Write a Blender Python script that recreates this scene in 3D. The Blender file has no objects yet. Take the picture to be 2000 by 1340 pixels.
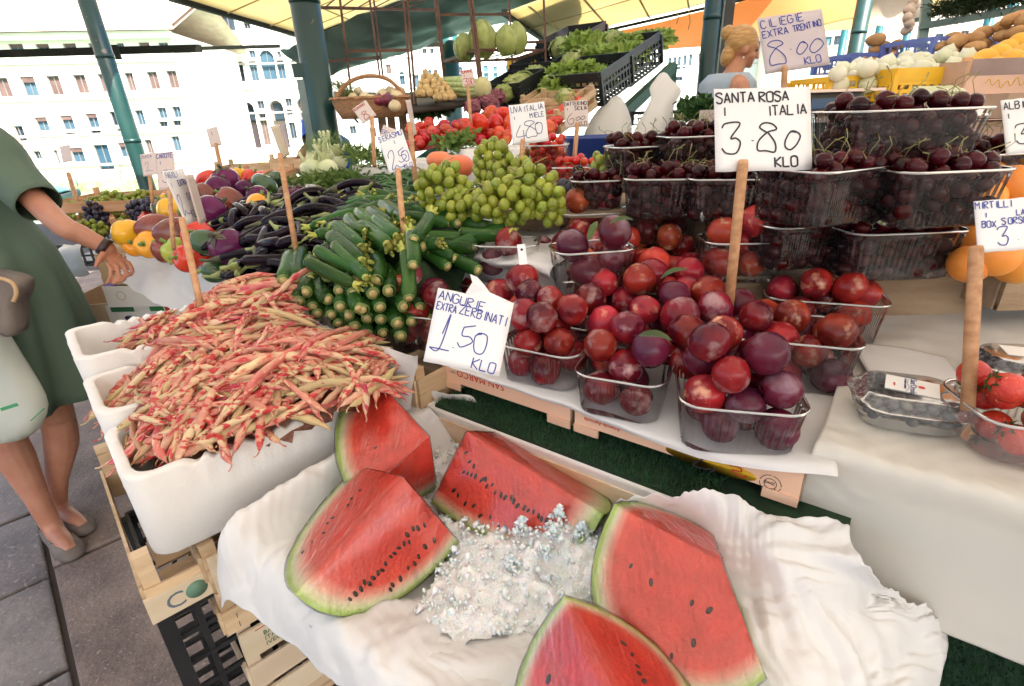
import bpy, bmesh, math, random
import numpy as np
from mathutils import Vector as V, Matrix, noise as NZ
R=random.Random(7)
S=bpy.context.scene
C=bpy.data.collections.new('market'); S.collection.children.link(C)
rad=math.radians
# ---------------- camera ----------------
H=1.45; FP=1029.0; PITCH=rad(23.4); ROLL=rad(2.0)
cam=bpy.data.cameras.new('camera'); cam.sensor_width=36; cam.lens=36*FP/2000
cam.clip_start=.02; cam.clip_end=2000
co=bpy.data.objects.new('camera',cam); C.objects.link(co); co.location=(0,0,H)
cp,sp,cr,sr=math.cos(PITCH),math.sin(PITCH),math.cos(ROLL),math.sin(ROLL)
_r0=V((1,0,0)); _u0=V((0,sp,cp)); _f=V((0,cp,-sp))
_rt=_r0*cr-_u0*sr; _up=_r0*sr+_u0*cr
co.matrix_world=Matrix(((_rt.x,_up.x,-_f.x,0),(_rt.y,_up.y,-_f.y,0),(_rt.z,_up.z,-_f.z,H),(0,0,0,1)))
cam.dof.use_dof=True; cam.dof.focus_distance=1.0; cam.dof.aperture_fstop=14
S.camera=co
def ray(px,py):
    return _rt*((px-1000)/FP)+_up*(-(py-670)/FP)+_f
def Z(px,py,z):            # the point of the level z seen at a pixel of the photograph
    r=ray(px,py); return V((0,0,H))+r*((z-H)/r.z)
def D(px,py,d):            # the point at depth d
    return V((0,0,H))+ray(px,py)*d
# ---------------- sky, sun, exposure ----------------
W=bpy.data.worlds.new('World'); S.world=W; W.use_nodes=True
wn=W.node_tree.nodes; wl=W.node_tree.links
sky=wn.new('ShaderNodeTexSky'); sky.sky_type='NISHITA'; sky.sun_disc=False
SUN_EL=rad(48); SUN_AZ=rad(150)   # azimuth clockwise from +Y
sky.sun_elevation=SUN_EL; sky.sun_rotation=SUN_AZ; sky.air_density=1.0; sky.dust_density=3.0; sky.ozone_density=1.0
wn['Background'].inputs[1].default_value=.15
wl.new(sky.outputs[0],wn['Background'].inputs[0])
sl=bpy.data.lights.new('sun','SUN'); sl.energy=5; sl.angle=rad(.55); sl.color=(1,.93,.82)
so=bpy.data.objects.new('sun',sl); C.objects.link(so)
sd=V((math.sin(SUN_AZ)*math.cos(SUN_EL),math.cos(SUN_AZ)*math.cos(SUN_EL),math.sin(SUN_EL)))
so.rotation_euler=sd.to_track_quat('Z','Y').to_euler(); so.location=(0,0,20)
S.view_settings.view_transform='Standard'; S.view_settings.look='None'
S.view_settings.gamma=1; S.view_settings.use_curve_mapping=False
S.view_settings.exposure=1.75
S.cycles.max_bounces=8; S.cycles.diffuse_bounces=4; S.cycles.glossy_bounces=3; S.cycles.transmission_bounces=6
S.cycles.transparent_max_bounces=24; S.cycles.caustics_reflective=False; S.cycles.caustics_refractive=False
S.cycles.use_denoising=True
# ---------------- helpers: materials ----------------
def nn(t,k): return t.nodes.new(k)
def lk(t,a,b): t.links.new(a,b)
MC={}
def mat(name,c1,c2=None,scale=8,detail=4,rough=.5,spec=.5,bump=0,bscale=60,rnd=0,hrnd=0,coat=0,sss=0,st=(1,1,1),lo=.35,hi=.65,metal=0,trl=0,alpha=1,c3=None,s3=30,l3=.62,h3=.7,world=False,crease=0,csc=12):
    if name in MC: return MC[name]
    m=bpy.data.materials.new(name); m.use_nodes=True; t=m.node_tree; b=t.nodes['Principled BSDF']
    tc=nn(t,'ShaderNodeTexCoord'); mp=nn(t,'ShaderNodeMapping'); oi=nn(t,'ShaderNodeObjectInfo')
    mp.inputs['Scale'].default_value=st
    if world:
        g=nn(t,'ShaderNodeNewGeometry'); lk(t,g.outputs['Position'],mp.inputs[0])
    else:
        mm=nn(t,'ShaderNodeMath'); mm.operation='MULTIPLY'; mm.inputs[1].default_value=37; lk(t,oi.outputs['Random'],mm.inputs[0])
        lk(t,tc.outputs['Object'],mp.inputs[0]); lk(t,mm.outputs[0],mp.inputs['Location'])
    col=None
    def nramp(sc,lo,hi,ca,cb,dt):
        n=nn(t,'ShaderNodeTexNoise'); n.inputs['Scale'].default_value=sc; n.inputs['Detail'].default_value=dt; lk(t,mp.outputs[0],n.inputs['Vector'])
        r=nn(t,'ShaderNodeMapRange'); r.inputs[1].default_value=lo; r.inputs[2].default_value=hi; lk(t,n.outputs[0],r.inputs[0])
        x=nn(t,'ShaderNodeMix'); x.data_type='RGBA'; lk(t,r.outputs[0],x.inputs[0])
        if isinstance(ca,tuple): x.inputs[6].default_value=(*ca,1)
        else: lk(t,ca,x.inputs[6])
        x.inputs[7].default_value=(*cb,1); return x.outputs[2]
    if c2 is not None: col=nramp(scale,lo,hi,c1,c2,detail)
    if c3 is not None: col=nramp(s3,l3,h3,col if col is not None else c1,c3,5)
    if rnd or hrnd:
        hs=nn(t,'ShaderNodeHueSaturation')
        if col is not None: lk(t,col,hs.inputs['Color'])
        else: hs.inputs['Color'].default_value=(*c1,1)
        r=nn(t,'ShaderNodeMapRange'); r.inputs[3].default_value=1-rnd; r.inputs[4].default_value=1+rnd; lk(t,oi.outputs['Random'],r.inputs[0]); lk(t,r.outputs[0],hs.inputs['Value'])
        m7=nn(t,'ShaderNodeMath'); m7.operation='MULTIPLY'; m7.inputs[1].default_value=7.3; lk(t,oi.outputs['Random'],m7.inputs[0])
        mf=nn(t,'ShaderNodeMath'); mf.operation='FRACT'; lk(t,m7.outputs[0],mf.inputs[0])
        r2=nn(t,'ShaderNodeMapRange'); r2.inputs[3].default_value=.5-hrnd; r2.inputs[4].default_value=.5+hrnd; lk(t,mf.outputs[0],r2.inputs[0]); lk(t,r2.outputs[0],hs.inputs['Hue'])
        col=hs.outputs[0]
    if col is not None: lk(t,col,b.inputs['Base Color'])
    else: b.inputs['Base Color'].default_value=(*c1,1)
    b.inputs['Roughness'].default_value=rough; b.inputs['Metallic'].default_value=metal
    b.inputs['Specular IOR Level'].default_value=spec
    if coat: b.inputs['Coat Weight'].default_value=coat; b.inputs['Coat Roughness'].default_value=.12
    if sss:
        b.inputs['Subsurface Weight'].default_value=sss; b.inputs['Subsurface Radius'].default_value=(1,.4,.25); b.inputs['Subsurface Scale'].default_value=.01
    if bump:
        n=nn(t,'ShaderNodeTexNoise'); n.inputs['Scale'].default_value=bscale; n.inputs['Detail'].default_value=4; lk(t,mp.outputs[0],n.inputs['Vector'])
        bp=nn(t,'ShaderNodeBump'); bp.inputs['Strength'].default_value=bump; bp.inputs['Distance'].default_value=.01
        lk(t,n.outputs[0],bp.inputs['Height']); lk(t,bp.outputs[0],b.inputs['Normal'])
    if crease:
        n=nn(t,'ShaderNodeTexNoise'); n.noise_type='RIDGED_MULTIFRACTAL'; n.inputs['Scale'].default_value=csc; n.inputs['Detail'].default_value=1.5; n.inputs['Distortion'].default_value=.6; lk(t,mp.outputs[0],n.inputs['Vector'])
        b2=nn(t,'ShaderNodeBump'); b2.inputs['Strength'].default_value=crease; b2.inputs['Distance'].default_value=.006; lk(t,n.outputs[0],b2.inputs['Height'])
        if b.inputs['Normal'].is_linked: lk(t,b.inputs['Normal'].links[0].from_socket,b2.inputs['Normal'])
        lk(t,b2.outputs[0],b.inputs['Normal'])
    if trl:
        tr=nn(t,'ShaderNodeBsdfTranslucent'); mx=nn(t,'ShaderNodeMixShader'); mx.inputs[0].default_value=trl
        if col is not None: lk(t,col,tr.inputs[0])
        else: tr.inputs[0].default_value=(*c1,1)
        lk(t,b.outputs[0],mx.inputs[1]); lk(t,tr.outputs[0],mx.inputs[2]); lk(t,mx.outputs[0],t.nodes['Material Output'].inputs[0])
    if alpha<1: b.inputs['Alpha'].default_value=alpha
    MC[name]=m; return m
def clear_mat(name,tint=(.96,.97,.97),milk=.06,rough=.08,gl=.55):
    m=bpy.data.materials.new(name); m.use_nodes=True; t=m.node_tree; t.nodes.remove(t.nodes['Principled BSDF'])
    tr=nn(t,'ShaderNodeBsdfTransparent'); tr.inputs[0].default_value=(*tint,1)
    g=nn(t,'ShaderNodeBsdfGlossy'); g.inputs[1].default_value=rough
    d=nn(t,'ShaderNodeBsdfDiffuse'); d.inputs[0].default_value=(.8,.8,.8,1)
    f=nn(t,'ShaderNodeFresnel'); f.inputs[0].default_value=1.5
    q=nn(t,'ShaderNodeMath'); q.operation='MULTIPLY_ADD'; q.inputs[1].default_value=gl*1.6; q.inputs[2].default_value=.015; lk(t,f.outputs[0],q.inputs[0])
    m1=nn(t,'ShaderNodeMixShader'); m1.inputs[0].default_value=milk; lk(t,tr.outputs[0],m1.inputs[1]); lk(t,d.outputs[0],m1.inputs[2])
    m2=nn(t,'ShaderNodeMixShader'); lk(t,q.outputs[0],m2.inputs[0]); lk(t,m1.outputs[0],m2.inputs[1]); lk(t,g.outputs[0],m2.inputs[2])
    lk(t,m2.outputs[0],t.nodes['Material Output'].inputs[0]); return m
# ---------------- helpers: objects ----------------
def tag(o,label=None,cat=None,group=None,kind=None):
    if label: o['label']=label
    if cat: o['category']=cat
    if group: o['group']=group
    if kind: o['kind']=kind
    return o
def mesh(name,vs,fs,m=None,smooth=True):
    me=bpy.data.meshes.new(name); me.from_pydata([tuple(v) for v in vs],[],fs)
    if m:
        for x in (m if isinstance(m,list) else [m]): me.materials.append(x)
    if smooth: me.polygons.foreach_set('use_smooth',[True]*len(me.polygons))
    me.update(); return me
def obj(name,me,parent=None,loc=None,mw=None):
    o=bpy.data.objects.new(name,me); C.objects.link(o)
    if parent: o.parent=parent
    if loc is not None: o.location=loc
    if mw is not None: o.matrix_local=mw if parent else mw
    return o
def mk(name,vs,fs,m,parent=None,smooth=True,**k): return obj(name,mesh(name,vs,fs,m,smooth),parent,**k)
def empty(name,loc=(0,0,0),rz=0):
    o=bpy.data.objects.new(name,None); C.objects.link(o); o.location=loc; o.rotation_euler=(0,0,rz); o.empty_display_size=.05; return o
class MB:
    def __init__(s): s.v=[]; s.f=[]; s.mi=[]
    def add(s,vs,fs,mi=0):
        o=len(s.v); s.v+= [V(v) for v in vs]; s.f+=[[i+o for i in f] for f in fs]; s.mi+=[mi]*len(fs); return s
    def box(s,c,d,ax=None,mi=0):   # centre, full dims, optional 3x3 axes
        c=V(c); hx,hy,hz=d[0]/2,d[1]/2,d[2]/2; vs=[]
        for i in (-1,1):
            for j in (-1,1):
                for k in (-1,1):
                    p=V((i*hx,j*hy,k*hz)); 
                    if ax is not None: p=ax@p
                    vs.append(c+p)
        return s.add(vs,[(0,1,3,2),(4,6,7,5),(0,4,5,1),(2,3,7,6),(0,2,6,4),(1,5,7,3)],mi)
    def bar(s,a,b,w,h=None,up=V((0,0,1)),mi=0):
        a=V(a); b=V(b); x=(b-a); L=x.length; x.normalize(); y=up.cross(x)
        if y.length<1e-4: y=V((1,0,0)).cross(x)
        y.normalize(); z=x.cross(y); return s.box((a+b)/2,(L,w,h or w),Matrix((x,y,z)).transposed(),mi)
    def tube(s,path,rr,n=10,mi=0,cap=True,ell=None):
        path=[V(p) for p in path]; k=len(path); rings=[]; up=None
        if not hasattr(rr,'__len__'): rr=[rr]*k
        for i,p in enumerate(path):
            tn=(path[min(i+1,k-1)]-path[max(i-1,0)]).normalized()
            if up is None:
                up=V((0,0,1)) if abs(tn.z)<.9 else V((0,1,0))
            a=tn.cross(up).normalized(); up=a.cross(tn).normalized()
            e=ell[i] if ell else (1,1)
            rings.append([p+(a*math.cos(q)*e[0]+up*math.sin(q)*e[1])*rr[i] for q in [2*math.pi*j/n for j in range(n)]])
        vs=[v for r in rings for v in r]; fs=[]
        for i in range(k-1):
            for j in range(n):
                fs.append((i*n+j,i*n+(j+1)%n,(i+1)*n+(j+1)%n,(i+1)*n+j))
        if cap: fs+=[tuple(range(n-1,-1,-1)),tuple((k-1)*n+j for j in range(n))]
        return s.add(vs,fs,mi)
    def ell(s,c,r,n=10,k=7,ax=None,mi=0,fn=None):
        c=V(c); vs=[]; fs=[]
        if not hasattr(r,'__len__'): r=(r,r,r)
        for i in range(k+1):
            th=math.pi*i/k
            for j in range(n):
                ph=2*math.pi*j/n; u=V((math.sin(th)*math.cos(ph),math.sin(th)*math.sin(ph),math.cos(th)))
                f=fn(u,th,ph) if fn else 1
                p=V((u.x*r[0],u.y*r[1],u.z*r[2]))*f
                if ax is not None: p=ax@p
                vs.append(c+p)
        for i in range(k):
            for j in range(n):
                fs.append((i*n+j,(i+1)*n+j,(i+1)*n+(j+1)%n,i*n+(j+1)%n))
        return s.add(vs,fs,mi)
    def mesh(s,name,m,smooth=True):
        me=mesh(name,s.v,s.f,m,smooth)
        if any(s.mi): me.polygons.foreach_set('material_index',s.mi)
        bm=bmesh.new(); bm.from_mesh(me); bmesh.ops.remove_doubles(bm,verts=bm.verts,dist=1e-6); bm.to_mesh(me); bm.free()
        return me
    def ob(s,name,m,parent=None,smooth=True,**k): return obj(name,s.mesh(name,m,smooth),parent,**k)
def rotz(a): return Matrix.Rotation(a,3,'Z')
def frame(x,up=V((0,0,1)),roll=0):
    x=V(x).normalized(); y=up.cross(x)
    if y.length<1e-3: y=V((0,1,0)).cross(x)
    y.normalize(); z=x.cross(y)
    m=Matrix((x,y,z)).transposed()
    return m@Matrix.Rotation(roll,3,'X')
def mw(loc,m3,s=1):
    m=m3.to_4x4(); m=Matrix.Translation(V(loc))@m@Matrix.Scale(s,4); return m
def cat(pts,n=6,closed=False):     # Catmull-Rom through points
    P=[V(p) for p in pts]; out=[]; k=len(P)
    for i in range(k-1 if not closed else k):
        p0=P[i-1] if (i>0 or closed) else P[0]; p1=P[i]; p2=P[(i+1)%k]; p3=P[(i+2)%k] if (i+2<k or closed) else P[-1]
        for j in range(n):
            t=j/n; out.append(.5*((2*p1)+(p2-p0)*t+(2*p0-5*p1+4*p2-p3)*t*t+(3*p1-p0-3*p2+p3)*t**3))
    if not closed: out.append(P[-1])
    return out
def sheet(name,grid,m,n=8,wr=.004,ws=14,th=.0008,parent=None,seed=0,fold=0):
    rows=[cat(r,n) for r in grid]; cols=[cat([r[j] for r in rows],n) for j in range(len(rows[0]))]
    nu,nv=len(cols),len(cols[0]); vs=[]
    for a in range(nu):
        for b in range(nv):
            p=cols[a][b]; q=p*ws+V((seed,0,0))
            d=V((NZ.noise(q),NZ.noise(q+V((9,3,1))),NZ.noise(q+V((1,7,5)))))*wr
            if fold:
                e=0; wq=q+V((NZ.noise(q*.8),NZ.noise(q*.8+V((3,3,3))),0))*.35
                for k in range(7):
                    an=seed*1.3+k*1.9; fr_=(.45,.7,1.1,1.7,2.6,3.6,5.2)[k]; t_=(wq.x*math.cos(an)+wq.y*math.sin(an)+wq.z*.6)*fr_+k*.37; t_-=math.floor(t_); e+=(abs(t_-.5)*2-.5)*(.9,.8,.65,.5,.38,.26,.16)[k]*max(0,.45+1.6*NZ.noise(q*.6+V((k,k,k))))
                d+=V((e*.25,e*.15,1)).normalized()*e*fold
            vs.append(p+d)
    fs=[(a*nv+b,(a+1)*nv+b,(a+1)*nv+b+1,a*nv+b+1) for a in range(nu-1) for b in range(nv-1)]
    o=mk(name,vs,fs,m,parent)
    if th:
        s=o.modifiers.new('s','SOLIDIFY'); s.thickness=th
    return o
def rrect(w,d,r,n=6):      # rounded rectangle outline
    out=[]
    for cx,cy,a0 in ((w/2-r,d/2-r,0),(-w/2+r,d/2-r,90),(-w/2+r,-d/2+r,180),(w/2-r,-d/2+r,270)):
        for i in range(n+1):
            a=rad(a0+90*i/n); out.append((cx+r*math.cos(a),cy+r*math.sin(a)))
    return out
def resample(P,step):
    out=[]; k=len(P)
    for i in range(k):
        a=V((*P[i],0)); b=V((*P[(i+1)%k],0)); L=(b-a).length; n=max(1,round(L/step))
        for j in range(n): q=a.lerp(b,j/n); out.append((q.x,q.y))
    return out
def loft(rings,closed_bottom=True,closed_top=False):
    n=len(rings[0]); vs=[v for r in rings for v in r]; fs=[]
    for i in range(len(rings)-1):
        for j in range(n): fs.append((i*n+j,i*n+(j+1)%n,(i+1)*n+(j+1)%n,(i+1)*n+j))
    if closed_bottom: fs.append(tuple(range(n-1,-1,-1)))
    if closed_top: fs.append(tuple((len(rings)-1)*n+j for j in range(n)))
    return vs,fs
# ---------------- handwriting ----------------
GL={'A':"00 26 40,12 32",'B':"00 06 36 45 34 03,34 42 30 00",'C':"45 26 05 01 20 41",'D':"00 06 26 44 42 20 00",'E':"46 06 00 40,03 33",'F':"46 06 00,03 33",
'G':"45 26 05 01 20 41 43 23",'H':"00 06,40 46,03 43",'I':"26 20",'J':"36 31 10 01",'K':"06 00,46 03 40",'L':"06 00 40",'M':"00 06 23 46 40",'N':"00 06 40 46",'O':"16 05 01 10 30 41 45 36 16",
'P':"00 06 36 45 34 03",'R':"00 06 36 45 34 03 40",'S':"45 36 16 05 14 33 42 30 10 01",'T':"06 46,26 20",'U':"06 01 10 30 41 46",'V':"06 20 46",'W':"06 10 24 30 46",'X':"06 40,00 46",'Y':"06 23 46,23 20",'Z':"06 46 00 40",
'1':"14 26 20",'2':"05 26 45 00 40",'3':"06 46 23 42 20 01",'4':"26 02 42,34 30",'5':"46 06 03 34 42 20 01",'6':"36 03 01 10 30 42 33 02",'0':"16 04 02 10 30 42 44 36 16",'8':"23 05 26 45 23 01 20 41 23",'.':"20 21","'":"26 25",'!':"06 46,26 20,10 30",
'~3':"05 16 46 23 33 42 30 10 01",'~8':"24 05 16 36 45 24 02 00 20 40 42 24",'~0':"26 05 02 10 30 42 45 36 16 05",'~2':"04 05 16 26 24 12 00 10 21 30 50",'~5':"15 13 33 42 31 10 01,15 46",'~4':"26 02 42,34 30",'~6':"36 14 02 10 30 42 33 12",'~1':"23 37 20 00 10 40",'~q':"0-1 06,"}
def ribbon(mb,pts,w,z0):
    k=len(pts); L=[]
    for i,p in enumerate(pts):
        t=(pts[min(i+1,k-1)]-pts[max(i-1,0)])
        if t.length<1e-9: t=V((1,0,0))
        t.normalize(); nrm=V((-t.y,t.x,0))*w/2
        zz=V((0,0,z0+i*2e-6)); L+= [p+nrm+zz,p-nrm+zz]
    mb.add(L,[(2*i+1,2*i+3,2*i+2,2*i) for i in range(k-1)])
def write(mb,txt,x,y,h,w,aspect=.62,ang=0,sm=False,z0=.0006,jit=.06,sp=.32,rr=R):
    c,s=math.cos(ang),math.sin(ang); cx=0; u=h/6
    ks=[]; i=0
    while i<len(txt):
        if txt[i]=='~': ks.append(txt[i:i+2]); i+=2
        else: ks.append(txt[i]); i+=1
    for ch in ks:
        if ch==' ': cx+=h*aspect*.8; continue
        g=GL.get(ch)
        if not g: cx+=h*aspect; continue
        smo=sm or ch[0]=='~' or ch in 'CSOG'
        for si,st in enumerate(g.split(',')):
            pts=[]
            for tk in st.split():
                a=int(tk[0]); b=int(tk[1:]); 
                gx=(a/4)*h*aspect+rr.uniform(-1,1)*jit*h*.25; gy=b*u+rr.uniform(-1,1)*jit*h*.25
                pts.append(V((x+c*(cx+gx)-s*gy, y+s*(cx+gx)+c*gy,0)))
            if len(pts)<2: continue
            ribbon(mb,cat(pts,6) if smo else cat_lin(pts),w,z0); z0+=2e-5
        wd=.12 if ch in ".'" else (.55 if ch=='I' else 1)
        cx+=h*aspect*(wd+sp)
    return cx
def cat_lin(pts):
    out=[]
    for i in range(len(pts)-1):
        for t in (0,.12,.5,.88): out.append(pts[i].lerp(pts[i+1],t))
    out.append(pts[-1]); return out
# ---------------- heap with a height map ----------------
class Heap:
    def __init__(s,ctrl,poly,res=.006):
        s.c=[(p.x,p.y,p.z) for p in ctrl]; s.p=[(p.x,p.y) for p in poly]; s.res=res
        xs=[p[0] for p in s.p]; ys=[p[1] for p in s.p]; m=.12
        s.x0,s.y0=min(xs)-m,min(ys)-m; s.nx=int((max(xs)+m-s.x0)/res); s.ny=int((max(ys)+m-s.y0)/res)
        X,Y=np.meshgrid(s.x0+np.arange(s.nx)*res,s.y0+np.arange(s.ny)*res,indexing='ij')
        s.X,s.Y=X,Y; w=0; a=0
        for (x,y,z) in s.c:
            q=1/(((X-x)**2+(Y-y)**2)+2e-4)**1.5; w=w+q; a=a+q*z
        s.h=a/w; s.base=s.h.copy()
        s.in_=s.inside(X,Y)
    def inside(s,X,Y):
        r=np.zeros_like(X,dtype=bool); P=s.p; j=len(P)-1
        for i in range(len(P)):
            xi,yi=P[i]; xj,yj=P[j]
            if abs(yj-yi)>1e-9: r^=((yi>Y)!=(yj>Y))&(X<(xj-xi)*(Y-yi)/(yj-yi)+xi)
            j=i
        return r
    def ins(s,x,y):
        i,j=int((x-s.x0)/s.res),int((y-s.y0)/s.res)
        return 0<=i<s.nx and 0<=j<s.ny and bool(s.in_[i,j])
    def at(s,x,y,g=None):
        g=s.h if g is None else g
        i=min(max(int((x-s.x0)/s.res),0),s.nx-1); j=min(max(int((y-s.y0)/s.res),0),s.ny-1); return float(g[i,j])
    def rnd(s):
        xs=[p[0] for p in s.p]; ys=[p[1] for p in s.p]
        while 1:
            x=R.uniform(min(xs),max(xs)); y=R.uniform(min(ys),max(ys))
            if s.ins(x,y): return x,y
    def drop(s,x,y,yaw,L,r,sink=.5,cap=.03):
        dx,dy=math.cos(yaw)*L/2,math.sin(yaw)*L/2; n=7
        hs=[s.at(x+dx*t,y+dy*t) for t in [(-1+2*i/(n-1)) for i in range(n)]]
        a=(hs[0]+hs[1])/2; b=(hs[-1]+hs[-2])/2
        sl=max(-.5*L,min(.5*L,b-a)); m=(a+b)/2
        line=lambda i:(m-sl/2)+sl*i/(n-1)
        up=max(hs[i]-line(i) for i in range(n)); zc=min(m+up*sink+r*.8,s.at(x,y,s.base)+cap)
        c=V((x,y,zc)); d=V((dx,dy,sl/2))
        # stamp
        x1,x2=min(x-dx,x+dx)-r,max(x-dx,x+dx)+r; y1,y2=min(y-dy,y+dy)-r,max(y-dy,y+dy)+r
        i1=max(int((x1-s.x0)/s.res),0); i2=min(int((x2-s.x0)/s.res)+1,s.nx); j1=max(int((y1-s.y0)/s.res),0); j2=min(int((y2-s.y0)/s.res)+1,s.ny)
        X=s.X[i1:i2,j1:j2]-x; Y=s.Y[i1:i2,j1:j2]-y
        if X.size:
            t=np.clip((X*dx+Y*dy)/(dx*dx+dy*dy+1e-12),-1,1); d2=(X-dx*t)**2+(Y-dy*t)**2
            zz=np.where(d2<r*r,zc+t*sl/2+np.sqrt(np.maximum(r*r-d2,0)),-9)
            s.h[i1:i2,j1:j2]=np.maximum(s.h[i1:i2,j1:j2],zz)
        return c,d
    def mound(s,name,m,drop=.02,parent=None,step=3,skirt=None):
        ids={}; vs=[]; fs=[]
        for i in range(0,s.nx,step):
            for j in range(0,s.ny,step):
                if s.in_[i,j]:
                    ids[i,j]=len(vs); q=V((s.X[i,j],s.Y[i,j],0))
                    vs.append((s.X[i,j],s.Y[i,j],s.base[i,j]-drop+NZ.noise(q*60)*.004))
        for (i,j),a in ids.items():
            k=[(i+step,j),(i+step,j+step),(i,j+step)]
            if all(q in ids for q in k): fs.append((a,ids[k[0]],ids[k[1]],ids[k[2]]))
        if not fs: return None
        o=mk(name,vs,fs,m,parent)
        if skirt:
            sk=o.modifiers.new('s','SOLIDIFY'); sk.thickness=skirt; sk.offset=-1
        return o
class Pile:    # balls dropped one on another
    def __init__(s): s.b=[]
    def drop(s,x,y,r,base):
        z=base+r
        for (a,b,c,q) in s.b:
            d2=(x-a)**2+(y-b)**2; rr=(r+q)*.96
            if d2<rr*rr:
                zz=c+math.sqrt(rr*rr-d2)
                if zz>z and c>base-q: z=zz
        return z
    def best(s,fn,r,base,k=14,zmax=9,bias=None):
        bz=None; bs=9e9
        for _ in range(k):
            x,y=fn(); z=s.drop(x,y,r,base(x,y) if callable(base) else base)
            sc_=z+(bias(x,y) if bias else 0)
            if sc_<bs: bz=(x,y,z); bs=sc_
        if bz[2]>zmax: return None
        s.b.append((*bz,r)); return V(bz)
# ================= SETTING =================
stone=mat('trachyte',(.12,.11,.115),(.25,.22,.21),scale=4,rough=.8,bump=1,bscale=28,c3=(.30,.27,.25),s3=70,l3=.6,h3=.66,world=True)
stoneb=mat('trachyte_brown',(.14,.105,.09),(.25,.19,.16),scale=5,rough=.85,bump=.9,bscale=55,c3=(.32,.27,.23),s3=120,l3=.62,h3=.68,world=True)
joint=mat('joint_dirt',(.06,.05,.045),rough=.95)
tag(mk('ground',[(-30,-12,-.03),(30,-12,-.03),(30,9.3,-.03),(-30,9.3,-.03)],[(0,1,2,3)],joint,smooth=False),kind='structure')
pave=tag(mk('pavement',[(-30,-12,-.022),(30,-12,-.022),(30,9.3,-.022),(-30,9.3,-.022)],[(0,1,2,3)],joint,smooth=False),kind='structure')
def slab(poly,m,z=0.0):
    c=sum((V(p) for p in poly),V((0,0)))/len(poly); q=[]
    for p in poly:
        d=V(p)-c; q.append(c+d*(1-.012/max(d.length,.05)))
    n=len(q); P=cat([(a.x,a.y,0) for a in q],1,True)
    bm=bmesh.new(); vs=[bm.verts.new((p.x,p.y,z-.05)) for p in q]; f=bm.faces.new(vs)
    if f.normal.z<0: bmesh.ops.reverse_faces(bm,faces=[f])
    r=bmesh.ops.extrude_face_region(bm,geom=[f]); tv=[e for e in r['geom'] if isinstance(e,bmesh.types.BMVert)]
    for v in tv: v.co.z=z
    te=[e for e in r['geom'] if isinstance(e,bmesh.types.BMEdge)]
    bmesh.ops.bevel(bm,geom=te,offset=.012,segments=3,affect='EDGES',profile=.6)
    bmesh.ops.recalc_face_normals(bm,faces=bm.faces)
    me=bpy.data.meshes.new('paving_stone'); bm.to_mesh(me); bm.free(); me.materials.append(m)
    me.polygons.foreach_set('use_smooth',[True]*len(me.polygons))
    return obj('paving_stone',me,pave)
# big slabs: a kerb line runs between the grey and the brown ones
e0=Z(75,1000,0); e1=Z(150,1345,0); kd=(e1-e0).normalized(); kn=V((kd.y,-kd.x,0))
if kn.x>0: kn=-kn
def gp(a,b): p=e0+kd*a+kn*b; return (p.x,p.y)
cutsL=[-5,-4.2,-3.3,-2.4,-1.5,-.62,-.02,.47,.95,1.6,2.4,3.2,4]
for k,(b0,b1,off) in enumerate([(0,.75,0),(.75,1.5,.3),(1.5,2.3,-.2),(2.3,3.2,.25),(3.2,4.2,0)]):
    for i in range(len(cutsL)-1):
        slab([gp(cutsL[i]+off,b0),gp(cutsL[i+1]+off,b0),gp(cutsL[i+1]+off,b1),gp(cutsL[i]+off,b1)],stone,R.uniform(-.004,.004))
for k,(b0,b1,off) in enumerate([(0,-.62,0),(-.62,-1.35,.2),(-1.35,-2.1,-.1)]):
    cc=[-5,-4.1,-3.0,-2.0,-1.1,.42,1.5,2.6,3.6]
    for i in range(len(cc)-1):
        slab([gp(cc[i]+off,b0),gp(cc[i+1]+off,b0),gp(cc[i+1]+off,b1),gp(cc[i]+off,b1)],stoneb,R.uniform(-.004,.004)-.004)
# canal
wm=mat('canal_water',(.16,.30,.22),(.24,.40,.30),scale=.4,rough=.18,bump=.25,bscale=3,world=True)
tag(mk('water',[(-260,9.3,-1),(260,9.3,-1),(260,400,-1),(-260,400,-1)],[(0,1,2,3)],wm,smooth=False),kind='structure')
qm=mat('quay_stone',(.5,.48,.44),(.62,.6,.55),scale=2,rough=.8,world=True)
am=mat('algae_stone',(.12,.17,.07),(.3,.33,.2),scale=3,rough=.9,world=True)
tag(mk('quay',*(lambda b:(b.v,b.f))(MB().box((0,9.36,-.6),(60,.12,1.16))),qm,smooth=False),kind='structure')
def plane_at(p0,ang):
    u=V((math.cos(ang),math.sin(ang),0)); n=V((-u.y,u.x,0))
    def f(px,py):
        r=ray(px,py); o=V((0,0,H)); t=(p0-o).dot(n)/r.dot(n); q=o+r*t-p0
        return q.dot(u),q.z+p0.z
    return u,n,f
glass=mat('far_glass',(.03,.07,.11),(.07,.13,.18),scale=.5,rough=.35,spec=.15,world=True)
glassd=mat('far_glass_dark',(.012,.022,.035),(.04,.06,.08),scale=.8,rough=.35,spec=.15,world=True)
shut=mat('brown_shutter',(.09,.05,.045),(.13,.08,.07),scale=2,rough=.7)
shutb=mat('blue_shutter',(.05,.15,.2),(.08,.2,.26),scale=2,rough=.7)
wfd=mat('window_frame',(.16,.17,.17),(.22,.22,.22),scale=1,rough=.7,world=True)
wfr=mat('stone_trim',(.66,.64,.6),(.75,.73,.7),scale=1,rough=.8,world=True)
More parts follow.
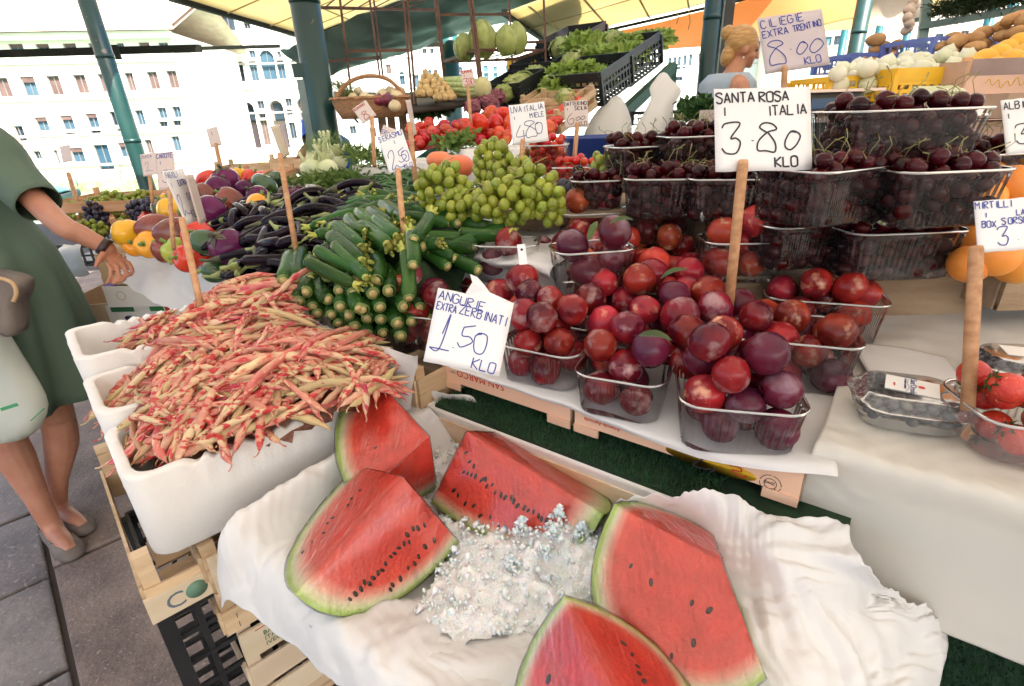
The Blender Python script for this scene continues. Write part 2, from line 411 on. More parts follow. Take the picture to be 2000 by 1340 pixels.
def building(name,label,p0,ang,u0,u1,ztop,wallm,wins,depth=8,sills=True,zb=-1.05,roof=None,quay=True):
    u,n,f=plane_at(p0,ang); root=empty('building',(p0.x,p0.y,0)); tag(root,label,'building')
    O=V((p0.x,p0.y,0)); Rr=[]
    for w in wins:
        x0,y0,x1,y1,k=w; a,z1=f(x0,y0); b,_=f(x1,y0); _,z0=f(x0+(y1-y0)*.25,y1); w_=(b-a)*(.14 if k!='arch' else .06); Rr.append((a-w_,b+w_,z0,z1,k))
    U=sorted(set([u0,u1]+[t for r in Rr for t in r[:2]])); Zs=sorted(set([zb,ztop]+[t for r in Rr for t in r[2:4]]))
    U=[t for t in U if u0<=t<=u1]; mb=MB(); pt=lambda a,z,d=0: (u*a+n*d+V((0,0,z)))
    for i in range(len(U)-1):
        for j in range(len(Zs)-1):
            a,b=U[i],U[i+1]; c,d=Zs[j],Zs[j+1]; mu,mv=(a+b)/2,(c+d)/2
            if any(r[0]<mu<r[1] and r[2]<mv<r[3] for r in Rr): continue
            mb.add([pt(a,c),pt(b,c),pt(b,d),pt(a,d)],[(0,1,2,3)])
    for (a,b,c,d,k) in Rr:
        dp=.42 if k=='arch' else .17
        for (p,q) in (((a,c),(b,c)),((b,c),(b,d)),((b,d),(a,d)),((a,d),(a,c))):
            mb.add([pt(*p),pt(*q),pt(*q,dp),pt(*p,dp)],[(0,1,2,3)])
        if k in('arch','archw'):   # spandrels round the arched head
            r_=(b-a)/2; cx=(a+b)/2; cz=d-r_; N=12
            arc=[(cx+r_*math.cos(math.pi*i/N),cz+r_*math.sin(math.pi*i/N)) for i in range(N+1)]
            for i in range(N):
                s_=b if i<N/2 else a
                mb.add([pt(*arc[i],.002),pt(*arc[i+1],.002),pt(arc[i+1][0],d,.002),pt(arc[i][0],d,.002)],[(0,1,2,3)])
                mb.add([pt(*arc[i]),pt(*arc[i+1]),pt(*arc[i+1],.42 if k=='arch' else .17),pt(*arc[i],.42 if k=='arch' else .17)],[(0,1,2,3)])
    # sides, back and top of the block
    c0,c1,c2,c3=[(u0,0),(u1,0),(u1,depth),(u0,depth)]
    for (p,q) in ((c1,c2),(c2,c3),(c3,c0)):
        mb.add([pt(p[0],zb,p[1]),pt(q[0],zb,q[1]),pt(q[0],ztop,q[1]),pt(p[0],ztop,p[1])],[(0,1,2,3)])
    mb.add([pt(*[c[0],ztop,c[1]]) for c in (c0,c1,c2,c3)],[(0,1,2,3)])
    mb.ob('wall',wallm,root,smooth=False)
    for (a,b,c,d,k) in Rr:
        w=MB(); t=.035; dd=.12; g=glass
        if k=='arch':
            dd=.38; w.box(pt((a+b)/2,(c+d)/2,.44),(b-a,.06,d-c),Matrix((u,n,V((0,0,1)))).transposed())
            wo=w.ob('window',mat('arcade_back',(.22,.18,.16),rough=.9),root,smooth=False)
            p=MB(); 
            p.box(pt((a+b)/2,c+(d-c)*.76,.37),((b-a)*.62,.05,(d-c)*.36),Matrix((u,n,V((0,0,1)))).transposed())
            p.ob('pane',glassd,wo,smooth=False)
            p=MB(); p.box(pt((a+b)/2,c+(d-c)*.26,.37),((b-a)*.6,.05,(d-c)*.5),Matrix((u,n,V((0,0,1)))).transposed())
            p.ob('door',mat('arcade_door',(.03,.028,.035),(.07,.05,.06),scale=1,world=True),wo,smooth=False); continue
        ax=Matrix((u,n,V((0,0,1)))).transposed()
        for (x,z,sx,sz) in ((a+t/2,(c+d)/2,t,d-c),(b-t/2,(c+d)/2,t,d-c),((a+b)/2,c+t/2,b-a-2*t,t),((a+b)/2,d-t/2,b-a-2*t,t),((a+b)/2,(c+d)/2,.022,d-c-2*t)):
            w.box(pt(x,z,dd),(sx,.05,sz),ax)
        wo=w.ob('window',wfd,root,smooth=False)
        if sills and k!='archw': MB().box(pt((a+b)/2,c-.06,-.03),(b-a+.15,.1,.08),ax).ob('sill',wfr,wo,smooth=False)
        pm={'g':glass,'d':glassd,'s':shut,'b':shutb,'h':glass,'archw':glass}[k]
        p=MB(); p.box(pt((a+b)/2,(c+d)/2,dd+.04),(b-a-.04,.03,d-c-.04),ax); p.ob('pane' if k not in'sb' else 'shutter',pm,wo,smooth=False)
        if k=='h':
            p=MB(); p.box(pt((a+b)/2,d-(d-c)*.15,dd-.06),(b-a-.1,.03,(d-c)*.3),ax); p.ob('shutter',shut,wo,smooth=False)
    if roof:
        mb=MB(); rt=1.8
        mb.add([pt(u0-.4,ztop,-.6),pt(u1+.4,ztop,-.6),pt(u1+.4,ztop+rt,depth/2),pt(u0-.4,ztop+rt,depth/2),pt(u0-.4,ztop+.18,-.6),pt(u1+.4,ztop+.18,-.6),pt(u1+.4,ztop+rt+.18,depth/2),pt(u0-.4,ztop+rt+.18,depth/2),
          pt(u0-.4,ztop,depth+.6),pt(u1+.4,ztop,depth+.6),pt(u0-.4,ztop+.18,depth+.6),pt(u1+.4,ztop+.18,depth+.6)],[(0,1,5,4),(4,5,6,7),(0,3,2,1),(3,8,9,2),(7,6,11,10),(8,10,11,9)])
        mb.ob('roof',roof,root,smooth=False)
    zc_=[]
    for r_ in sorted(Rr,key=lambda r:-r[2]):
        if r_[4]!='arch' and all(abs(r_[2]-z_)>1.2 for z_ in zc_): zc_.append(r_[2])
    ax=Matrix((u,n,V((0,0,1)))).transposed()
    for z_ in zc_[:4]:
        MB().box(pt((u0+u1)/2,z_-.30,-.05),(u1-u0,.10,.09),ax).ob('string_course',mat('string_course',(.36,.34,.31),(.46,.44,.4),scale=1,world=True),root,smooth=False)
    co_=MB(); ax=Matrix((u,n,V((0,0,1)))).transposed()
    co_.box(pt((u0+u1)/2,ztop-.12,-.18),(u1-u0+.2,.36,.24),ax); co_.ob('cornice',wfr,root,smooth=False)
    return root,pt,f
tile=mat('roof_tiles',(.66,.50,.40),(.76,.62,.5),scale=3,rough=.9,world=True)
cream=mat('cream_plaster',(.72,.66,.55),(.8,.75,.66),scale=.3,rough=.9,world=True)
white=mat('istrian_stone',(.74,.72,.68),(.82,.8,.77),scale=.3,rough=.85,world=True)
pinkp=mat('pink_plaster',(.68,.52,.46),(.76,.62,.55),scale=.3,rough=.9,world=True)
bg1=[(18,86,40,108,'h'),(71,86,91,108,'h'),(124,85,144,107,'h'),(173,84,190,106,'g'),(228,84,239,106,'g'),(272,83,288,105,'h'),(310,83,325,103,'g'),
(-12,152,10,190,'s'),(40,150,62,188,'h'),(91,148,111,186,'s'),(143,146,162,183,'s'),(191,144,208,180,'s'),(243,142,256,178,'s'),(287,140,303,175,'s'),(325,138,341,173,'s'),
(21,246,40,276,'d'),(68,229,87,257,'h'),(118,226,137,254,'h'),(168,222,185,250,'h'),(214,218,230,246,'d'),(263,215,276,245,'g'),(307,210,321,232,'g'),(336,208,349,230,'g'),
(28,284,40,300,'g'),(73,262,84,270,'d'),(130,257,143,266,'d'),(178,252,193,262,'g'),(228,248,238,257,'d'),(311,236,324,248,'g'),(338,234,350,246,'g'),
(64,295,76,312,'d'),(103,293,110,322,'s'),(137,289,157,318,'h'),(183,283,206,332,'g'),(231,279,248,307,'h'),(282,273,293,300,'s'),(334,266,347,296,'g')]
P1=Z(240,345,-.5); u_,n_,f1=plane_at(P1,rad(7))
a0,_=f1(-700,300); a1,_=f1(345,120); _,zt=f1(180,64)
b1,pt1,f1=building('b1','long cream canal front with small attic windows and brown shutters behind the slanting post',P1,rad(7),a0,a1,zt,cream,bg1,roof=tile)
P2=Z(480,312,-.5); u_,n_,f2=plane_at(P2,rad(7))
bg2=[(354,28,379,60,'d'),(431,30,452,60,'d'),(476,44,486,57,'d'),(330,28,337,60,'d'),(352,128,358,172,'d'),(380,123,398,165,'d'),(452,121,470,160,'d'),(486,98,496,113,'g'),(486,120,498,158,'g'),(507,98,529,156,'archw'),(541,100,547,113,'g'),(540,118,552,154,'g'),(568,118,580,153,'d'),
(398,206,420,300,'arch'),(436,203,458,294,'arch'),(471,200,492,290,'arch'),(502,197,513,213,'d'),(506,219,516,231,'d'),(508,234,519,284,'s'),(524,196,549,290,'arch'),(557,192,567,208,'d'),(560,214,569,225,'d'),(564,239,574,271,'d'),(578,192,596,275,'arch'),(683,246,693,262,'d'),(722,250,732,268,'d')]
a0,_=f2(333,120); a1,_=f2(700,120); _,zt=f2(450,-160)
building('b2','white arcaded canal palace with tall round arches and paired windows',P2,rad(7),a0,a1,zt,white,bg2,roof=tile)
# stone water steps and landing stages before the two fronts
for (p,ang,x0,x1) in ((P1,rad(7),-700,345),(P2,rad(7),340,700)):
    u,n,f=plane_at(p,ang); a,_=f(x0,300); b,_=f(x1,300)
    o=MB().box((p+u*((a+b)/2)-n*.5)*1+V((0,0,-.35)),(b-a,1.0,.5),Matrix((u,n,V((0,0,1)))).transposed()).ob('quay',am,smooth=False); tag(o,kind='structure')
P3=V((-12,62,0)); _,_,f3=plane_at(P3,rad(3))
bg3=[(692,128,704,143,'s'),(754,126,762,144,'s'),(780,140,788,166,'archw'),(809,144,816,170,'archw'),(825,136,831,158,'archw'),(836,136,842,158,'archw'),(847,135,853,158,'archw'),(872,135,878,158,'archw'),(896,130,902,152,'archw'),(945,128,952,156,'b'),(964,130,970,155,'b'),(987,128,993,154,'b'),(760,96,768,112,'s'),(825,95,832,105,'d'),(840,95,846,105,'d'),(682,96,690,110,'s'),(985,40,992,55,'d'),(1012,62,1018,76,'d')]
a0,_=f3(640,120); a1,_=f3(1010,120); _,zt=f3(800,-60)
building('b3','far white palace with rows of pointed windows behind the wire rack',P3,rad(3),a0,a1,zt,white,bg3,roof=tile)
P4=V((5,70,0)); _,_,f4=plane_at(P4,rad(-3))
bg4=[(1028,105,1036,126,'b'),(1055,103,1064,124,'b'),(1087,100,1094,118,'b'),(1306,112,1311,138,'archw'),(1316,111,1321,137,'archw'),(1325,110,1330,136,'archw'),(1336,108,1341,134,'archw'),(1347,106,1352,130,'archw'),(1322,150,1332,158,'d'),(1366,104,1372,122,'d'),(1380,160,1390,175,'b'),(1480,80,1490,100,'b'),(1130,90,1138,108,'b'),(1208,86,1214,106,'b'),(1265,96,1271,118,'b')]
a0,_=f4(1012,120); a1,_=f4(1500,120); _,zt=f4(1250,-30)
building('b4','distant pale canal palace with thin gothic windows and blue shutters',P4,rad(-3),a0,a1,zt,white,bg4,roof=tile)
P5=V((34,62,0)); _,_,f5=plane_at(P5,rad(-12))
bg5=[(x,y,x+12,y+18,k) for x,y,k in ((1612,72,'b'),(1632,70,'d'),(1610,120,'d'),(1660,90,'b'),(1700,80,'g'),(1742,86,'s'),(1780,76,'b'),(1830,66,'g'),(1880,60,'s'),(1930,50,'b'),(1560,90,'d'),(1585,130,'g'),(1530,96,'b'),(1670,130,'g'),(1725,116,'b'),(1850,90,'b'),(1905,86,'s'),(1975,60,'b'))]
a0,_=f5(1502,120); a1,_=f5(2600,120); _,zt=f5(1700,-20)
building('b5','distant pale palace with blue shutters beyond the right hand stalls',P5,rad(-12),a0,a1,zt,pinkp,bg5,roof=tile)
P6=V((-28,44,0)); _,_,f6=plane_at(P6,rad(38))
bg6=[(233,34,237,44,'s'),(245,24,251,46,'s'),(270,0,281,26,'s'),(284,-6,292,14,'s'),(255,-30,262,-8,'s')]
a0,_=f6(228,40); a1,_=f6(322,40); _,zt=f6(280,-260)
building('b6','tall side wall in shade grey with brown shutters rising behind the tiled roof',P6,rad(38),a0,a1,zt,mat('shaded_plaster',(.42,.43,.5),(.5,.5,.56),scale=.3,world=True),bg6,depth=5,sills=False)  # bluish grey: the wall's shade is put into its plaster colour
# gondolas
gm=mat('gondola_cover',(.05,.12,.14),(.08,.2,.2),scale=3,rough=.5)
gb=mat('gondola_hull',(.02,.035,.04),rough=.3)
def gondola(px,py,label,col,s=1):
    p=Z(px,py,-1); g=empty('gondola',(p.x,p.y,-1),math.atan2(p.y,p.x)+rad(14)); tag(g,label,'gondola',None)
    rings=[]
    for i in range(13):
        t=-1+2*i/12; w=.72*(1-abs(t)**2.4)+.02; z=.35+.95*max(0,abs(t)-.35)**1.7; x=t*4.6
        rings.append([V((x,w*math.cos(a),z*(1)+(.35*math.sin(a) if math.sin(a)<0 else .04*math.sin(a))))for a in [2*math.pi*j/12 for j in range(12)]])
    vs,fs=loft(rings,True,True); mk('hull',vs,fs,gb,g)
    rings=[]
    for i in range(9):
        t=-1+2*i/8; w=.66*(1-abs(t)**2.4)+.01; z=.4+.5*max(0,abs(t)-.35)**1.7; x=t*2.9
        rings.append([V((x,w*math.cos(a),z+.45*max(0,math.sin(a))*(1-abs(t)**3)))for a in [2*math.pi*j/12 for j in range(12)]])
    vs,fs=loft(rings,True,True); mk('cover',vs,fs,col,g)
    f=MB().bar((-4.55,0,1.0),(-4.9,0,1.75),.05,.16); f.bar((-4.9,0,1.75),(-5.2,0,1.7),.05,.1); f.ob('prow_iron',mat('steel',(.5,.5,.5),rough=.3,metal=1),g)
    g.scale=(s,s,s)
gondola(112,388,'moored gondola under a dark green cover, the one nearer the customer',gm,.62)
gondola(203,362,'moored gondola under a bright blue cover, beside the slanting green post',mat('gondola_blue',(.03,.14,.32),(.05,.22,.4),scale=3,rough=.5),.62)
# mooring posts
wpm=mat('mooring_wood',(.3,.2,.14),(.42,.3,.22),scale=4,rough=.9)
for i,(a,b,d,r,l) in enumerate((((22,250),(86,392),16,.10,'tall leaning mooring post by the customer shoulder'),((132,320),(142,380),17,.04,'thin dark mooring pole between the two gondolas'),((228,330),(236,374),18,.04,'thin dark mooring pole right of the blue gondola'),((252,330),(256,360),20,.03,'short thin mooring pole left of the slanting green post'),((448,300),(450,345),24,.05,'thin mooring pole in front of the arcaded palace'))):
    p=D(*b,d); top=D(*a,d); q=p+(p-top).normalized()*.5
    q=V((p.x,p.y,-1.6)); o=MB().tube([q,V((top.x,top.y,top.z))],r,8).ob('mooring_post',wpm); tag(o,l,'mooring post',None)
# ---------------- columns and beams ----------------
gpaint=mat('green_iron_paint',(.006,.038,.036),(.010,.055,.05),scale=3,rough=.32,bump=.15,bscale=25,c3=(.16,.13,.10),s3=14,l3=.69,h3=.73)
teal=mat('teal_iron_paint',(.015,.09,.10),(.025,.12,.13),scale=3,rough=.4)
def column(px,py,d,r,label,top=3.1,m=gpaint,base=True,dx=0,dy=0):
    p=D(px,py,d); c=empty('column',(p.x,p.y,0)); tag(c,label,'column',None)
    b=MB(); b.tube([(0,0,0),(0,0,.02),(dx*.4,dy*.4,top*.4),(dx,dy,top)],[r*1.02,r,r,r],24); b.ob('shaft',m,c)
    b=MB(); b.tube([(0,0,0),(0,0,.12),(0,0,.16),(0,0,.3),(0,0,.33)],[r*1.6,r*1.6,r*1.3,r*1.25,r*1.02],24); b.ob('base',m,c)
    for z in (1.32,2.05): 
        b=MB(); b.tube([(dx*z/top,dy*z/top,z),(dx*z/top,dy*z/top,z+.035)],[r*1.06,r*1.06],24); b.ob('collar',m,c)
    return c,p
c1,p1=column(240,185,5,.073,'round green iron column leaning against the white canal fronts',3.4,dx=-.1)
c2,p2=column(640,285,3.2,.08,'thick green iron column behind the fennel')
b=MB(); b.box((-.075,-.04,.95),(.05,.03,1.45)); b.ob('conduit',mat('conduit_grey',(.14,.2,.2),(.2,.27,.27),scale=9,rough=.35),c2,smooth=False)
b=MB(); b.box((-.075,-.04,1.72),(.06,.05,.07)); b.ob('junction_box',gpaint,c2,smooth=False)
c3,p3=column(1384,100,4,.062,'green iron column left of the fair haired seller')
b=MB(); b.box((.12,.03,1.5),(.085,.05,3.0)); b.ob('flat_post',mat('dark_steel',(.02,.022,.024),(.04,.045,.05),scale=6,rough=.4),c3,smooth=False)
b=MB(); b.box((.07,-.02,1.5),(.012,.03,3.0)); b.ob('conduit',mat('conduit_grey',(.1,.1,.1)),c3,smooth=False)
c4,p4=column(1676,70,5,.068,'green iron column behind the white onions',m=mat('dark_green_iron',(.012,.05,.045),(.03,.08,.08),scale=5,rough=.4))
column(880,120,6.2,.10,'pale teal column behind the savoy cabbages',m=teal)
for i,(px,py,d,l) in enumerate(((1645,88,11,'far teal column just left of the tall green column'),(1712,84,11,'far teal column between the tall green column and the garlic'),(1768,84,11,'far teal column under the garlic braid'),(1926,60,9,'far teal column above the heap of potatoes'),(1968,45,9,'far teal column above the yellow melons'))):
    column(px,py,d,.07,l,3.0,m=teal)
# the long beam on the canal side
bp=mat('beam_paint',(.005,.008,.006),(.014,.015,.010),scale=6,rough=.7,spec=.15)
A=D(-250,104,5.75); B=D(548,98,6.0); A.z=B.z=(A.z+B.z)/2
be=empty('roof_beam',A); tag(be,'long thin dark green beam crossing the slanting column','beam')
b=MB(); M_=A.lerp(B,.8); b.bar(A-A,M_-A,.05,.075); b.bar(M_-A,B-A,.04,.035); b.ob('girder',bp,be,smooth=False)
b=MB(); q=D(228,103,5.8)-A; b.box(q+V((0,-.045,0)),(.11,.04,.14)); b.ob('bracket',bp,be,smooth=False)
# ---------------- awnings ----------------
def awning(name,label,grid,m,wr=.02,n=6,cat_='awning',th=.002):
    o=sheet('awning',grid,m,n=n,wr=wr,ws=1.2,th=th); tag(o,label,cat_); return o
yel=mat('cream_canvas',(.80,.70,.42),(.84,.75,.5),scale=1.5,rough=.8,trl=.62,bump=.25,bscale=40)
orange=mat('orange_canvas',(.90,.46,.20),(.92,.54,.28),scale=1,rough=.8,trl=.6)
gtarp=mat('green_tarpaulin',(.10,.18,.16),(.16,.26,.23),scale=4,rough=.45,trl=.30,bump=.3,bscale=12)
sm_=mat('awning_seam',(.35,.28,.12),(.45,.36,.18),scale=5,rough=.8)
def awn(label,grid,m,ribs,tubes,thick=.012):
    root=empty('awning',grid[0][0]); o=root.location.copy(); tag(root,label,'awning')
    sheet('canvas',[[p-o for p in r] for r in grid],m,n=6,wr=.012,ws=1.3,th=.003,parent=root)
    for a,b_ in ribs:
        q=MB().bar(a-o-V((0,0,.012)),b_-o-V((0,0,.012)),.02,.008); q.ob('seam',sm_,root,smooth=False)
    for a,b_,w in tubes:
        q=MB().bar(a-o,b_-o,w,w); q.ob('frame_tube',bp,root,smooth=False)
E0=D(330,-20,3.9); E1=D(600,82,6.0); zt=(E0.z+E1.z)/2; E0.z=E1.z=zt
F0=D(800,-330,3.9); F1=D(930,-40,6.6); F0.z=3.1; F1.z=3.1
g=[[E0.lerp(F0,t),E0.lerp(E1,.5).lerp(F0.lerp(F1,.5),t),E1.lerp(F1,t)] for t in (0,.5,1)]
awn('cream canvas awning on the canal side beside the thick green column',g,yel,[(E0.lerp(E1,t),F0.lerp(F1,t)) for t in (.3,.62,.85)]+[(E0.lerp(F0,.25),E1.lerp(F1,.25))],[(E0,E1,.05),(E1,F1,.04)])
G0=D(985,35,5.2); G1=D(1066,80,6.6); G2=D(1560,-50,6.2); G3=D(1300,-170,5.0)
G1=D(1066,80,6.3); G2=D(1500,-25,6.3)
n_top=[D(1000,34,4.6),D(1180,-18,4.6),D(1400,-90,4.6)]
g=[[D(1066,80,6.3),D(1230,42,6.3),D(1385,6,6.3),D(1600,-44,6.3)],[D(1030,55,5.4),D(1200,8,5.4),D(1380,-45,5.4),D(1600,-110,5.4)],[D(985,24,4.6),D(1170,-40,4.6),D(1380,-100,4.6),D(1600,-170,4.6)]]
awn('cream ribbed canvas awning above the crates of lettuce',g,yel,[(g[0][j].lerp(g[0][j+1],t),g[2][j].lerp(g[2][j+1],t)) for j in (0,1,2) for t in (.25,.75)]+[(g[1][0],g[1][3])],[(g[0][0],g[2][0],.05),(D(1066,86,6.25),D(1600,-34,6.25),.03)])
# orange side curtain
g=[[D(1112,78,6.0),D(1250,50,6.0),D(1400,16,6.0),D(1560,-30,5.6),D(1790,-70,5.2)],[D(1114,86,6.0),D(1260,78,6.0),D(1420,52,6.0),D(1570,20,5.6),D(1790,-20,5.2)],[D(1120,92,6.0),D(1270,98,5.98),D(1420,84,6.0),D(1580,56,5.6),D(1790,5,5.2)]]
tag(sheet('side_curtain',g,orange,n=8,wr=.02,ws=2,th=.003),'bright orange canvas curtain hanging behind the fair haired seller','curtain')
b=MB()
for (x,y,l) in ((1345,28,30),(1322,26,20),(1116,0,38)): b.tube([D(x,y,5.9),D(x+3,y+l*.5,5.9),D(x-1,y+l,5.9)],.003,5)
for o,(x,y,l,t) in zip(range(3),((1345,28,30,'short tie cord on the orange curtain, beside the column'),(1322,26,20,'short tie cord on the orange curtain, above the black crates'),(1116,0,38,'red cord hanging from the ribbed cream awning'))):
    q=MB().tube([D(x,y-6,5.9),D(x+3,y+l*.5,5.9),D(x-1,y+l,5.9)],.006,5).ob('cord',mat('cord_brown',(.35,.2,.12)) if o<2 else mat('cord_red',(.5,.1,.05))); tag(q,t,'cord')
# green tarpaulin slung over the rack
g=[[D(546,98,6.0),D(600,80,5.6),D(700,28,5.0),D(860,-15,4.6),D(1000,-50,4.6),D(1150,-60,4.6)],
   [D(548,99,6.0),D(625,100,5.7),D(700,72,5.3),D(800,38,5.0),D(960,4,4.9),D(1150,-30,4.9)],
   [D(560,110,6.0),D(640,128,5.9),D(700,112,5.7),D(800,84,5.5),D(950,36,5.4),D(1150,-4,5.4)],
   [D(596,134,6.0),D(642,150,6.0),D(700,128,6.0),D(800,100,6.0),D(950,50,6.0),D(1150,2,6.0)]]
tag(sheet('tarpaulin',g,gtarp,n=12,wr=.03,ws=3.2,th=.002,fold=.02),'dark green creased tarpaulin slung beneath the awning over the wire rack','tarpaulin')
b=MB().bar(D(730,90,5.9),D(880,86,6.1),.04,.05); tag(b.ob('roof_rail',bp,smooth=False),'short green rail reaching to the pale teal column','rail')
# second orange/white canvas at right
g=[[D(1690,-20,5.0),D(1800,-30,4.6),D(1900,-60,4.6)],[D(1692,35,5.0),D(1760,28,4.8),D(1812,20,4.6)],[D(1690,62,5.0),D(1750,56,4.8),D(1805,44,4.6)]]
tag(sheet('side_curtain',g,mat('beige_canvas',(.72,.62,.48),(.8,.72,.6),scale=3,trl=.5,bump=.4,bscale=9),n=8,wr=.06,ws=3,th=.003),'rolled beige canvas hanging behind the garlic braid','curtain')
g=[[D(1590,62,7.5),D(1750,44,7.5),D(2100,-40,7.5)],[D(1588,32,6.0),D(1750,5,6.0),D(2100,-110,6)]]
awn('far cream awning seen beyond the beige canvas',g,yel,[(g[0][0].lerp(g[0][1],.5),g[1][0].lerp(g[1][1],.5))],[(g[0][0],g[0][2],.04)])
# the market's own big awning over the stall (above the picture)
oh=mat('stall_canvas',(.80,.76,.70),(.83,.79,.74),scale=1.5,rough=.8,trl=.55)
A0=[V((x,y,2.75+.12*math.cos(x*1.2)+.05*y)) for x in (0,) for y in (0,)]
root=[[V((x,y,2.95-.05*abs(x+.2)**1.1)) for x in (-3.4,-1.8,0,1.8,4.2,7)] for y in (-4.2,-2.0,-.4,1.2,2.9,4.1)]
tag(sheet('awning',root,oh,n=5,wr=.03,ws=.8,th=.003),'wide cream awning stretched over the fruit stall','awning')

g=[[V((x,y,2.92+.03*math.sin(x*2))) for x in (-9,-7,-5,-3.15)] for y in (3.6,5,6.3,7.6)]  # out of view, added to keep the sun off the beam and left column
tag(sheet('awning',g,oh,n=5,wr=.03,ws=.8,th=.003),'unseen cream awning added to shade the slanting green column and beam','awning')
# ================= STALL: tables, crates, boxes, paper =================
wood=mat('crate_wood',(.50,.34,.19),(.66,.49,.31),scale=5,rough=.75,rnd=.12,st=(1,6,6),bump=.2,bscale=30,c3=(.36,.22,.12),s3=9,l3=.62,h3=.72)
woodo=mat('orange_crate_wood',(.60,.30,.14),(.72,.42,.24),scale=5,rough=.7,rnd=.08,st=(1,6,6))
woodr=mat('rough_batten',(.45,.27,.18),(.66,.46,.33),scale=7,rough=.85,rnd=.1,st=(1,8,8),bump=.5,bscale=40)
blackp=mat('black_plastic',(.012,.013,.015),(.02,.022,.025),scale=9,rough=.38)
turf=mat('turf_base',(.006,.022,.009),(.01,.04,.015),scale=60,rough=.95)
eps=mat('foam_plastic',(.70,.68,.65),(.75,.73,.70),scale=4,rough=.75,bump=.16,bscale=260,c3=(.62,.57,.5),s3=7,l3=.66,h3=.8,sss=.15)
paper=mat('white_paper',(.68,.67,.66),(.74,.73,.72),scale=3,rough=.5,bump=.2,bscale=9,trl=.12,crease=.55,csc=11)
papery=mat('waxed_paper',(.66,.63,.56),(.72,.70,.65),scale=2.2,rough=.4,bump=.25,bscale=7,trl=.18,crease=.8,csc=8)
ink=lambda n,c: mat('ink_'+n,c,rough=.6)
XU,XV=V((.80,-.60,0)),V((.60,.80,0))      # the run of the fruit table, and square to it
def AX(x,y,z=V((0,0,1))): return Matrix((x,y,z)).transposed()
def printed(txt,parent,mwm,size,m,name='lettering',al='LEFT'):
    cu=bpy.data.curves.new(name,'FONT'); cu.body=txt; cu.size=size; cu.align_x=al; cu.extrude=.0002; cu.materials.append(m); cu.resolution_u=3
    t_=bpy.data.objects.new('t',cu); S.collection.objects.link(t_); bpy.context.view_layer.update()
    me=bpy.data.meshes.new_from_object(t_.evaluated_get(bpy.context.evaluated_depsgraph_get())); bpy.data.objects.remove(t_)
    me.name=name; o=bpy.data.objects.new(name,me); C.objects.link(o); o.parent=parent; o.matrix_local=mwm; return o
# --- turf covered table ---
tb=empty('stall_table',(0,0,0)); tag(tb,'fruit table covered with dark green artificial turf','table')
q0=V((.345,.506,0)); A=q0-XU*.62; B=q0+XU*1.7
qa=q0+XU*.055; qb=qa+XV*.125; B=q0+XU*1.7+XV*.125
tp=[A,qa,qb,B,B+XV*2.1,A+XV*2.2]
vs=[p+V((0,0,z)) for z in (.90,.949) for p in tp]
mk('table_top',vs,[(5,4,3,2,1,0),(6,7,8,9,10,11)]+[(i,(i+1)%6,6+(i+1)%6,6+i) for i in range(6)],turf,tb,False)
c0,c1=qb,B
mk('skirt',[c0+V((0,0,.949)),c1+V((0,0,.949)),c1+V((0,0,.05)),c0+V((0,0,.05))],[(0,3,2,1)],turf,tb,False)
for p in (A+XV*.3+XU*.3,B+XV*.2,B+XV*2.0-XU*.2,A+XV*2.0+XU*.1): MB().box((p.x,p.y,.45),(.05,.05,.9)).ob('leg',mat('steel_leg',(.1,.1,.1)),tb,smooth=False)
# turf blades: one mass
def blades(name,area,n,lab,seed=1):
    r=random.Random(seed); vs=[]; fs=[]
    for i in range(n):
        p,nr=area(r); h=r.uniform(.006,.011); a=r.uniform(0,6.28); w=.0007
        s=V((math.cos(a),math.sin(a),r.uniform(-.5,.5)))*w; t=nr*h+V((r.uniform(-1,1),r.uniform(-1,1),r.uniform(-1,1)))*.004
        k=len(vs); vs+=[p-s,p+s,p+t]; fs.append((k,k+1,k+2))
    o=mk(name,vs,fs,mat('turf_blades',(.010,.045,.015),(.02,.085,.028),scale=200,rough=.6,world=True),smooth=False); tag(o,lab,'turf',None,'stuff'); return o
def ar1(r): return A+XU*r.uniform(.0,.52)+XV*r.uniform(.0,.14)+V((0,0,.949)),V((0,0,1))
blades('turf',ar1,9000,'short dark green turf blades on the fruit table')
def ar2(r): return c0+XU*r.uniform(.0,.55)+V((0,0,r.uniform(.55,.949))),V((-.6,-.8,0))
blades('turf',ar2,30000,'short dark green turf blades on the table skirt',2)
# --- crate builders ---
def wcrate(label,p,ang,L,Wd,z0,h,boards=2,m=wood,bh=.035,grp=None,posth=.02,botm=True,name='wooden_crate',bt=.005):
    c=empty(name,(p[0],p[1],z0),ang); tag(c,label,'crate',grp)
    bm_=wood if m is None else m
    gap=(h-bh*boards)/max(1,boards-1) if boards>1 else 0
    def b(c_,d): MB().box(c_,d).ob('slat',m,c,smooth=False)
    for k in range(boards):
        z=bh/2+k*(bh+gap)
        b((L/2,-bt/2,z),(L,bt,bh)); b((L/2,Wd+bt/2,z),(L,bt,bh)); b((-bt/2,Wd/2,z),(bt,Wd-.004,bh)); b((L+bt/2,Wd/2,z),(bt,Wd-.004,bh))
    for x in (.012,L-.012):
        for y in (.012,Wd-.012): MB().box((x,y,h/2+posth/2),(.022,.022,h+posth)).ob('corner_post',m,c,smooth=False)
    if botm:
        n=4
        for i in range(n): b((L/2,Wd*(i+.5)/n,.004),(L-.05,Wd/n-.012,.004))
    return c
def lattice(mb,o,u,v,W_,H_,nu,nv,t=.006,th=.006,solid_top=.02,n=None,holes=True):
    n=n or u.cross(v).normalized(); ax=AX(u,v,n)
    for i in range(nu+1): mb.box(o+u*(W_*i/nu)+v*(H_/2),(t,H_,th),ax)
    for j in range(nv+1): mb.box(o+u*(W_/2)+v*(H_*j/nv)+n*.0005,(W_,t if j<nv else solid_top,th),ax)
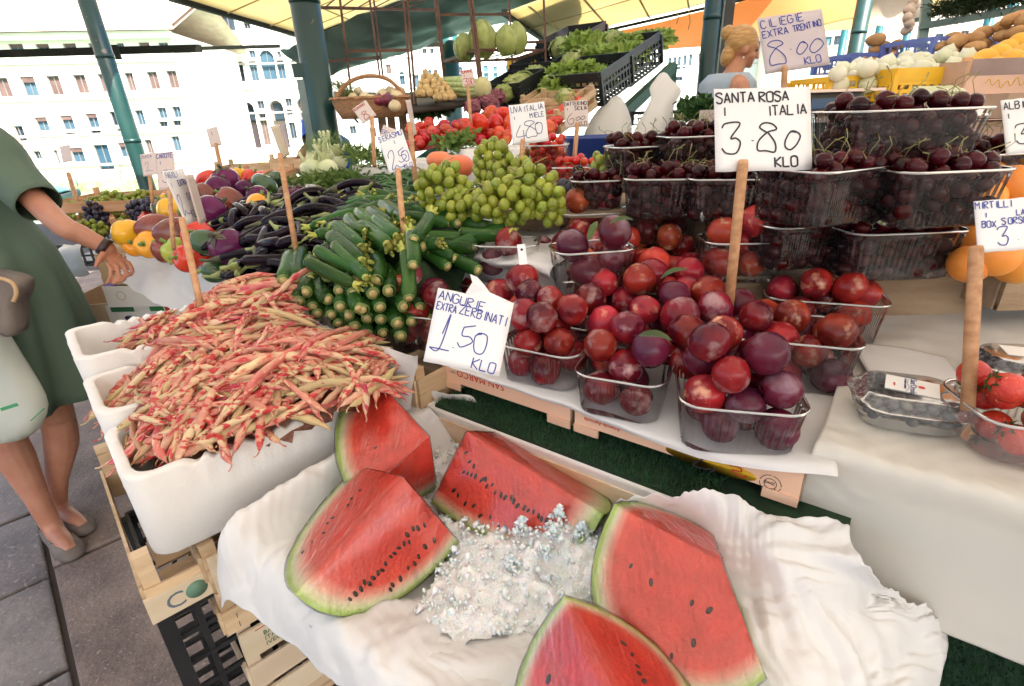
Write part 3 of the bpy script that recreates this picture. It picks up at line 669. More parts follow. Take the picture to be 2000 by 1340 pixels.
def lcrate(label,p,ang,L,Wd,z0,h,m,grp=None,nu=9,nv=3,name='plastic_crate',tilt=None,t=.006,st=.02):
    c=empty(name,(p[0],p[1],z0),ang); tag(c,label,'crate',grp)
    if tilt is not None: c.rotation_euler=(tilt[0],tilt[1],ang)
    X,Y,Zz=V((1,0,0)),V((0,1,0)),V((0,0,1)); nw=max(2,round(nu*Wd/L))
    for (o,u,w,k) in ((V((0,0,0)),X,L,nu),(V((0,Wd,0)),X,L,nu),(V((0,0,0)),Y,Wd,nw),(V((L,0,0)),Y,Wd,nw)):
        b=MB(); lattice(b,o,u,Zz,w,h,k,nv,t=t,solid_top=st); b.ob('side_panel',m,c,smooth=False)
    b=MB(); lattice(b,V((0,0,0)),X,Y,L,Wd,nu,nw,t=.012); b.ob('base',m,c,smooth=False)
    for x in (0,L):
        for y in (0,Wd): MB().box((x,y,h/2),(.022,.022,h+.004)).ob('corner_post',m,c,smooth=False)
    return c
# --- foam boxes ---
def foam(label,p,ang,L,Wd,z0,z1,wave=True,grp=None,name='foam_box',m=eps,notch=True,wall=.017,seed=0):
    """p: near left top corner of the box; ang: run of its long side"""
    o=empty(name,(p[0],p[1],z0),ang); tag(o,label,'foam box',grp)
    P=resample(rrect(L,Wd,.03),.0075); h=z1-z0; r=random.Random(seed)
    def ring(ins,z,wv=0,tap=0):
        out=[]
        for (x,y) in P:
            sx=(L/2-ins-tap)/(L/2); sy=(Wd/2-ins-tap)/(Wd/2); zz=z
            if wv:
                if abs(x)<L/2-.07 and abs(y)>Wd/2-.03: zz-= .014-.011*abs(math.sin((x+L)*math.pi/.028)) if wave else .004
                elif notch and abs(x)>L/2-.03 and abs(y)<Wd/2-.035: zz-=.006
            q=V((x*sx+L/2,y*sy+Wd/2,zz)); q+=V((1,1,1))*NZ.noise(V((x*30,y*30,z*30+seed)))*.0015
            out.append(q)
        return out
    rings=[ring(.012,0),ring(.004,.008),ring(.002,h*.5),ring(0,h-.003,1),ring(.0025,h,1),ring(wall-.0025,h,1),ring(wall,h-.003,1),ring(wall,h-.045),ring(wall+.004,h-.05),ring(wall+.006,.03),ring(wall+.014,.02)]
    vs,fs=loft(rings,True,False); k=(len(rings)-1)*len(P); fs.append([k+j for j in range(len(P))])
    b=mk('box_body',vs,fs,m,o); return o
e2=rad(42)
d1=V((math.cos(e2),math.sin(e2),0)); d2=V((-d1.y,d1.x,0))
corner=V((-.54,.592,0))
foam('white foam box of borlotti beans, the one nearest the watermelon',corner,e2,.50,.205,.85,1.0,seed=1)
b2c=corner+d2*.209; foam('middle white foam box of borlotti beans, with a dark smudge on its wall',b2c,e2,.50,.21,.87,1.02,seed=2)
b3c=corner+d2*.424-d1*.0; foam('farthest white foam box of borlotti beans, beside the green dress',b3c,e2,.50,.235,.895,1.05,seed=3)
sm=MB().ell(V((0,0,0)),(.006,.0008,.003),8,5,AX(d1,d2))
o_=sm.ob('smudge',mat('dirt_dark',(.04,.03,.02)),bpy.data.objects['foam_box.002'] if 'foam_box.002' in bpy.data.objects else None); 
if o_.parent: o_.location=(.13,-.002,.075); o_.rotation_euler=(0,0,0)
# --- supports left: printed board crate on black crate ---
ccorner=corner-d1*.022-d2*.0
s1=V((-.57,.59,0))
cof=wcrate('shallow wooden crate with faded COF lettering under the nearest bean box',s1,e2,.52,.42,.748,.098,boards=1,bh=.06,grp=None)
AXf=AX(d1,V((0,0,1)),-d2)   # front face frame (x along, y up, z out)
def face_m(x,z,off=-.0056,ang=0,flip=False): return Matrix.Translation((x,off,z))@Matrix.Rotation(math.pi/2,4,'X')@Matrix.Rotation(ang,4,'Z')
MB().box((.26,-.008,.024),(.53,.006,.048)).ob('front_board',mat('pale_board',(.62,.5,.34),(.7,.58,.42),scale=5,st=(1,6,6)),cof,smooth=False)
printed('C',cof,face_m(.018,.010,-.0115),.040,ink('slate',(.12,.16,.2)))
b=MB().tube([V((.062,-.0112,.0245)),V((.062,-.0122,.0245))],.0155,24); b.ob('emblem',ink('leaf',(.13,.24,.16)),cof)
printed('F',cof,face_m(.080,.010,-.0115),.040,ink('slate',(.12,.16,.2)))
lcrate('tall black plastic crate standing under the COF crate',V((-.565,.60,0)),e2,.40,.3,.50,.246,blackp,nu=9,nv=4,t=.009,st=.03)
# trestle that carries the left group, set back
tr=empty('trestle',(-.35,1.0,0),e2); tag(tr,'dark folding trestle set back under the bean boxes','trestle')
for (x,y) in ((.0,-.1),(.35,-.1),(.0,.35),(.35,.35)): MB().bar((x,y,0),(x+.0,y,.49),.03).ob('leg',blackp,tr,smooth=False)
MB().box((.17,.05,.485),(.62,.62,.025)).ob('board',mat('dark_board',(.06,.05,.04)),tr,smooth=False)
# --- supports centre: stack of wooden crates under the melon tray ---
s2=V((-.50,.632,0))
ca=wcrate('deep wooden crate with stapled boards, topmost under the melon tray',s2,e2,.46,.32,.655,.17,boards=2,bh=.05,m=wood)
MB().box((.1,-.009,.132),(.19,.006,.078)).ob('front_board',mat('pale_board',(.6,.5,.34)),ca,smooth=False)
stp=mat('staple',(.12,.1,.09),rough=.4,metal=.8)
for x in (.02,):
    for z in (.105,.125,.145,.163,.02,.04): MB().box((x,-.0125,z),(.0012,.001,.010)).ob('staple',stp,ca,smooth=False)
MB().box((.235,-.0082,.09),(.47,.005,.014)).ob('rail',woodr,ca,smooth=False)
cb=wcrate('wooden crate printed with red CO lettering, second from the top under the melon tray',s2+d1*.012,e2,.5,.32,.50,.145,boards=1,bh=.06,m=mat('pale_crate',(.6,.47,.33),(.68,.55,.4),scale=5,st=(1,6,6)))
MB().box((.25,-.008,.115),(.50,.006,.062)).ob('front_board',mat('pale_board',(.62,.5,.34)),cb,smooth=False)
red=ink('red',(.55,.03,.02)); grn=ink('green',(.04,.16,.07))
printed('CO',cb,face_m(.125,.096,-.0118),.052,red)
printed('BAGIONI\nITALIA\nIVECEM',cb,face_m(.036,.121,-.0118),.013,grn)
MB().box((.08,-.0118,.141),(.11,.0006,.0012)).ob('rule',red,cb,smooth=False)
MB().box((.3,-.008,.03),(.36,.006,.05)).ob('front_board',mat('pinkish_board',(.62,.45,.36),(.7,.52,.43),scale=4,st=(1,6,6)),cb,smooth=False)
cc_=wcrate('wooden crate with faded red ROMAGNOLI lettering, lowest of the stack under the melon tray',s2+d1*.02,e2,.5,.32,.385,.11,boards=1,bh=.06,m=wood)
MB().box((.25,-.008,.08),(.50,.006,.055)).ob('front_board',mat('pale_board',(.62,.5,.34)),cc_,smooth=False)
printed('ROMAGNOLI S.P.A.',cc_,face_m(.16,.07,-.0118),.024,ink('red_faded',(.6,.15,.1)))
lcrate('black plastic crate, upper one under the printed wooden crates',s2-d1*.02+V((0,0,0)),e2,.52,.34,.195,.185,blackp,nu=9,nv=2,t=.012)
lcrate('black plastic crate standing on the pavement under the wooden crates',s2-d1*.02,e2,.52,.34,.005,.185,blackp,nu=9,nv=2,t=.012)
lcrate('black plastic crate tucked behind, under the right end of the melon tray',s2+d1*.56-d2*.1,e2,.46,.34,.43,.38,blackp,nu=9,nv=4,t=.012)
lcrate('black plastic crate on the pavement under the right end of the melon tray',s2+d1*.56-d2*.1,e2,.46,.34,.005,.415,blackp,nu=9,nv=4,t=.012)
# --- melon tray ---
TL=V((-.405,.592,0)); TW,TD=.66,.405
tray=empty('melon_tray',(TL.x,TL.y,.83),rad(-36.87)); tag(tray,'shallow white foam tray with brown stained inner wall, lined with paper under the melons','tray')
stain=mat('stained_foam',(.62,.36,.14),(.78,.66,.5),scale=12,rough=.7,st=(1,1,3),lo=.3,hi=.62)
MB().box((TW/2,TD/2,.012),(TW,TD,.024)).ob('tray_base',eps,tray,smooth=False)
for (c_,d_) in (((TW/2,.012,.036),(TW,.024,.024)),((.012,TD/2,.040),(.024,TD-.048,.032)),((TW-.012,TD/2,.036),(.024,TD-.048,.024)),((TW/2,TD-.014,.068),(TW,.028,.09))):
    me=MB().box(c_,d_); o=me.ob('tray_wall',eps,tray,smooth=False); m_=o.modifiers.new('b','BEVEL'); m_.width=.006; m_.segments=3
MB().box((TW/2,TD-.030,.064),(TW-.05,.003,.066)).ob('stained_lining',stain,tray,smooth=False)
TZ=.858
def T(a,b,z): p=TL+XU*a+XV*b; return V((p.x,p.y,z))
# paper lining the tray and folded over its left and front edges
g=[[T(-.045,.36,.91),T(.03,.37,.945),T(.10,.375,.875),T(.24,.375,.865),T(.40,.37,.864)],
   [T(-.03,.24,.90),T(.012,.24,.944),T(.07,.24,.872),T(.24,.24,.862),T(.42,.24,.862)],
   [T(-.03,.10,.88),T(.005,.10,.945),T(.06,.12,.868),T(.24,.12,.862),T(.43,.12,.862)],
   [T(-.035,-.01,.85),T(.0,-.01,.93),T(.07,.01,.893),T(.24,.0,.890),T(.44,.0,.890)],
   [T(-.01,-.045,.80),T(.02,-.04,.83),T(.09,-.03,.82),T(.24,-.03,.83),T(.44,-.03,.83)]]
o=sheet('lining_paper',g,paper,n=24,wr=.003,ws=20,th=.0006,seed=2,fold=.010); tag(o,'crumpled white paper lining the melon tray, folded over its left corner','paper')
# right part of the lining: crumpled, thrown over the right rim and hanging down
g=[[Z(1195,990,.94),Z(1300,960,.972),Z(1400,965,.972),Z(1500,995,.972),Z(1650,1030,.962)],
   [Z(1200,1060,.88),Z(1310,1040,.90),Z(1420,1030,.945),Z(1510,1050,.958),Z(1690,1100,.958)],
   [Z(1210,1150,.86),Z(1330,1150,.87),Z(1450,1130,.91),Z(1560,1120,.945),Z(1740,1160,.90)],
   [Z(1210,1280,.86),Z(1350,1290,.86),Z(1490,1250,.89),Z(1640,1210,.90),Z(1850,1225,.84)],
   [Z(1200,1420,.86),Z(1350,1430,.86),Z(1520,1380,.88),Z(1680,1360,.86),Z(1835,1345,.80)],
   [Z(1200,1560,.86),Z(1380,1560,.86),Z(1560,1500,.86),Z(1700,1480,.82),Z(1830,1440,.76)]]
o=sheet('lining_paper',g,paper,n=22,wr=.002,ws=18,th=.0006,seed=5,fold=.016); tag(o,'crumpled white paper spread from the melon tray down to the turf skirt','paper')
g=[[Z(770,1235,.868),Z(830,1225,.872),Z(920,1225,.87),Z(1010,1215,.87)],[Z(720,1265,.868),Z(800,1260,.875),Z(930,1260,.875),Z(1050,1255,.872)],[Z(780,1320,.86),Z(860,1300,.885),Z(960,1300,.885),Z(1070,1300,.88)],[Z(830,1380,.84),Z(880,1370,.87),Z(980,1370,.87),Z(1100,1370,.87)]]
o=sheet('lining_paper',g,paper,n=20,wr=.002,ws=24,th=.0006,seed=8,fold=.004); tag(o,'torn white paper under the lowest watermelon piece at the tray front','paper')
g=[[D(800,772,1.02),D(860,770,1.02),D(920,775,1.01)],[Z(810,830,.90),Z(900,820,.90),Z(985,850,.905)],[Z(850,905,.875),Z(950,890,.88),Z(1045,905,.885)]]
o=sheet('lining_paper',g,paper,n=24,wr=.003,ws=22,th=.0006,seed=11,fold=.01); tag(o,'crumpled white paper at the back corner of the tray, below the 1.50 sign','paper')
# --- crates of plums ---
pk=mat('peach_print_crate',(.78,.47,.31),(.82,.53,.37),scale=3,rough=.6)
pw=mat('crate_dark_wood',(.26,.17,.10),(.38,.27,.17),scale=5,rough=.8,st=(1,6,6),bump=.3)
def pcrate(label,s0,L,z0=.955,h=.058):
    p=V((.377,.557,0))-XU*s0; c=empty('plum_crate',(p.x,p.y,z0),rad(-36.87)); tag(c,label,'crate')
    Wd=.5
    MB().box((L/2,0,h*.62),(L-.004,.006,h*.70)).ob('front_board',pk,c,smooth=False)
    MB().box((L/2,Wd,h/2),(L-.004,.006,h)).ob('rear_board',pk,c,smooth=False)
    for x in (.005,L-.005): MB().box((x,Wd/2,h/2),(.008,Wd-.008,h*.9)).ob('side_board',pw,c,smooth=False)
    for x in (.024,L-.024):
        for y in (.018,Wd-.018): MB().box((x,y,h/2+.001),(.03,.028,h+.002)).ob('corner_post',pw if y<.1 else pk,c,smooth=False)
        MB().box((x,-.0035,h*.14),(.045,.004,h*.26)).ob('foot',pk,c,smooth=False)
    for k in range(4): MB().box((L/2,.06+k*.125,.01),(L-.02,.10,.005)).ob('slat',pw,c,smooth=False)
    return c
pc1=pcrate('peach coloured plum crate with the ITALIA stamp and yellow emblem, right hand of two',.345,.345)
pc2=pcrate('peach coloured plum crate with upside down red lettering, behind the sign for 1.50',.345+.30,.295)
# prints on the right crate
def pm(x,z,ang=0,off=-.0036): return Matrix.Translation((x,off,z))@Matrix.Rotation(math.pi/2,4,'X')@Matrix.Rotation(ang,4,'Z')
yl=ink('yellow',(.85,.5,.02)); dk=ink('black',(.03,.025,.03))
b=MB().tube([V((0,-.0034,0)),V((0,-.0038,0))],1,28); o=b.ob('emblem',yl,pc1); o.scale=(.065,1,.013); o.location=(.225,0,.024)
b=MB()
for (x,z,a) in ((.0,0,0),):
    P=[V((-.014,.008,0)),V((.006,.010,0)),V((-.012,-.010,0)),V((.004,-.012,0)),V((.018,-.006,0)),V((.014,-.014,0))]
    ribbon(b,cat(P,6),.0022,.0003)
b.ob('script_letter',dk,pc1,mw=pm(.215,.024,0,-.0039))
b=MB(); P=[V((-.012,.006,0)),V((0,.008,0)),V((.004,.002,0)),V((-.008,0,0)),V((.004,-.006,0)),V((.012,-.002,0))]; ribbon(b,cat(P,6),.0018,.0003); b.ob('script_letter',red,pc1,mw=pm(.265,.026,0,-.0039))
st_=MB(); 
for r_ in (.0135,.0078):
    N=40; 
    for k in range(N):
        if r_>.01 and k%10==9: continue
        a0,a1=2*math.pi*k/N,2*math.pi*(k+1)/N
        ribbon(st_,[V((math.cos(t)*r_,math.sin(t)*r_,0)) for t in (a0,(a0+a1)/2,a1)],.0009,.0002)
st_.ob('stamp_ring',dk,pc1,mw=pm(.307,.0235))
printed('ZNG',pc1,pm(.3125,.0265,math.pi),.006,dk)
for k,ch in enumerate('ITALIA'):
    a=rad(270-45+k*18); printed(ch,pc1,pm(.307+math.cos(a)*.0108,.0235+math.sin(a)*.0108,a+math.pi/2),.0045,dk,al='CENTER')
printed('Azienda Agricola',pc1,pm(.085,.033,math.pi),.0095,red)
printed('www.plums.it',pc1,pm(.335,.034,math.pi/2*3),.003,dk) if False else None
printed("SAN MARCO",pc2,pm(.155,.046,math.pi),.020,red)
printed("c/o",pc2,pm(.035,.040,math.pi),.009,ink('grey',(.35,.3,.28)))
# paper under the punnets, curling over the crate front
def Pc(s,b,z): p=V((.377,.557,0))-XU*s+XV*b; return V((p.x,p.y,z))
cr_top=1.014
g=[[Pc(s,b,cr_top+dz) for s in (.66,.52,.38,.22,.08,-.015)] for b,dz in ((.50,.004),(.36,.004),(.2,.005),(.06,.006))]
g.append([Pc(.62,-.012,cr_top-.002),Pc(.52,-.010,cr_top),Pc(.36,-.012,cr_top),Pc(.22,-.016,cr_top-.004),Pc(.08,-.014,cr_top+.004),Pc(-.03,.02,cr_top+.012)])
g.append([Pc(.58,-.012,cr_top-.004),Pc(.50,-.016,cr_top-.008),Pc(.36,-.018,cr_top-.010),Pc(.22,-.022,cr_top-.016),Pc(.10,-.028,cr_top-.012),Pc(-.035,.0,cr_top+.006)])
o=sheet('crate_paper',g,paper,n=8,wr=.0025,ws=14,th=.0006,seed=3); tag(o,'smooth white paper under the plum punnets, curling over the crate front','paper')
# --- right hand cloth with the berries ---
cz=1.04
def Rc(a,b,z=cz): p=V((.404,.58,0))+XU*a+XV*b; return V((p.x,p.y,z))
g=[[Rc(a,b,cz+dz+.12*max(0,b-.35)) for a in (-.005,.12,.28,.5,.9)] for b,dz in ((1.1,.0),(.75,0),(.5,.0),(.3,0),(.14,0),(.03,0))]
g.append([Rc(a,-.004,cz-.006) for a in (-.008,.12,.28,.5,.9)])
g.append([Rc(a,-.010,cz-.05) for a in (-.010,.12,.28,.5,.9)])
g.append([Rc(a,-.014,cz-.12) for a in (-.012,.12,.28,.5,.9)])
g.append([Rc(a,-.024,cz-.205) for a in (-.02,.12,.28,.5,.9)])
o=sheet('table_paper',g,papery,n=18,wr=.002,ws=10,th=.0006,seed=6,fold=.006); tag(o,'cream waxed paper covering the berry table and hanging over its edge','paper')
o=empty('berry_crate',Rc(.0,.012,.95),rad(-36.87)); tag(o,'wooden crate hidden under the cream paper of the berries','crate')
for (c_,d_) in (((.3,.0,.042),(.6,.008,.08)),((.004,.25,.042),(.008,.48,.08)),((.596,.25,.042),(.008,.48,.08)),((.3,.5,.042),(.6,.008,.08)),((.3,.25,.078),(.58,.48,.006))): MB().box(c_,d_).ob('board',pk,o,smooth=False)
g=[[Rc(.0,.36,cz+.012),Rc(.06,.37,cz+.014),Rc(.13,.37,cz+.012)],[Rc(.01,.30,cz+.012),Rc(.07,.30,cz+.014),Rc(.15,.31,cz+.010)],[Rc(.03,.25,cz+.008),Rc(.09,.245,cz+.008),Rc(.14,.26,cz+.006)]]
o=sheet('loose_paper',g,paper,n=6,wr=.003,th=.0005); tag(o,'small loose sheet of white paper lying between cherries and blueberries','paper')
# --- cloth lined boxes of the vegetable table ---
tb2=empty('stall_table',(0,0,0)); tag(tb2,'long vegetable table hidden under the courgettes and peppers','table')
fr=[(-1.40,2.02),(-.72,1.52),(-.30,1.02),(-.10,.94)]
back=[(.9,3.2),(-1.6,4.2)]
poly=fr+back; n=len(poly)
vs=[V((x,y,.93)) for x,y in poly]+[V((x,y,.98)) for x,y in poly]
mk('table_top',vs,[tuple(range(n-1,-1,-1)),tuple(range(n,2*n))]+[(i,(i+1)%n,n+(i+1)%n,n+i) for i in range(n)],mat('table_wood',(.3,.22,.15)),tb2,False)
for x,y in ((-1.3,2.2),(-.5,1.5),(.6,3.0),(-1.5,3.9)): MB().box((x,y,.47),(.06,.06,.93)).ob('leg',mat('steel_leg',(.1,.1,.1)),tb2,smooth=False)
g=[[Z(252,492,1.02),Z(330,500,1.03),Z(420,530,1.05),Z(500,560,1.07),Z(600,630,1.085)],
   [Z(243,500,1.0),Z(320,512,1.01),Z(410,545,1.03),Z(490,580,1.05),Z(590,645,1.07)],
   [Z(236,520,.97),Z(310,548,.965),Z(400,585,.96),Z(480,620,.97),Z(580,680,.98)],
   [Z(232,546,.935),Z(305,592,.905),Z(390,625,.90),Z(470,665,.90),Z(560,720,.91)]]
o=sheet('table_paper',g,mat('hanging_paper',(.78,.76,.72),(.84,.82,.8),scale=3,rough=.6,trl=.35,bump=.5,bscale=6),n=14,wr=.006,ws=11,th=.0006,seed=4,fold=.01); tag(o,'white paper hanging below the peppers and the single round eggplant','paper')
g=[[Z(520,575,1.09),Z(600,620,1.085),Z(700,660,1.08),Z(790,688,1.07),Z(812,690,1.07)],
   [Z(545,612,1.06),Z(625,655,1.06),Z(715,690,1.055),Z(790,705,1.05),Z(812,715,1.04)],
   [Z(560,640,1.03),Z(640,690,1.02),Z(725,730,1.01),Z(785,750,1.0),Z(806,770,.98)],
   [Z(580,680,.99),Z(660,740,.97),Z(740,775,.96),Z(780,800,.95),Z(800,800,.95)]]
o=sheet('table_paper',g,paper,n=16,wr=.005,ws=20,th=.0006,seed=9,fold=.008); tag(o,'crumpled white paper hanging in front of the cut courgette ends','paper')
# wooden crate seen under the 1.50 sign
wcrate('small light wooden crate wedged under the sign for 1.50',Z(818,785,.955),rad(53),.2,.10,.93,.07,boards=1,bh=.07)
# grape shelf
sh=empty('grape_shelf',(0,0,0)); tag(sh,'raised shelf lined with pinkish white paper under the green grapes','shelf')
a,b_=D(742,400,1.30),D(1095,455,1.02); zt=1.17; a.z=zt;b_.z=zt
u=(b_-a).normalized(); w_=V((-u.y,u.x,0))
vs=[p+V((0,0,dz)) for dz in (-.19,0) for p in (a,b_,b_+w_*.6,a+w_*.9)]
mk('shelf_board',vs,[(3,2,1,0),(4,5,6,7),(0,1,5,4),(1,2,6,5),(2,3,7,6),(3,0,4,7)],paper,sh,False)
g=[[a+u*t*(b_-a).length+w_*.5+V((0,0,.01)) for t in (0,.25,.5,.75,1)],[a+u*t*(b_-a).length+V((0,0,.012)) for t in (0,.25,.5,.75,1)],[a+u*t*(b_-a).length-w_*.012+V((0,0,-.03)) for t in (0,.25,.5,.75,1)],[a+u*t*(b_-a).length-w_*.012+V((0,0,-.11)) for t in (0,.25,.5,.75,1)]]
sheet('shelf_paper',g,paper,n=8,wr=.010,ws=10,th=.0006,parent=sh,fold=.01)
# --- printed crates behind the customer's arm ---
lil=mat('lilac_board',(.25,.2,.5),(.33,.28,.6),scale=3); whb=mat('white_card',(.72,.70,.68),(.78,.76,.74),scale=3)
pA=Z(232,520,.93); 
def ucrate(label,px,py,z,ang,L,Wd,h,front,side,prints=()):
    p=Z(px,py,z); c=empty('fruit_crate',(p.x,p.y,z),ang); tag(c,label,'crate')
    MB().box((L/2,0,h/2),(L,.008,h)).ob('front_board',front,c,smooth=False)
    MB().box((L/2,Wd,h/2),(L,.008,h)).ob('rear_board',front,c,smooth=False)
    MB().box((.004,Wd/2,h*.62),(.008,Wd-.01,h*.45)).ob('side_board',side,c,smooth=False)
    MB().box((L-.004,Wd/2,h*.62),(.008,Wd-.01,h*.45)).ob('side_board',side,c,smooth=False)
    for x in (.02,L-.02):
        for y in (.02,Wd-.02): MB().box((x,y,h/2+.004),(.032,.030,h+.008)).ob('corner_post',lil,c,smooth=False)
    MB().box((L/2,Wd/2,.006),(L-.02,Wd-.02,.008)).ob('base_board',pw,c,smooth=False); return c
ua=ucrate('wooden crate with dark framed stamp, topmost of the stack under the bracelet hand',206,556,.85,rad(-2),.40,.42,.13,mat('tan_board',(.6,.42,.24),(.68,.5,.32),scale=4,st=(1,5,5)),mat('pale_board',(.62,.5,.34)))
ub=ucrate('white printed crate with lilac edges, second of the stack under the bracelet hand',214,600,.76,rad(-2),.40,.42,.09,whb,whb)
uc=ucrate('white crate with green and red band, lowest of the stack under the bracelet hand',222,640,.66,rad(-2),.40,.42,.10,whb,whb)
for c_,(z,h) in ((uc,(.085,.024)),):
    for x,w,mm in ((.07,.10,ink('green',(.03,.25,.05))),(.155,.05,whb),(.22,.06,ink('green2',(.03,.2,.05))),(.30,.09,red)): MB().box((x,-.0048,z),(w,.0015,h)).ob('band',mm,c_,smooth=False)
    b=MB().tube([V((0,-.0048,0)),V((0,-.0056,0))],1,20).ob('emblem',ink('navy',(.05,.06,.2)),c_); b.scale=(.022,1,.011); b.location=(.09,0,.045)
b=MB(); N=24
ribbon(b,[V((.018*math.cos(2*math.pi*k/N),.018*math.sin(2*math.pi*k/N),0)) for k in range(N+1)],.004,.0003); b.ob('emblem',ink('tan',(.6,.45,.35)),ub,mw=face_m(.07,.05,-.0045))
for i,(y,z) in enumerate(((.12,.07),)):
    b=MB().box((-.0012,.25,.075),(.001,.16,.05)).ob('band',ink('pinkred',(.75,.25,.2)),uc,smooth=False)
    b=MB().box((-.0012,.38,.075),(.001,.05,.05)).ob('band',ink('green',(.03,.25,.05)),uc,smooth=False)
    b=MB().box((-.0012,.28,.09),(.001,.12,.03)).ob('stamp_frame',dk,ua,smooth=False)
lc=wcrate('light wooden COFERA crate standing behind the green dress',Z(150,700,.50),rad(5),.42,.36,.50,.27,boards=1,bh=.25,m=mat('tan_board',(.6,.42,.24),(.68,.5,.32),scale=4,st=(1,5,5)))
fm=lambda x,z:Matrix.Translation((x,-.0056,z))@Matrix.Rotation(math.pi/2,4,'X')
printed('C',lc,fm(.06,.10),.06,dk); printed('O',lc,fm(.095,.10),.06,ink('lime',(.15,.5,.08))); printed('FERA',lc,fm(.145,.10),.06,dk)
bl_=empty('fruit_crate',Z(118,520,.80),rad(3)); tag(bl_,'black crate lined with a folded white paper sheet, between dress and wooden crates','crate')
b=MB(); lattice(b,V((0,0,0)),V((1,0,0)),V((0,0,1)),.4,.10,9,2,t=.01); b.ob('side_panel',blackp,bl_,smooth=False)
b=MB(); lattice(b,V((0,.36,0)),V((1,0,0)),V((0,0,1)),.4,.10,9,2,t=.01); b.ob('side_panel',blackp,bl_,smooth=False)
MB().box((.2,.18,.01),(.39,.35,.02)).ob('base',blackp,bl_,smooth=False)
g=[[D(120,478,2.55),D(150,480,2.5),D(180,478,2.45)],[D(112,490,2.35),D(140,484,2.3),D(160,478,2.25)],[D(118,520,2.3),D(145,518,2.26),D(168,522,2.22)],[D(125,545,2.3),D(150,541,2.26),D(176,536,2.22)]]
tag(sheet('crate_paper',g,paper,n=6,wr=.01,ws=8,th=.001),'creased white paper hanging from the black crate behind the green dress','paper')
# ================= PRODUCE =================
def pxin(poly): # polygon test in photograph pixels is done in the world: poly of Z points
    return poly
# ---- borlotti beans ----
podm=mat('borlotti_pod',(.60,.44,.26),(.54,.20,.15),scale=34,rough=.55,hrnd=.018,rnd=.15,st=(.35,1,1),lo=.40,hi=.56,c3=(.46,.03,.05),s3=130,l3=.50,h3=.58,bump=.25,bscale=120)
podg=mat('pale_pod',(.52,.42,.20),(.46,.28,.15),scale=30,rough=.55,hrnd=.02,rnd=.12,st=(.35,1,1),c3=(.5,.10,.08),s3=120,l3=.6,h3=.66)
podd=mat('mottled_red_pod',(.50,.08,.08),(.56,.30,.20),scale=60,rough=.55,rnd=.12,st=(.35,1,1),c3=(.68,.42,.26),s3=160,l3=.55,h3=.62)
def podmesh(L,bend,m,seed):
    r=random.Random(seed); path=[]; rr=[]; el=[]; N=15; nb=r.uniform(5,7)
    for i in range(N):
        t=i/(N-1); x=(t-.5)*L; w=min(1,(t/.12)**.7 if t>0 else 0)*min(1,((1-t)/.16)**.8 if t<1 else 0)
        path.append(V((x,bend*L*(1-(2*t-1)**2)+.002*math.sin(t*9+seed),.0015*math.sin(t*7+seed*2))))
        rr.append(max(.0006,.0064*w*(1+.14*math.sin(t*nb*2*math.pi+1)))); el.append((1.0,.72))
    path[-1]+=V((.006,.002,0))
    b=MB().tube(path,rr,8,ell=el)
    b.tube([path[0],path[0]-V((.006,-.001,0)),path[0]-V((.010,-.004,0))],[.0012,.001,.0012],5); return b.mesh('bean_pod',m)
pods=[podmesh(L,bd,m,i) for i,(L,bd,m) in enumerate(((.125,.09,podm),(.14,-.07,podm),(.11,.14,podd),(.13,.03,podm),(.12,.07,podg),(.10,-.08,podm),(.135,.14,podd),(.105,.03,podg),(.13,-.10,podm),(.115,.18,podm)))]
bz=[(235,925,.93),(180,815,.93),(300,930,.955),(250,840,.945),(330,880,.985),(450,875,.998),(600,805,1.015),(560,850,.995),(330,800,1.02),(420,760,1.045),(520,730,1.07),(620,700,1.075),(700,690,1.06),(765,730,1.03),(740,760,1.015),(640,640,1.085),(560,620,1.10),(500,570,1.125),(540,560,1.12),(440,600,1.115),(380,640,1.11),(300,640,1.05),(240,680,.985),(300,700,.985),(200,690,.965),(360,690,1.06),(180,800,.94),(215,780,.95),(300,770,.985)]
bp_=[(250,690,.98),(300,645,1.03),(385,590,1.1),(470,562,1.13),(548,552,1.14),(545,605,1.12),(590,650,1.10),(690,655,1.09),(745,715,1.06),(735,745,1.05),(640,782,1.03),(560,825,1.01),(450,868,1.0),(340,900,.97),(275,905,.96),(290,850,.97),(330,790,.99),(240,812,.95),(222,800,.95),(290,755,.97),(330,710,1.0)]
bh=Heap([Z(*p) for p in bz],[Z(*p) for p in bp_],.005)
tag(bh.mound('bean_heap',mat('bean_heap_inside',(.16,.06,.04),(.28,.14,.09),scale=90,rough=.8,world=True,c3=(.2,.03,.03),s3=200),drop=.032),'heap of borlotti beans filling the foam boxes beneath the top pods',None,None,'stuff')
def put(name,me,c,d,roll=None,s=1,label=None,cat_=None,grp=None,parent=None):
    o=obj(name,me,parent,mw=mw(c,frame(d,roll=R.uniform(0,6.28) if roll is None else roll),s))
    return tag(o,label,cat_,grp)
vs=[];fs=[]
cnt=0
for i in range(680):
    x,y=bh.rnd(); a=rad(R.choice([20,35,50,60,-20,150,80])+R.uniform(-28,28))
    c,d=bh.drop(x,y,a,.115,.0075,.35,.020)
    me=R.choice(pods+[pods[4],pods[7]]); s=R.uniform(.9,1.2)
    if i<380:   # lower layer, joined
        m4=mw(c,frame(d,roll=R.uniform(0,6)),s); k=len(vs)
        vs+=[m4@v.co for v in me.vertices]; fs+=[[q+k for q in p.vertices] for p in me.polygons]
    else: put('bean_pod',me,c,d,s=s,label='streaky pink and cream borlotti bean pod heaped in the foam boxes',cat_='bean pod',grp='borlotti bean pods heaped in the foam boxes')
tag(mk('bean_pods',vs,fs,podm),'lower layer of pink borlotti bean pods',None,None,'stuff')
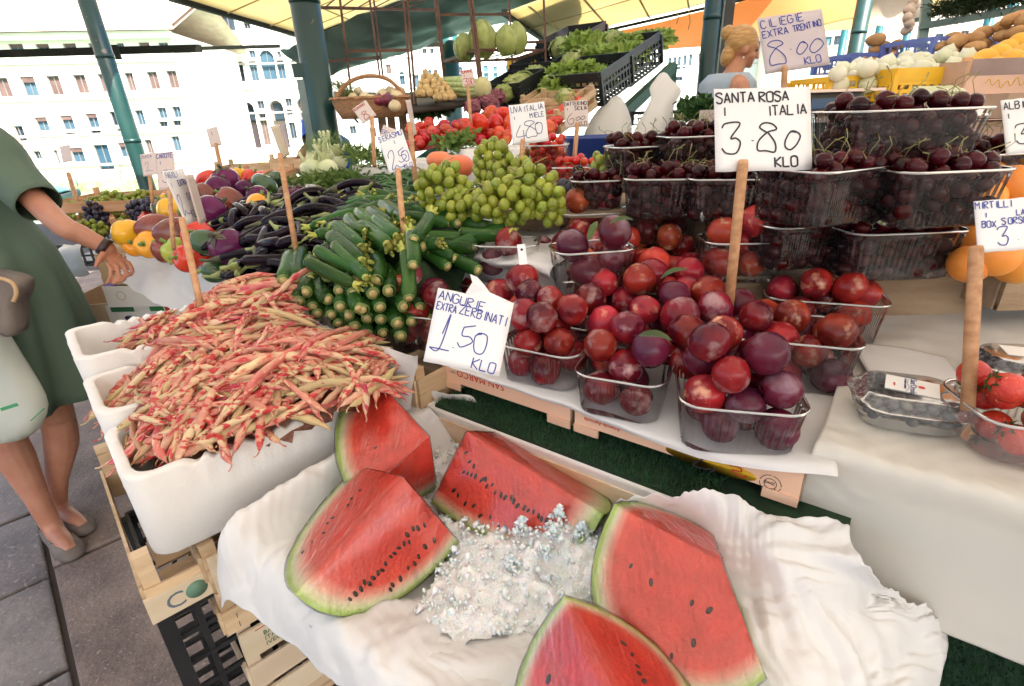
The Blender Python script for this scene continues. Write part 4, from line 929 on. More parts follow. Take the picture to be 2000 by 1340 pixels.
for (x0,y0,z0,x1,y1,z1,me,l) in ((232,705,1.0,292,735,.98,2,'single dark pod poking out left above the middle foam box'),(540,575,1.165,600,530,1.19,3,'pale pod pointing up at the back of the bean heap'),(245,930,.965,250,855,.985,7,'tan pod standing on end in the corner of the nearest foam box'),(280,900,.985,262,800,1.01,4,'cream pod leaning over the near rim of the middle foam box')):
    a,b_=Z(x0,y0,z0),Z(x1,y1,z1); put('bean_pod',pods[me],(a+b_)/2,b_-a,s=1,label=l,cat_='bean pod')
# ---- courgettes ----
zsk=mat('courgette_skin',(.014,.055,.010),(.035,.10,.018),scale=22,rough=.25,spec=.2,rnd=.3,hrnd=.012,st=(.2,1,1),c3=(.08,.16,.05),s3=240,l3=.63,h3=.7,coat=.0)
zcut=mat('courgette_cut',(.62,.50,.22),(.50,.34,.14),scale=150,rough=.6)
zrim=mat('courgette_rim',(.16,.22,.05),(.22,.28,.08),scale=60,rough=.5)
flow=mat('courgette_flower',(.36,.42,.07),(.50,.48,.10),scale=40,rough=.6,rnd=.2,bump=.3,bscale=90)
zst=mat('courgette_stem',(.18,.26,.06),(.28,.34,.12),scale=50,rough=.6)
def courg(L,r_,bend):
    N=12; path=[];rr=[]
    for i in range(N):
        t=i/(N-1); path.append(V(((t-.5)*L,bend*L*(1-(2*t-1)**2),0))); rr.append(r_*(.78+.22*min(1,t*3)) if i<N-1 else r_*.72)
    rr[0]*=.6; rr[-2]=r_*.97
    return MB().tube(path,rr,12).mesh('courgette',zsk), path[0],path[-1]
def cutend():
    b=MB().tube([V((-.001,0,0)),V((.001,0,0))],[.0125,.0122],14); me=b.mesh('cut_end',zrim); return me
def cutcore(): return MB().tube([V((.0,0,0)),V((.0035,0,0))],[.0078,.0066],10).mesh('stem_scar',zcut)
def flower():
    b=MB(); b.tube([V((.004,0,0)),V((-.006,0,0)),V((-.012,0,0))],[.009,.0085,.0095],10); k=6
    for i in range(k):
        a=2*math.pi*i/k; u=V((0,math.cos(a),math.sin(a))); w=V((0,-math.sin(a),math.cos(a)))
        b.add([u*.008+w*.0045-V((.010,0,0)),u*.008-w*.0045-V((.010,0,0)),u*.0135-V((.021,0,0))-w*.004,u*.016-V((.026,0,0)),u*.0135-V((.021,0,0))+w*.004,u*.006-V((.024,0,0))],[(0,1,2,3,4),(0,4,5),(1,5,2)])
    return b.mesh('flower',flow)
zv=[courg(.135,.0165,.03),courg(.145,.0172,-.04),courg(.125,.0155,.06),courg(.138,.0168,0)]
zce,zcc,zfl=cutend(),cutcore(),flower()
def courgette(c,d,k,label,grp=None,flowered=True,s=1,roll=None):
    me,p0,p1=zv[k%4]; o=put('courgette',me,c,d,roll=R.uniform(-.6,.6) if roll is None else roll,s=s,label=label,cat_='courgette',grp=grp)
    obj('cut_end',zce,o,mw=Matrix.Translation(p1))
    obj('stem_scar',zcc,o,mw=Matrix.Translation(p1))
    if flowered: obj('flower',zfl,o,mw=Matrix.Translation(p0+V((.004,0,0))))
    return o
# front stack, cut ends to the camera, in rows
dirA=(Z(760,655,1.08)-Z(640,560,1.13)).normalized()
zc=[(560,540,1.165),(600,560,1.16),(560,590,1.11),(620,620,1.09),(700,655,1.07),(780,665,1.06),(850,600,1.10),(880,560,1.12),(660,520,1.175),(740,540,1.17),(800,560,1.15),(760,500,1.19),(700,430,1.215),(760,400,1.23),(840,420,1.235),(930,450,1.23),(960,470,1.21),(900,520,1.17),(640,470,1.19),(820,480,1.21)]
zp=[(560,525,1.17),(640,470,1.19),(690,410,1.21),(745,395,1.22),(850,415,1.225),(945,440,1.22),(965,480,1.2),(905,540,1.14),(850,575,1.12),(700,580,1.15)]
zp=[(640,470,1.19),(690,410,1.21),(745,395,1.22),(850,415,1.225),(945,440,1.22),(965,480,1.2),(905,540,1.14),(850,572,1.12),(800,535,1.15),(690,512,1.17)]
zh=Heap([Z(*p) for p in zc],[Z(*p) for p in zp],.006)
zfull=Heap([Z(*p) for p in zc],[Z(*p) for p in [(553,535,1.15),(640,470,1.19),(690,410,1.21),(745,395,1.22),(850,415,1.225),(945,440,1.22),(965,480,1.2),(905,540,1.14),(845,610,1.08),(785,640,1.07),(700,630,1.08),(610,590,1.10)]],.006)
hm=mat('gap_shade',(.012,.03,.010),(.02,.045,.015),scale=30,rough=.9,world=True)  # shade between courgettes, and between green beans, put into a dark core colour
tag(zfull.mound('courgette_heap',hm,drop=.03),'heap of courgettes beneath the top ones, coloured dark like shaded gaps',None,None,'stuff')
G1_='courgettes stacked with their cut ends forward'
ends=[(555,545,1.155),(580,540,1.155),(607,545,1.155),(640,540,1.165),(700,545,1.17),
(600,565,1.14),(565,580,1.115),(585,585,1.115),(612,600,1.105),(640,583,1.13),(663,570,1.145),(690,572,1.145),(665,598,1.12),(700,600,1.125),(760,568,1.15),
(620,612,1.09),(648,615,1.095),(680,612,1.10),(708,605,1.12),(742,600,1.12),(662,632,1.075),(692,633,1.075),(718,622,1.09),(744,624,1.09),(775,628,1.09),
(718,652,1.06),(750,654,1.058),(782,654,1.058),(805,630,1.085),(820,600,1.11),(790,600,1.12),(835,620,1.08),(728,572,1.15),(800,570,1.14),(735,548,1.17)]
for i,(px,py,z) in enumerate(ends):
    e=Z(px,py,z); tc=V((e.x*.75-R.uniform(.02,.14),e.y+.35,0)); dd=V((e.x-tc.x,e.y-tc.y,0)).normalized(); dd=(dd*1+V((.30+R.uniform(-.1,.1),-.0,-.16+R.uniform(-.05,.05)))).normalized()
    courgette(e-dd*.066,dd,i,'dark green courgette stacked with its pale cut end facing forward',G1_,False,s=R.uniform(.92,1.1))
zh.h=np.maximum(zh.h,zh.base)
G2_='courgettes lying behind with yellow green flower ends'
rows=[(600,475,790-120,540),]
for (x0,y0,z0,x1,y1,z1) in ((668,415,1.235,735,470,1.215),(650,438,1.23,712,490,1.205),(690,405,1.24,752,455,1.22),(720,410,1.24,768,445,1.228),(738,395,1.245,785,435,1.235),(648,462,1.22,705,510,1.195),(655,480,1.215,700,520,1.19),(625,490,1.21,690,525,1.185),(705,440,1.225,760,480,1.21),(735,430,1.235,775,462,1.222),(620,520,1.195,672,545,1.175),(665,500,1.20,712,540,1.18),(760,405,1.24,800,440,1.235)):
    b_,a=Z(x0,y0,z0+.008),Z(x1,y1,z1+.008); q=(b_-a); 
    courgette((a+b_)/2,q.normalized(),R.randrange(4),'glossy courgette lying lengthwise with its flower end toward the sign stick',G2_,True,s=min(1.15,max(.8,q.length/.136)))
for i in range(62):
    x,y=zh.rnd(); a=rad(R.choice([-20,10,25,160,200,190,-35])+R.uniform(-25,25))
    c,d=zh.drop(x,y,a,.15,.0165,.25,.022); courgette(c,d,R.randrange(4),'green courgette with a yellow flower end, jumbled in the middle of the heap','courgettes jumbled with flower ends out',True,s=R.uniform(.8,1))
for (x0,y0,z0,x1,y1,z1,l) in ((848,408,1.275,800,480,1.235,'courgette standing up steeply at the back of the heap'),(800,445,1.25,808,530,1.20,'fat courgette hanging tip down right of the sign stick'),(790,500,1.21,798,572,1.16,'courgette pointing down in front of the sign stick')):
    a,b_=Z(x0,y0,z0),Z(x1,y1,z1); courgette((a+b_)/2,(b_-a).normalized(),0,l,None,True,s=.85)
# ---- long aubergines ----
aub=mat('aubergine_skin',(.005,.003,.006),(.014,.006,.012),scale=12,rough=.16,spec=.16,rnd=.3,coat=.0)
aubs=mat('aubergine_stalk',(.20,.26,.07),(.34,.36,.14),scale=40,rough=.6,rnd=.2)
aubd=mat('aubergine_cap',(.05,.045,.025),(.10,.11,.04),scale=50,rough=.6)
def aubm(L,r_,bend):
    N=11; path=[];rr=[]
    for i in range(N):
        t=i/(N-1); path.append(V(((t-.5)*L,bend*L*(1-(2*t-1)**2),.0))); rr.append(r_*(.72+.4*t)*(1 if 0<i<N-1 else .45))
    b=MB().tube(path,rr,10)
    st=MB().tube([path[0]+V((.010,0,0)),path[0]+V((-.004,0,0)),path[0]+V((-.022,.004,.004)),path[0]+V((-.038,.012,.006))],[r_*.82,r_*.72,r_*.3,r_*.34],7)
    return b.mesh('long_aubergine',aub),st.mesh('stalk',aubs),st.mesh('stalk',aubd)
av=[aubm(.13,.0125,.10),aubm(.15,.013,-.16),aubm(.12,.0115,.04),aubm(.14,.012,.22)]
ac=[(420,500,1.10),(470,535,1.10),(540,560,1.11),(560,520,1.14),(480,470,1.15),(530,430,1.17),(600,400,1.21),(660,395,1.235),(720,385,1.245),(640,440,1.2),(600,480,1.17),(560,460,1.18)]
ap=[(405,505,1.09),(440,440,1.14),(500,405,1.165),(560,395,1.19),(640,385,1.22),(735,388,1.235),(700,408,1.235),(655,440,1.21),(625,490,1.17),(550,540,1.13),(530,555,1.11),(470,545,1.09)]
ah=Heap([Z(*p) for p in ac],[Z(*p) for p in ap],.006)
tag(ah.mound('aubergine_heap',mat('gap_shade2',(.012,.008,.012),(.02,.012,.016),scale=30,rough=.8,world=True),drop=.02),'heap of long aubergines beneath the top ones, coloured dark like shaded gaps',None,None,'stuff')  # dark core colour stands in for the shade between aubergines
def aubergine(c,d,k,label,grp=None,s=1,cap=None):
    me,st,st2=av[k%4]; o=put('long_aubergine',me,c,d,s=s,label=label,cat_='aubergine',grp=grp); obj('stalk',st if (R.random()<.6 if cap is None else cap) else st2,o); return o
for i in range(175):
    x,y=ah.rnd(); a=rad(R.choice([10,-20,-40,80,200,160,240])+R.uniform(-25,25)); c,d=ah.drop(x,y,a,.13,.012,.3,.025)
    aubergine(c,d,R.randrange(4),'thin nearly black long aubergine in the heap behind the courgettes','long aubergines heaped between peppers and courgettes',s=R.uniform(.85,1.1))
for (x0,y0,z0,x1,y1,z1,k,l) in ((740,400,1.25,652,432,1.235,1,'curved aubergine arched over the top of the dark heap'),(455,537,1.10,512,538,1.10,2,'aubergine lying along the front edge of the paper, lowest of the heap'),(650,440,1.24,610,520,1.19,3,'strongly curved aubergine left of the lengthwise courgettes')):
    a,b_=Z(x0,y0,z0),Z(x1,y1,z1); aubergine((a+b_)/2,b_-a,k,l,None,1.1)
# ---- round aubergines and peppers ----
rsk=mat('round_aubergine_skin',(.06,.006,.04),(.13,.015,.08),scale=6,rough=.15,spec=.22,rnd=.15,coat=.0,c3=(.42,.28,.30),s3=5,l3=.66,h3=.75)
def round_aub(px,py,d,r_,label,capdir,squash=.9):
    p=D(px,py,d); o=empty('round_aubergine',p); tag(o,label,'aubergine',None); z=V(capdir).normalized(); ax=AX(*( (lambda x:(x,z.cross(x)))((V((1,0,0)).cross(z)).normalized())),z)
    MB().ell(V((0,0,0)),(r_,r_,r_*squash),20,14,ax,fn=lambda u,th,ph:1+.03*math.cos(5*ph)*math.sin(th)-.10*math.exp(-(th/.3)**2)).ob('body',rsk,o)
    def cf(u,th,ph): return 1
    b=MB(); N=20; vs=[ax@V((0,0,r_*squash*.93+.006))]
    for rg,(rr_,zz) in enumerate(((.22,.97),(.5,.88))):
        for j in range(N):
            a=2*math.pi*j/N; q=rr_*(1+(.42*math.cos(5*a) if rg else .05)); hh=math.sqrt(max(.05,1-q*q))
            vs.append(ax@V((r_*q*math.cos(a)*1.03,r_*q*math.sin(a)*1.03,r_*squash*hh*(1.02 if q>.35 else .99)+.001)))
    fs=[(0,1+j,1+(j+1)%N) for j in range(N)]+[(1+j,1+N+j,1+N+(j+1)%N,1+(j+1)%N) for j in range(N)]
    b.add(vs,fs); b.tube([ax@V((0,0,r_*squash*.88)),ax@V((0,0,r_*squash*1.12)),ax@V((.006,0,r_*squash*1.28))],[r_*.16,r_*.11,r_*.13],8)
    b.ob('cap',mat('aubergine_crown',(.045,.03,.018),(.10,.10,.04),scale=30,rough=.6),o)
    return o
for a in ((445,482,1.42,.050,'round purple aubergine with torn dark cap, lying at the front paper edge',(-.35,-.55,.75)),
 (413,412,1.72,.053,'large bare round purple aubergine right of the sign for fagioli',(.6,.5,.5)),
 (427,368,2.15,.052,'round purple aubergine in the back row, left of two',(.2,.6,.7)),
 (441,353,2.35,.062,'dark stalked round aubergine at the very back, topmost',(-.1,-.2,.97)),
 (479,370,2.15,.040,'round purple aubergine in the back row, right of two',(.3,.6,.7)),
 (503,385,1.98,.045,'brownish round aubergine with ragged cap beside the sign stick',(-.6,-.2,.75)),
 (583,386,1.75,.045,'round purple aubergine right of the curled sign, by the foam corner',(.0,-.1,1))): round_aub(*a)
pm_={'y':mat('pepper_yellow',(.72,.36,.01),(.8,.46,.02),scale=5,rough=.22,coat=.1,c3=(.45,.5,.05),s3=9,l3=.6,h3=.7),'o':mat('pepper_orange',(.82,.30,.015),(.85,.38,.03),scale=5,rough=.22,coat=.1),
'r':mat('pepper_red',(.62,.02,.01),(.7,.06,.02),scale=5,rough=.2,coat=.15),'b':mat('pepper_brown',(.13,.03,.018),(.26,.05,.03),scale=6,rough=.2,coat=.15,c3=(.10,.09,.03),s3=7,l3=.6,h3=.7),'g':mat('pepper_green_yellow',(.55,.55,.05),(.30,.38,.05),scale=8,rough=.25,coat=.1),
'd':mat('pepper_dark_green',(.02,.06,.02),(.04,.09,.03),scale=6,rough=.22,coat=.1)}
def pepper(px,py,d,r_,L,col,label,axis,stem=True):
    p=D(px,py,d); o=empty('pepper',p); tag(o,label,'pepper',None); z=V(axis).normalized(); x=V((1,0,0)).cross(z)
    if x.length<.1: x=V((0,1,0)).cross(z)
    x.normalize(); ax=AX(x,z.cross(x),z)
    def fn(u,th,ph):
        lob=1+.11*abs(math.cos(2*ph))**.8*math.sin(th)-.06
        dim=1-.30*math.exp(-(th/.34)**2)-.20*math.exp(-((math.pi-th)/.3)**2)
        return lob*dim*(1+.10*math.sin(th*1.0))
    MB().ell(V((0,0,0)),(r_,r_,L/2),24,16,ax,fn=fn).ob('body',pm_[col],o)
    if stem:
        h=L/2*.72; b=MB(); b.tube([ax@V((0,0,h-.004)),ax@V((0,0,h+.003))],[r_*.34,r_*.26],8); b.tube([ax@V((0,0,h)),ax@V((0,0,h+.012)),ax@V((.004,0,h+.022))],[.006,.005,.006],7); b.ob('stem',mat('pepper_stem',(.14,.24,.04),(.24,.34,.08),scale=30,rough=.6),o)
    return o
for a in ((248,455,1.80,.042,.09,'y','yellow pepper with a green tip, leftmost above the hand',(-.3,.3,.9)),
(264,478,1.82,.036,.07,'o','small orange pepper just right of the hand',(.2,-.7,.4)),
(291,478,1.76,.040,.08,'o','orange pepper facing forward with its green stem in the centre',(.05,-.95,.30)),
(303,447,1.80,.046,.13,'b','large dark brown pepper left of the sign for fagioli',(-.75,-.25,-.2)),
(340,455,1.70,.044,.13,'b','large brown red pepper directly behind the sign stick for fagioli',(-.75,-.3,-.25)),
(322,410,1.95,.040,.09,'b','dark brown round pepper behind the orange one',(0,-.3,.9)),
(334,412,1.88,.040,.10,'y','orange yellow pepper half hidden by the sign for fagioli',(-.1,.2,.95)),
(320,490,1.70,.032,.08,'b','small brown pepper between orange and yellow green ones at the paper',(0,.3,-.9)),
(345,490,1.62,.040,.085,'g','yellow green pepper at the paper edge left of the stick',(-.5,-.2,.7)),
(365,505,1.55,.036,.075,'r','red pepper low at the paper edge, behind the sign stick',(-.3,-.5,.2)),
(388,462,1.58,.043,.085,'r','bright red pepper with visible stem right of the sign stick',(.0,-.8,.5)),
(385,492,1.56,.038,.08,'r','red pepper squeezed under the bright red one',(.2,.3,.5)),
(400,378,2.1,.034,.09,'b','brown pepper behind the large bare aubergine',(-.8,.1,.5)),
(452,392,1.90,.038,.11,'b','reddish brown pepper lying between the round aubergines',(-.7,-.1,.6)),
(505,400,1.75,.034,.075,'o','orange pepper beside the curled sign stick',(.2,.3,.6)),
(405,350,2.5,.034,.12,'r','long red pepper at the left back of the heap',(-.9,.0,-.3)),
(468,345,2.5,.032,.09,'y','yellow orange pepper at the back, beside red ones',(.2,.1,.9)),
(488,350,2.5,.036,.10,'r','red pepper at the back, next to the yellow one',(.5,.1,.6)),
(510,348,2.55,.03,.08,'r','small red pepper at the back right',(.9,.1,.2)),
(515,365,2.2,.045,.14,'d','dark green long pepper beside the round aubergines',(.6,-.6,-.3)),
(530,352,2.4,.035,.16,'d','dark green pepper lying at the back below the diagonal stick',(.8,-.4,.1)),
(358,440,1.85,.04,.10,'b','brown pepper mostly hidden behind the sign card',(.1,-.2,.9)),
(420,530,1.45,.028,.07,'d','blackish green pepper below the torn capped aubergine',(-.8,-.2,.1)),
(405,475,1.52,.034,.10,'d','dark pointed pepper left of the torn capped aubergine',(-.8,-.1,.3))): pepper(*a)
# filler under the peppers
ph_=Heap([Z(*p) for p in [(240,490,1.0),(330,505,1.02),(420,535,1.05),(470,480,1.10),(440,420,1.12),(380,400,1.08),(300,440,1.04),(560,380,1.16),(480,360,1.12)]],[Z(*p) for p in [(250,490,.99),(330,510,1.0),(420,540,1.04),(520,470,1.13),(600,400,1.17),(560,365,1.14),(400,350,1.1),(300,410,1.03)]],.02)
tag(ph_.mound('pepper_heap',mat('pepper_gap_shade',(.10,.03,.02),(.05,.02,.02),scale=20,world=True),drop=.03,step=2),'core of the pepper heap, coloured dark as shade between the top ones',None,None,'stuff')  # dark core paints in the shade between the peppers
pl=Pile()
for i in range(60):
    x,y=ph_.rnd(); b_=ph_.at(x,y,ph_.base)-.035
    k=R.choice('bbrgdyb'); 
    if i<34:
        q=proj=None
        o=empty('pepper',(x,y,b_+.03)); tag(o,'small pepper tucked low in the heap between the larger ones','pepper','small peppers tucked low in the heap'); MB().ell(V((0,0,0)),(.034,.034,.045),14,10,frame(V((R.uniform(-1,1),R.uniform(-1,1),.3))),fn=lambda u,th,ph:1+.1*abs(math.cos(2*ph))*math.sin(th)-.25*math.exp(-(th/.34)**2)).ob('body',pm_[k],o)
# ---- plums ----
plA=mat('plum_dark',(.10,.006,.018),(.28,.014,.018),lo=.42,hi=.6,scale=12,rough=.2,spec=.3,rnd=.35,hrnd=.01,coat=.0,c3=(.40,.22,.22),s3=34,l3=.54,h3=.70,sss=.0)
plB=mat('plum_red',(.36,.02,.016),(.14,.01,.014),lo=.4,hi=.6,scale=13,rough=.22,spec=.3,rnd=.3,hrnd=.012,coat=.0,c3=(.55,.28,.18),s3=34,l3=.58,h3=.72)
plC=mat('plum_orange',(.50,.08,.03),(.22,.018,.018),lo=.4,hi=.62,scale=11,rough=.26,spec=.3,rnd=.25,hrnd=.012,c3=(.60,.36,.22),s3=34,l3=.58,h3=.7)
plD=mat('plum_violet',(.06,.010,.028),(.15,.012,.03),scale=8,rough=.25,spec=.3,rnd=.25,hrnd=.01,c3=(.26,.17,.21),s3=16,l3=.56,h3=.76)
def plum_mesh(sd,m):
    def fn(u,th,ph): return 1-.06*math.exp(-(ph%(2*math.pi)-3.1)**2/.02)*math.sin(th)-.20*math.exp(-(th/.22)**2)+.07*NZ.noise(u*1.7+V((sd*3.1,0,0)))
    return MB().ell(V((0,0,0)),(.0305,.0318,.0330),20,14,fn=fn).mesh('plum',m)
PM={k:[plum_mesh(i,m) for i in range(4)] for k,m in (('A',plA),('B',plB),('C',plC),('D',plD))}
ppile=Pile()
def plum(p,r_,kind,label,grp):
    me=R.choice(PM[kind]); o=obj('plum',me,mw=mw(p,frame(V((R.uniform(-1,1),R.uniform(-1,1),R.uniform(-1,1))),roll=R.uniform(0,6)),r_/.031)); return tag(o,label,'plum',grp)
pcl=clear_mat('clear_plastic',tint=(.995,1,1),milk=.014); prim=clear_mat('clear_plastic_rim',tint=(.92,.94,.94),milk=.42,rough=.15,gl=.8)
def punnet(label,c,ang,L,Wd,h,grp=None,ribs=True,taper=.9,name='punnet',rimr=.0022,m=None,rm=None):
    """c: centre of the base"""
    o=empty(name,c,ang); tag(o,label,'punnet',grp)
    P=resample(rrect(L,Wd,.028,7),.0026); n=len(P); rings=[]
    for z,s,amp in ((.0,taper*.93,0),(.004,taper,.4),(h*.5,taper*.5+.5*.985,1),(h*.86,.985,1),(h*.9,1.0,0),(h,1.01,0)):
        rg=[]
        for i,(x,y) in enumerate(P):
            q=V((x*s,y*s,0)); 
            if ribs and amp: q*=1+amp*(.012 if h>.07 and L<.2 and 'cherries' not in label else .006)*(1 if (i//2)%2 else -1)
            rg.append(V((q.x,q.y,z)))
        rings.append(rg)
    vs,fs=loft(rings,True,False); b=mk('tub',vs,fs,m or pcl,o,smooth=False)
    P2=resample(rrect(L*1.02,Wd*1.02,.03,6),.008); rim=MB(); pts=[V((x,y,h)) for x,y in P2]; pts.append(pts[0]); pts.append(pts[1])
    rim.tube(pts,rimr,6,cap=False); rim.ob('rim',rm or prim,o); return o
def fill(pile,c,ang,L,Wd,rr,n,base,zmax,mk_,k=14,edge=0):
    ca,sa=math.cos(ang),math.sin(ang); out=[]
    def smp():
        a=R.uniform(-1,1)*(L/2-edge); b_=R.uniform(-1,1)*(Wd/2-edge); return c[0]+ca*a-sa*b_, c[1]+sa*a+ca*b_
    for i in range(n):
        r_=rr*R.uniform(.92,1.08); p=pile.best(smp,r_,base,k,zmax,lambda x,y:.10*((x-c[0])*ca+(y-c[1])*sa)+.22*((y-c[1])*ca-(x-c[0])*sa))
        if p is None: continue
        mk_(p,r_); out.append((p,r_))
    return out
PA=rad(-36.87)
def pun_at(px,py,zr,h): p=Z(px,py,zr); return V((p.x,p.y,zr-h))
# (label, rim centre px, rim z, angle, L, W, h, plum kinds, count, zmax)
PUN=[('small clear punnet of dark plums half behind the 1.50 sign at the left',(838,600),1.095,rad(-25),.14,.105,.075,'AAB',10,1.13),
('clear punnet of plums behind the 1.50 sign, its rim just showing',(940,545),1.10,rad(-25),.14,.105,.075,'ABA',9,1.14),
('front row clear punnet of plums right beside the 1.50 sign',(1072,662),1.085,rad(-30),.135,.11,.075,'AAB',12,1.13),
('front row clear punnet of plums, second from the right corner of the crate',(1222,712),1.083,rad(-25),.125,.11,.07,'AAD',10,1.12),
('front corner clear punnet of plums, nearest of all, under the curled paper',(1440,755),1.088,rad(-14),.145,.125,.075,'ADAB',11,1.145),
('large clear punnet of plums at the right crate edge, nearest of three',(1535,640),1.105,rad(-20),.19,.125,.095,'BCAD',15,1.118),
('large clear punnet of plums at the right crate edge, middle of the three large ones',(1605,570),1.125,rad(-20),.18,.12,.095,'BBAC',13,1.135),
('large clear punnet of plums at the right crate edge, farthest of the three large ones',(1625,512),1.13,rad(-16),.19,.125,.08,'BAB',10,1.15),
('clear punnet hidden under loose plums in the middle of the crate',(1200,600),1.095,rad(-28),.15,.12,.075,'AAB',12,1.15),
('clear punnet under the loose plums, just left of the stick for 3.80',(1335,560),1.10,rad(-25),.15,.12,.075,'ABC',12,1.15),
('clear punnet under loose plums behind the middle of the crate',(1100,545),1.10,rad(-28),.15,.12,.075,'BAC',12,1.15),
('clear punnet under loose plums at the back of the crate',(1240,505),1.12,rad(-25),.16,.12,.075,'BCC',12,1.17)]
upper=[('clear punnet of dark plums with a white tag, set on top at the left',(990,472),1.205,rad(-10),.135,.095,.078,'DAD',9,1.235,None),
('clear punnet of violet plums set on top in the middle of the crate',(1155,482),1.215,rad(8),.15,.098,.078,'DDA',10,1.245,None),
('clear punnet of large orange red plums set on top behind the 3.80 stick',(1450,465),1.215,rad(-3),.155,.10,.078,'CBC',10,1.26,None),
('clear punnet of red plums at the back left of the crate, below the cherries',(1155,412),1.235,rad(2),.15,.10,.075,'BCB',9,1.28,None),
('clear punnet of red plums at the back, empty on its right side',(1290,405),1.245,rad(20),.16,.105,.08,'BCB',6,1.285,None),
('clear punnet of orange plums at the back behind the 3.80 stick',(1465,420),1.235,rad(10),.17,.11,.08,'CCB',10,1.275,None)]
G_={}
lowers=[]
for (l,(px,py),zr,an,L,Wd,h,kinds,n,zm) in PUN:
    L*=1.1;Wd*=1.12;n=int(n*1.8);zm+=.018; c=pun_at(px,py,zr,h); punnet(l,c,an,L,Wd,h); gl='plum in the '+l.split(',')[0].replace('clear ','').replace('large punnet','large punnet')
    gl=' '.join(gl.split()[:14])
    gl={838:'dark plum in the punnet at the left end of the plum crate',940:'plum in the punnet directly behind the 1.50 sign',1072:'plum in the front row punnet right beside the 1.50 sign',1222:'plum in the front row punnet, second from the crate corner',1440:'plum in the front corner punnet above the curled paper',1535:'plum in the nearest of the three large punnets at the crate edge',1605:'plum in the middle one of the three large punnets at the crate edge',1625:'plum in the farthest of the three large punnets at the crate edge'}.get(px,'loose plum heaped over the middle of the plum crate')
    fill(ppile,(c.x,c.y),an,L*.97,Wd*.97,.0270,n,c.z+.004,zm,lambda p,r_:plum(p,r_,R.choice(kinds),gl,gl.replace('plum','plums',1)),edge=.026,k=60)
UB=[]
for (l,(px,py),zr,an,L,Wd,h,kinds,n,zm,_) in upper:
    n=int(n*1.6); c=pun_at(px,py,zr,h); UB.append((c,an,L,Wd,h,zr)); punnet(l,c,an,L,Wd,h)
    gl={990:'dark plum in the tagged punnet set on top at the left',1155:('violet plum in the punnet set on top in the middle' if py>450 else 'red plum in the back left punnet below the cherries'),1450:'orange red plum in the punnet behind the 3.80 stick',1290:'red plum in the half empty punnet at the back',1465:'orange plum in the punnet at the very back of the crate'}[px]
    up=Pile(); fill(up,(c.x,c.y),an,L*.9,Wd*.9,.0285,n,c.z+.004,zm,lambda p,r_:plum(p,r_,R.choice(kinds),gl,gl.replace('plum','plums',1)),edge=.027)
    ppile.b+=up.b
# loose plums heaped between the punnets
lp=[Z(*p) for p in [(1010,600,1.12),(1100,700,1.09),(1200,745,1.08),(1300,700,1.1),(1400,690,1.11),(1400,600,1.12),(1360,540,1.15),(1350,440,1.2),(1300,420,1.21),(1080,440,1.2),(1080,520,1.17),(960,560,1.13)]]
lh=Heap(lp,lp,.01)
def base_l(x,y):
    for (c,an,L,Wd,h,zr) in UB:
        dx,dy=x-c.x,y-c.y; a=dx*math.cos(an)+dy*math.sin(an); b_=-dx*math.sin(an)+dy*math.cos(an)
        if abs(a)<L/2+.024 and abs(b_)<Wd/2+.024: return 9
    return lh.at(x,y,lh.base)-.05
for i in range(420):
    r_=.0285*R.uniform(.9,1.12); p=ppile.best(lh.rnd,r_,base_l,10,lh.base.max()+.06)
    if p is None or p.z>5: 
        if p is not None: ppile.b.pop()
        continue
    if p.z>lh.at(p.x,p.y,lh.base)+.034: ppile.b.pop(); continue
    far=p.y>.95; k=R.choice('BCCBA' if far else 'AABAD'); plum(p,r_,k,'loose plum heaped over the middle of the plum crate','loose plums heaped over the middle of the plum crate')
leafm=mat('plum_leaf',(.03,.06,.012),(.07,.11,.025),scale=20,rough=.45,rnd=.2,trl=.2)
def leaf_mesh(L,w,curl=.2,name='leaf',m=None):
    vs=[];fs=[];N=8
    for i in range(N+1):
        t=i/N; x=t*L; ww=w*math.sin(math.pi*min(1,t**.8))**.8*.5+.0004; z=curl*L*math.sin(t*2.6)
        vs+= [(x,-ww,z+ww*.35),(x,0,z),(x,ww,z+ww*.35)]
    for i in range(N):
        k=3*i; fs+=[(k,k+3,k+4,k+1),(k+1,k+4,k+5,k+2)]
    return mesh(name,vs,fs,m or leafm)
lm=leaf_mesh(.042,.012)
for (px,py,z,dx,dy,dz,l) in ((1190,437,1.275,1,.1,0,'pointed green leaf lying across the back plums'),(1148,470,1.25,.4,.6,.5,'small green leaf standing in the middle top punnet'),(1290,545,1.21,.8,-.3,.3,'green leaf stuck between red plums left of the stick'),(1247,655,1.185,1,-.5,-.1,'dark green leaf over the front plums')):
    put('leaf',lm,Z(px,py,z),V((dx,dy,dz)),roll=.4,label=l,cat_='leaf')
b=MB().box((0,0,0),(.014,.0006,.034)); o=b.ob('tag',mat('tag_white',(.75,.76,.78)),smooth=False); o.location=D(1020,497,.875); o.rotation_euler=(rad(-25),0,rad(12)); tag(o,'small white plastic tag with a punched hole on the left top punnet','tag')
h_=MB().tube([V((0,-.0004,.008)),V((0,-.0009,.008))],.0022,12).ob('hole',ink('black',(.03,.03,.03)),o)
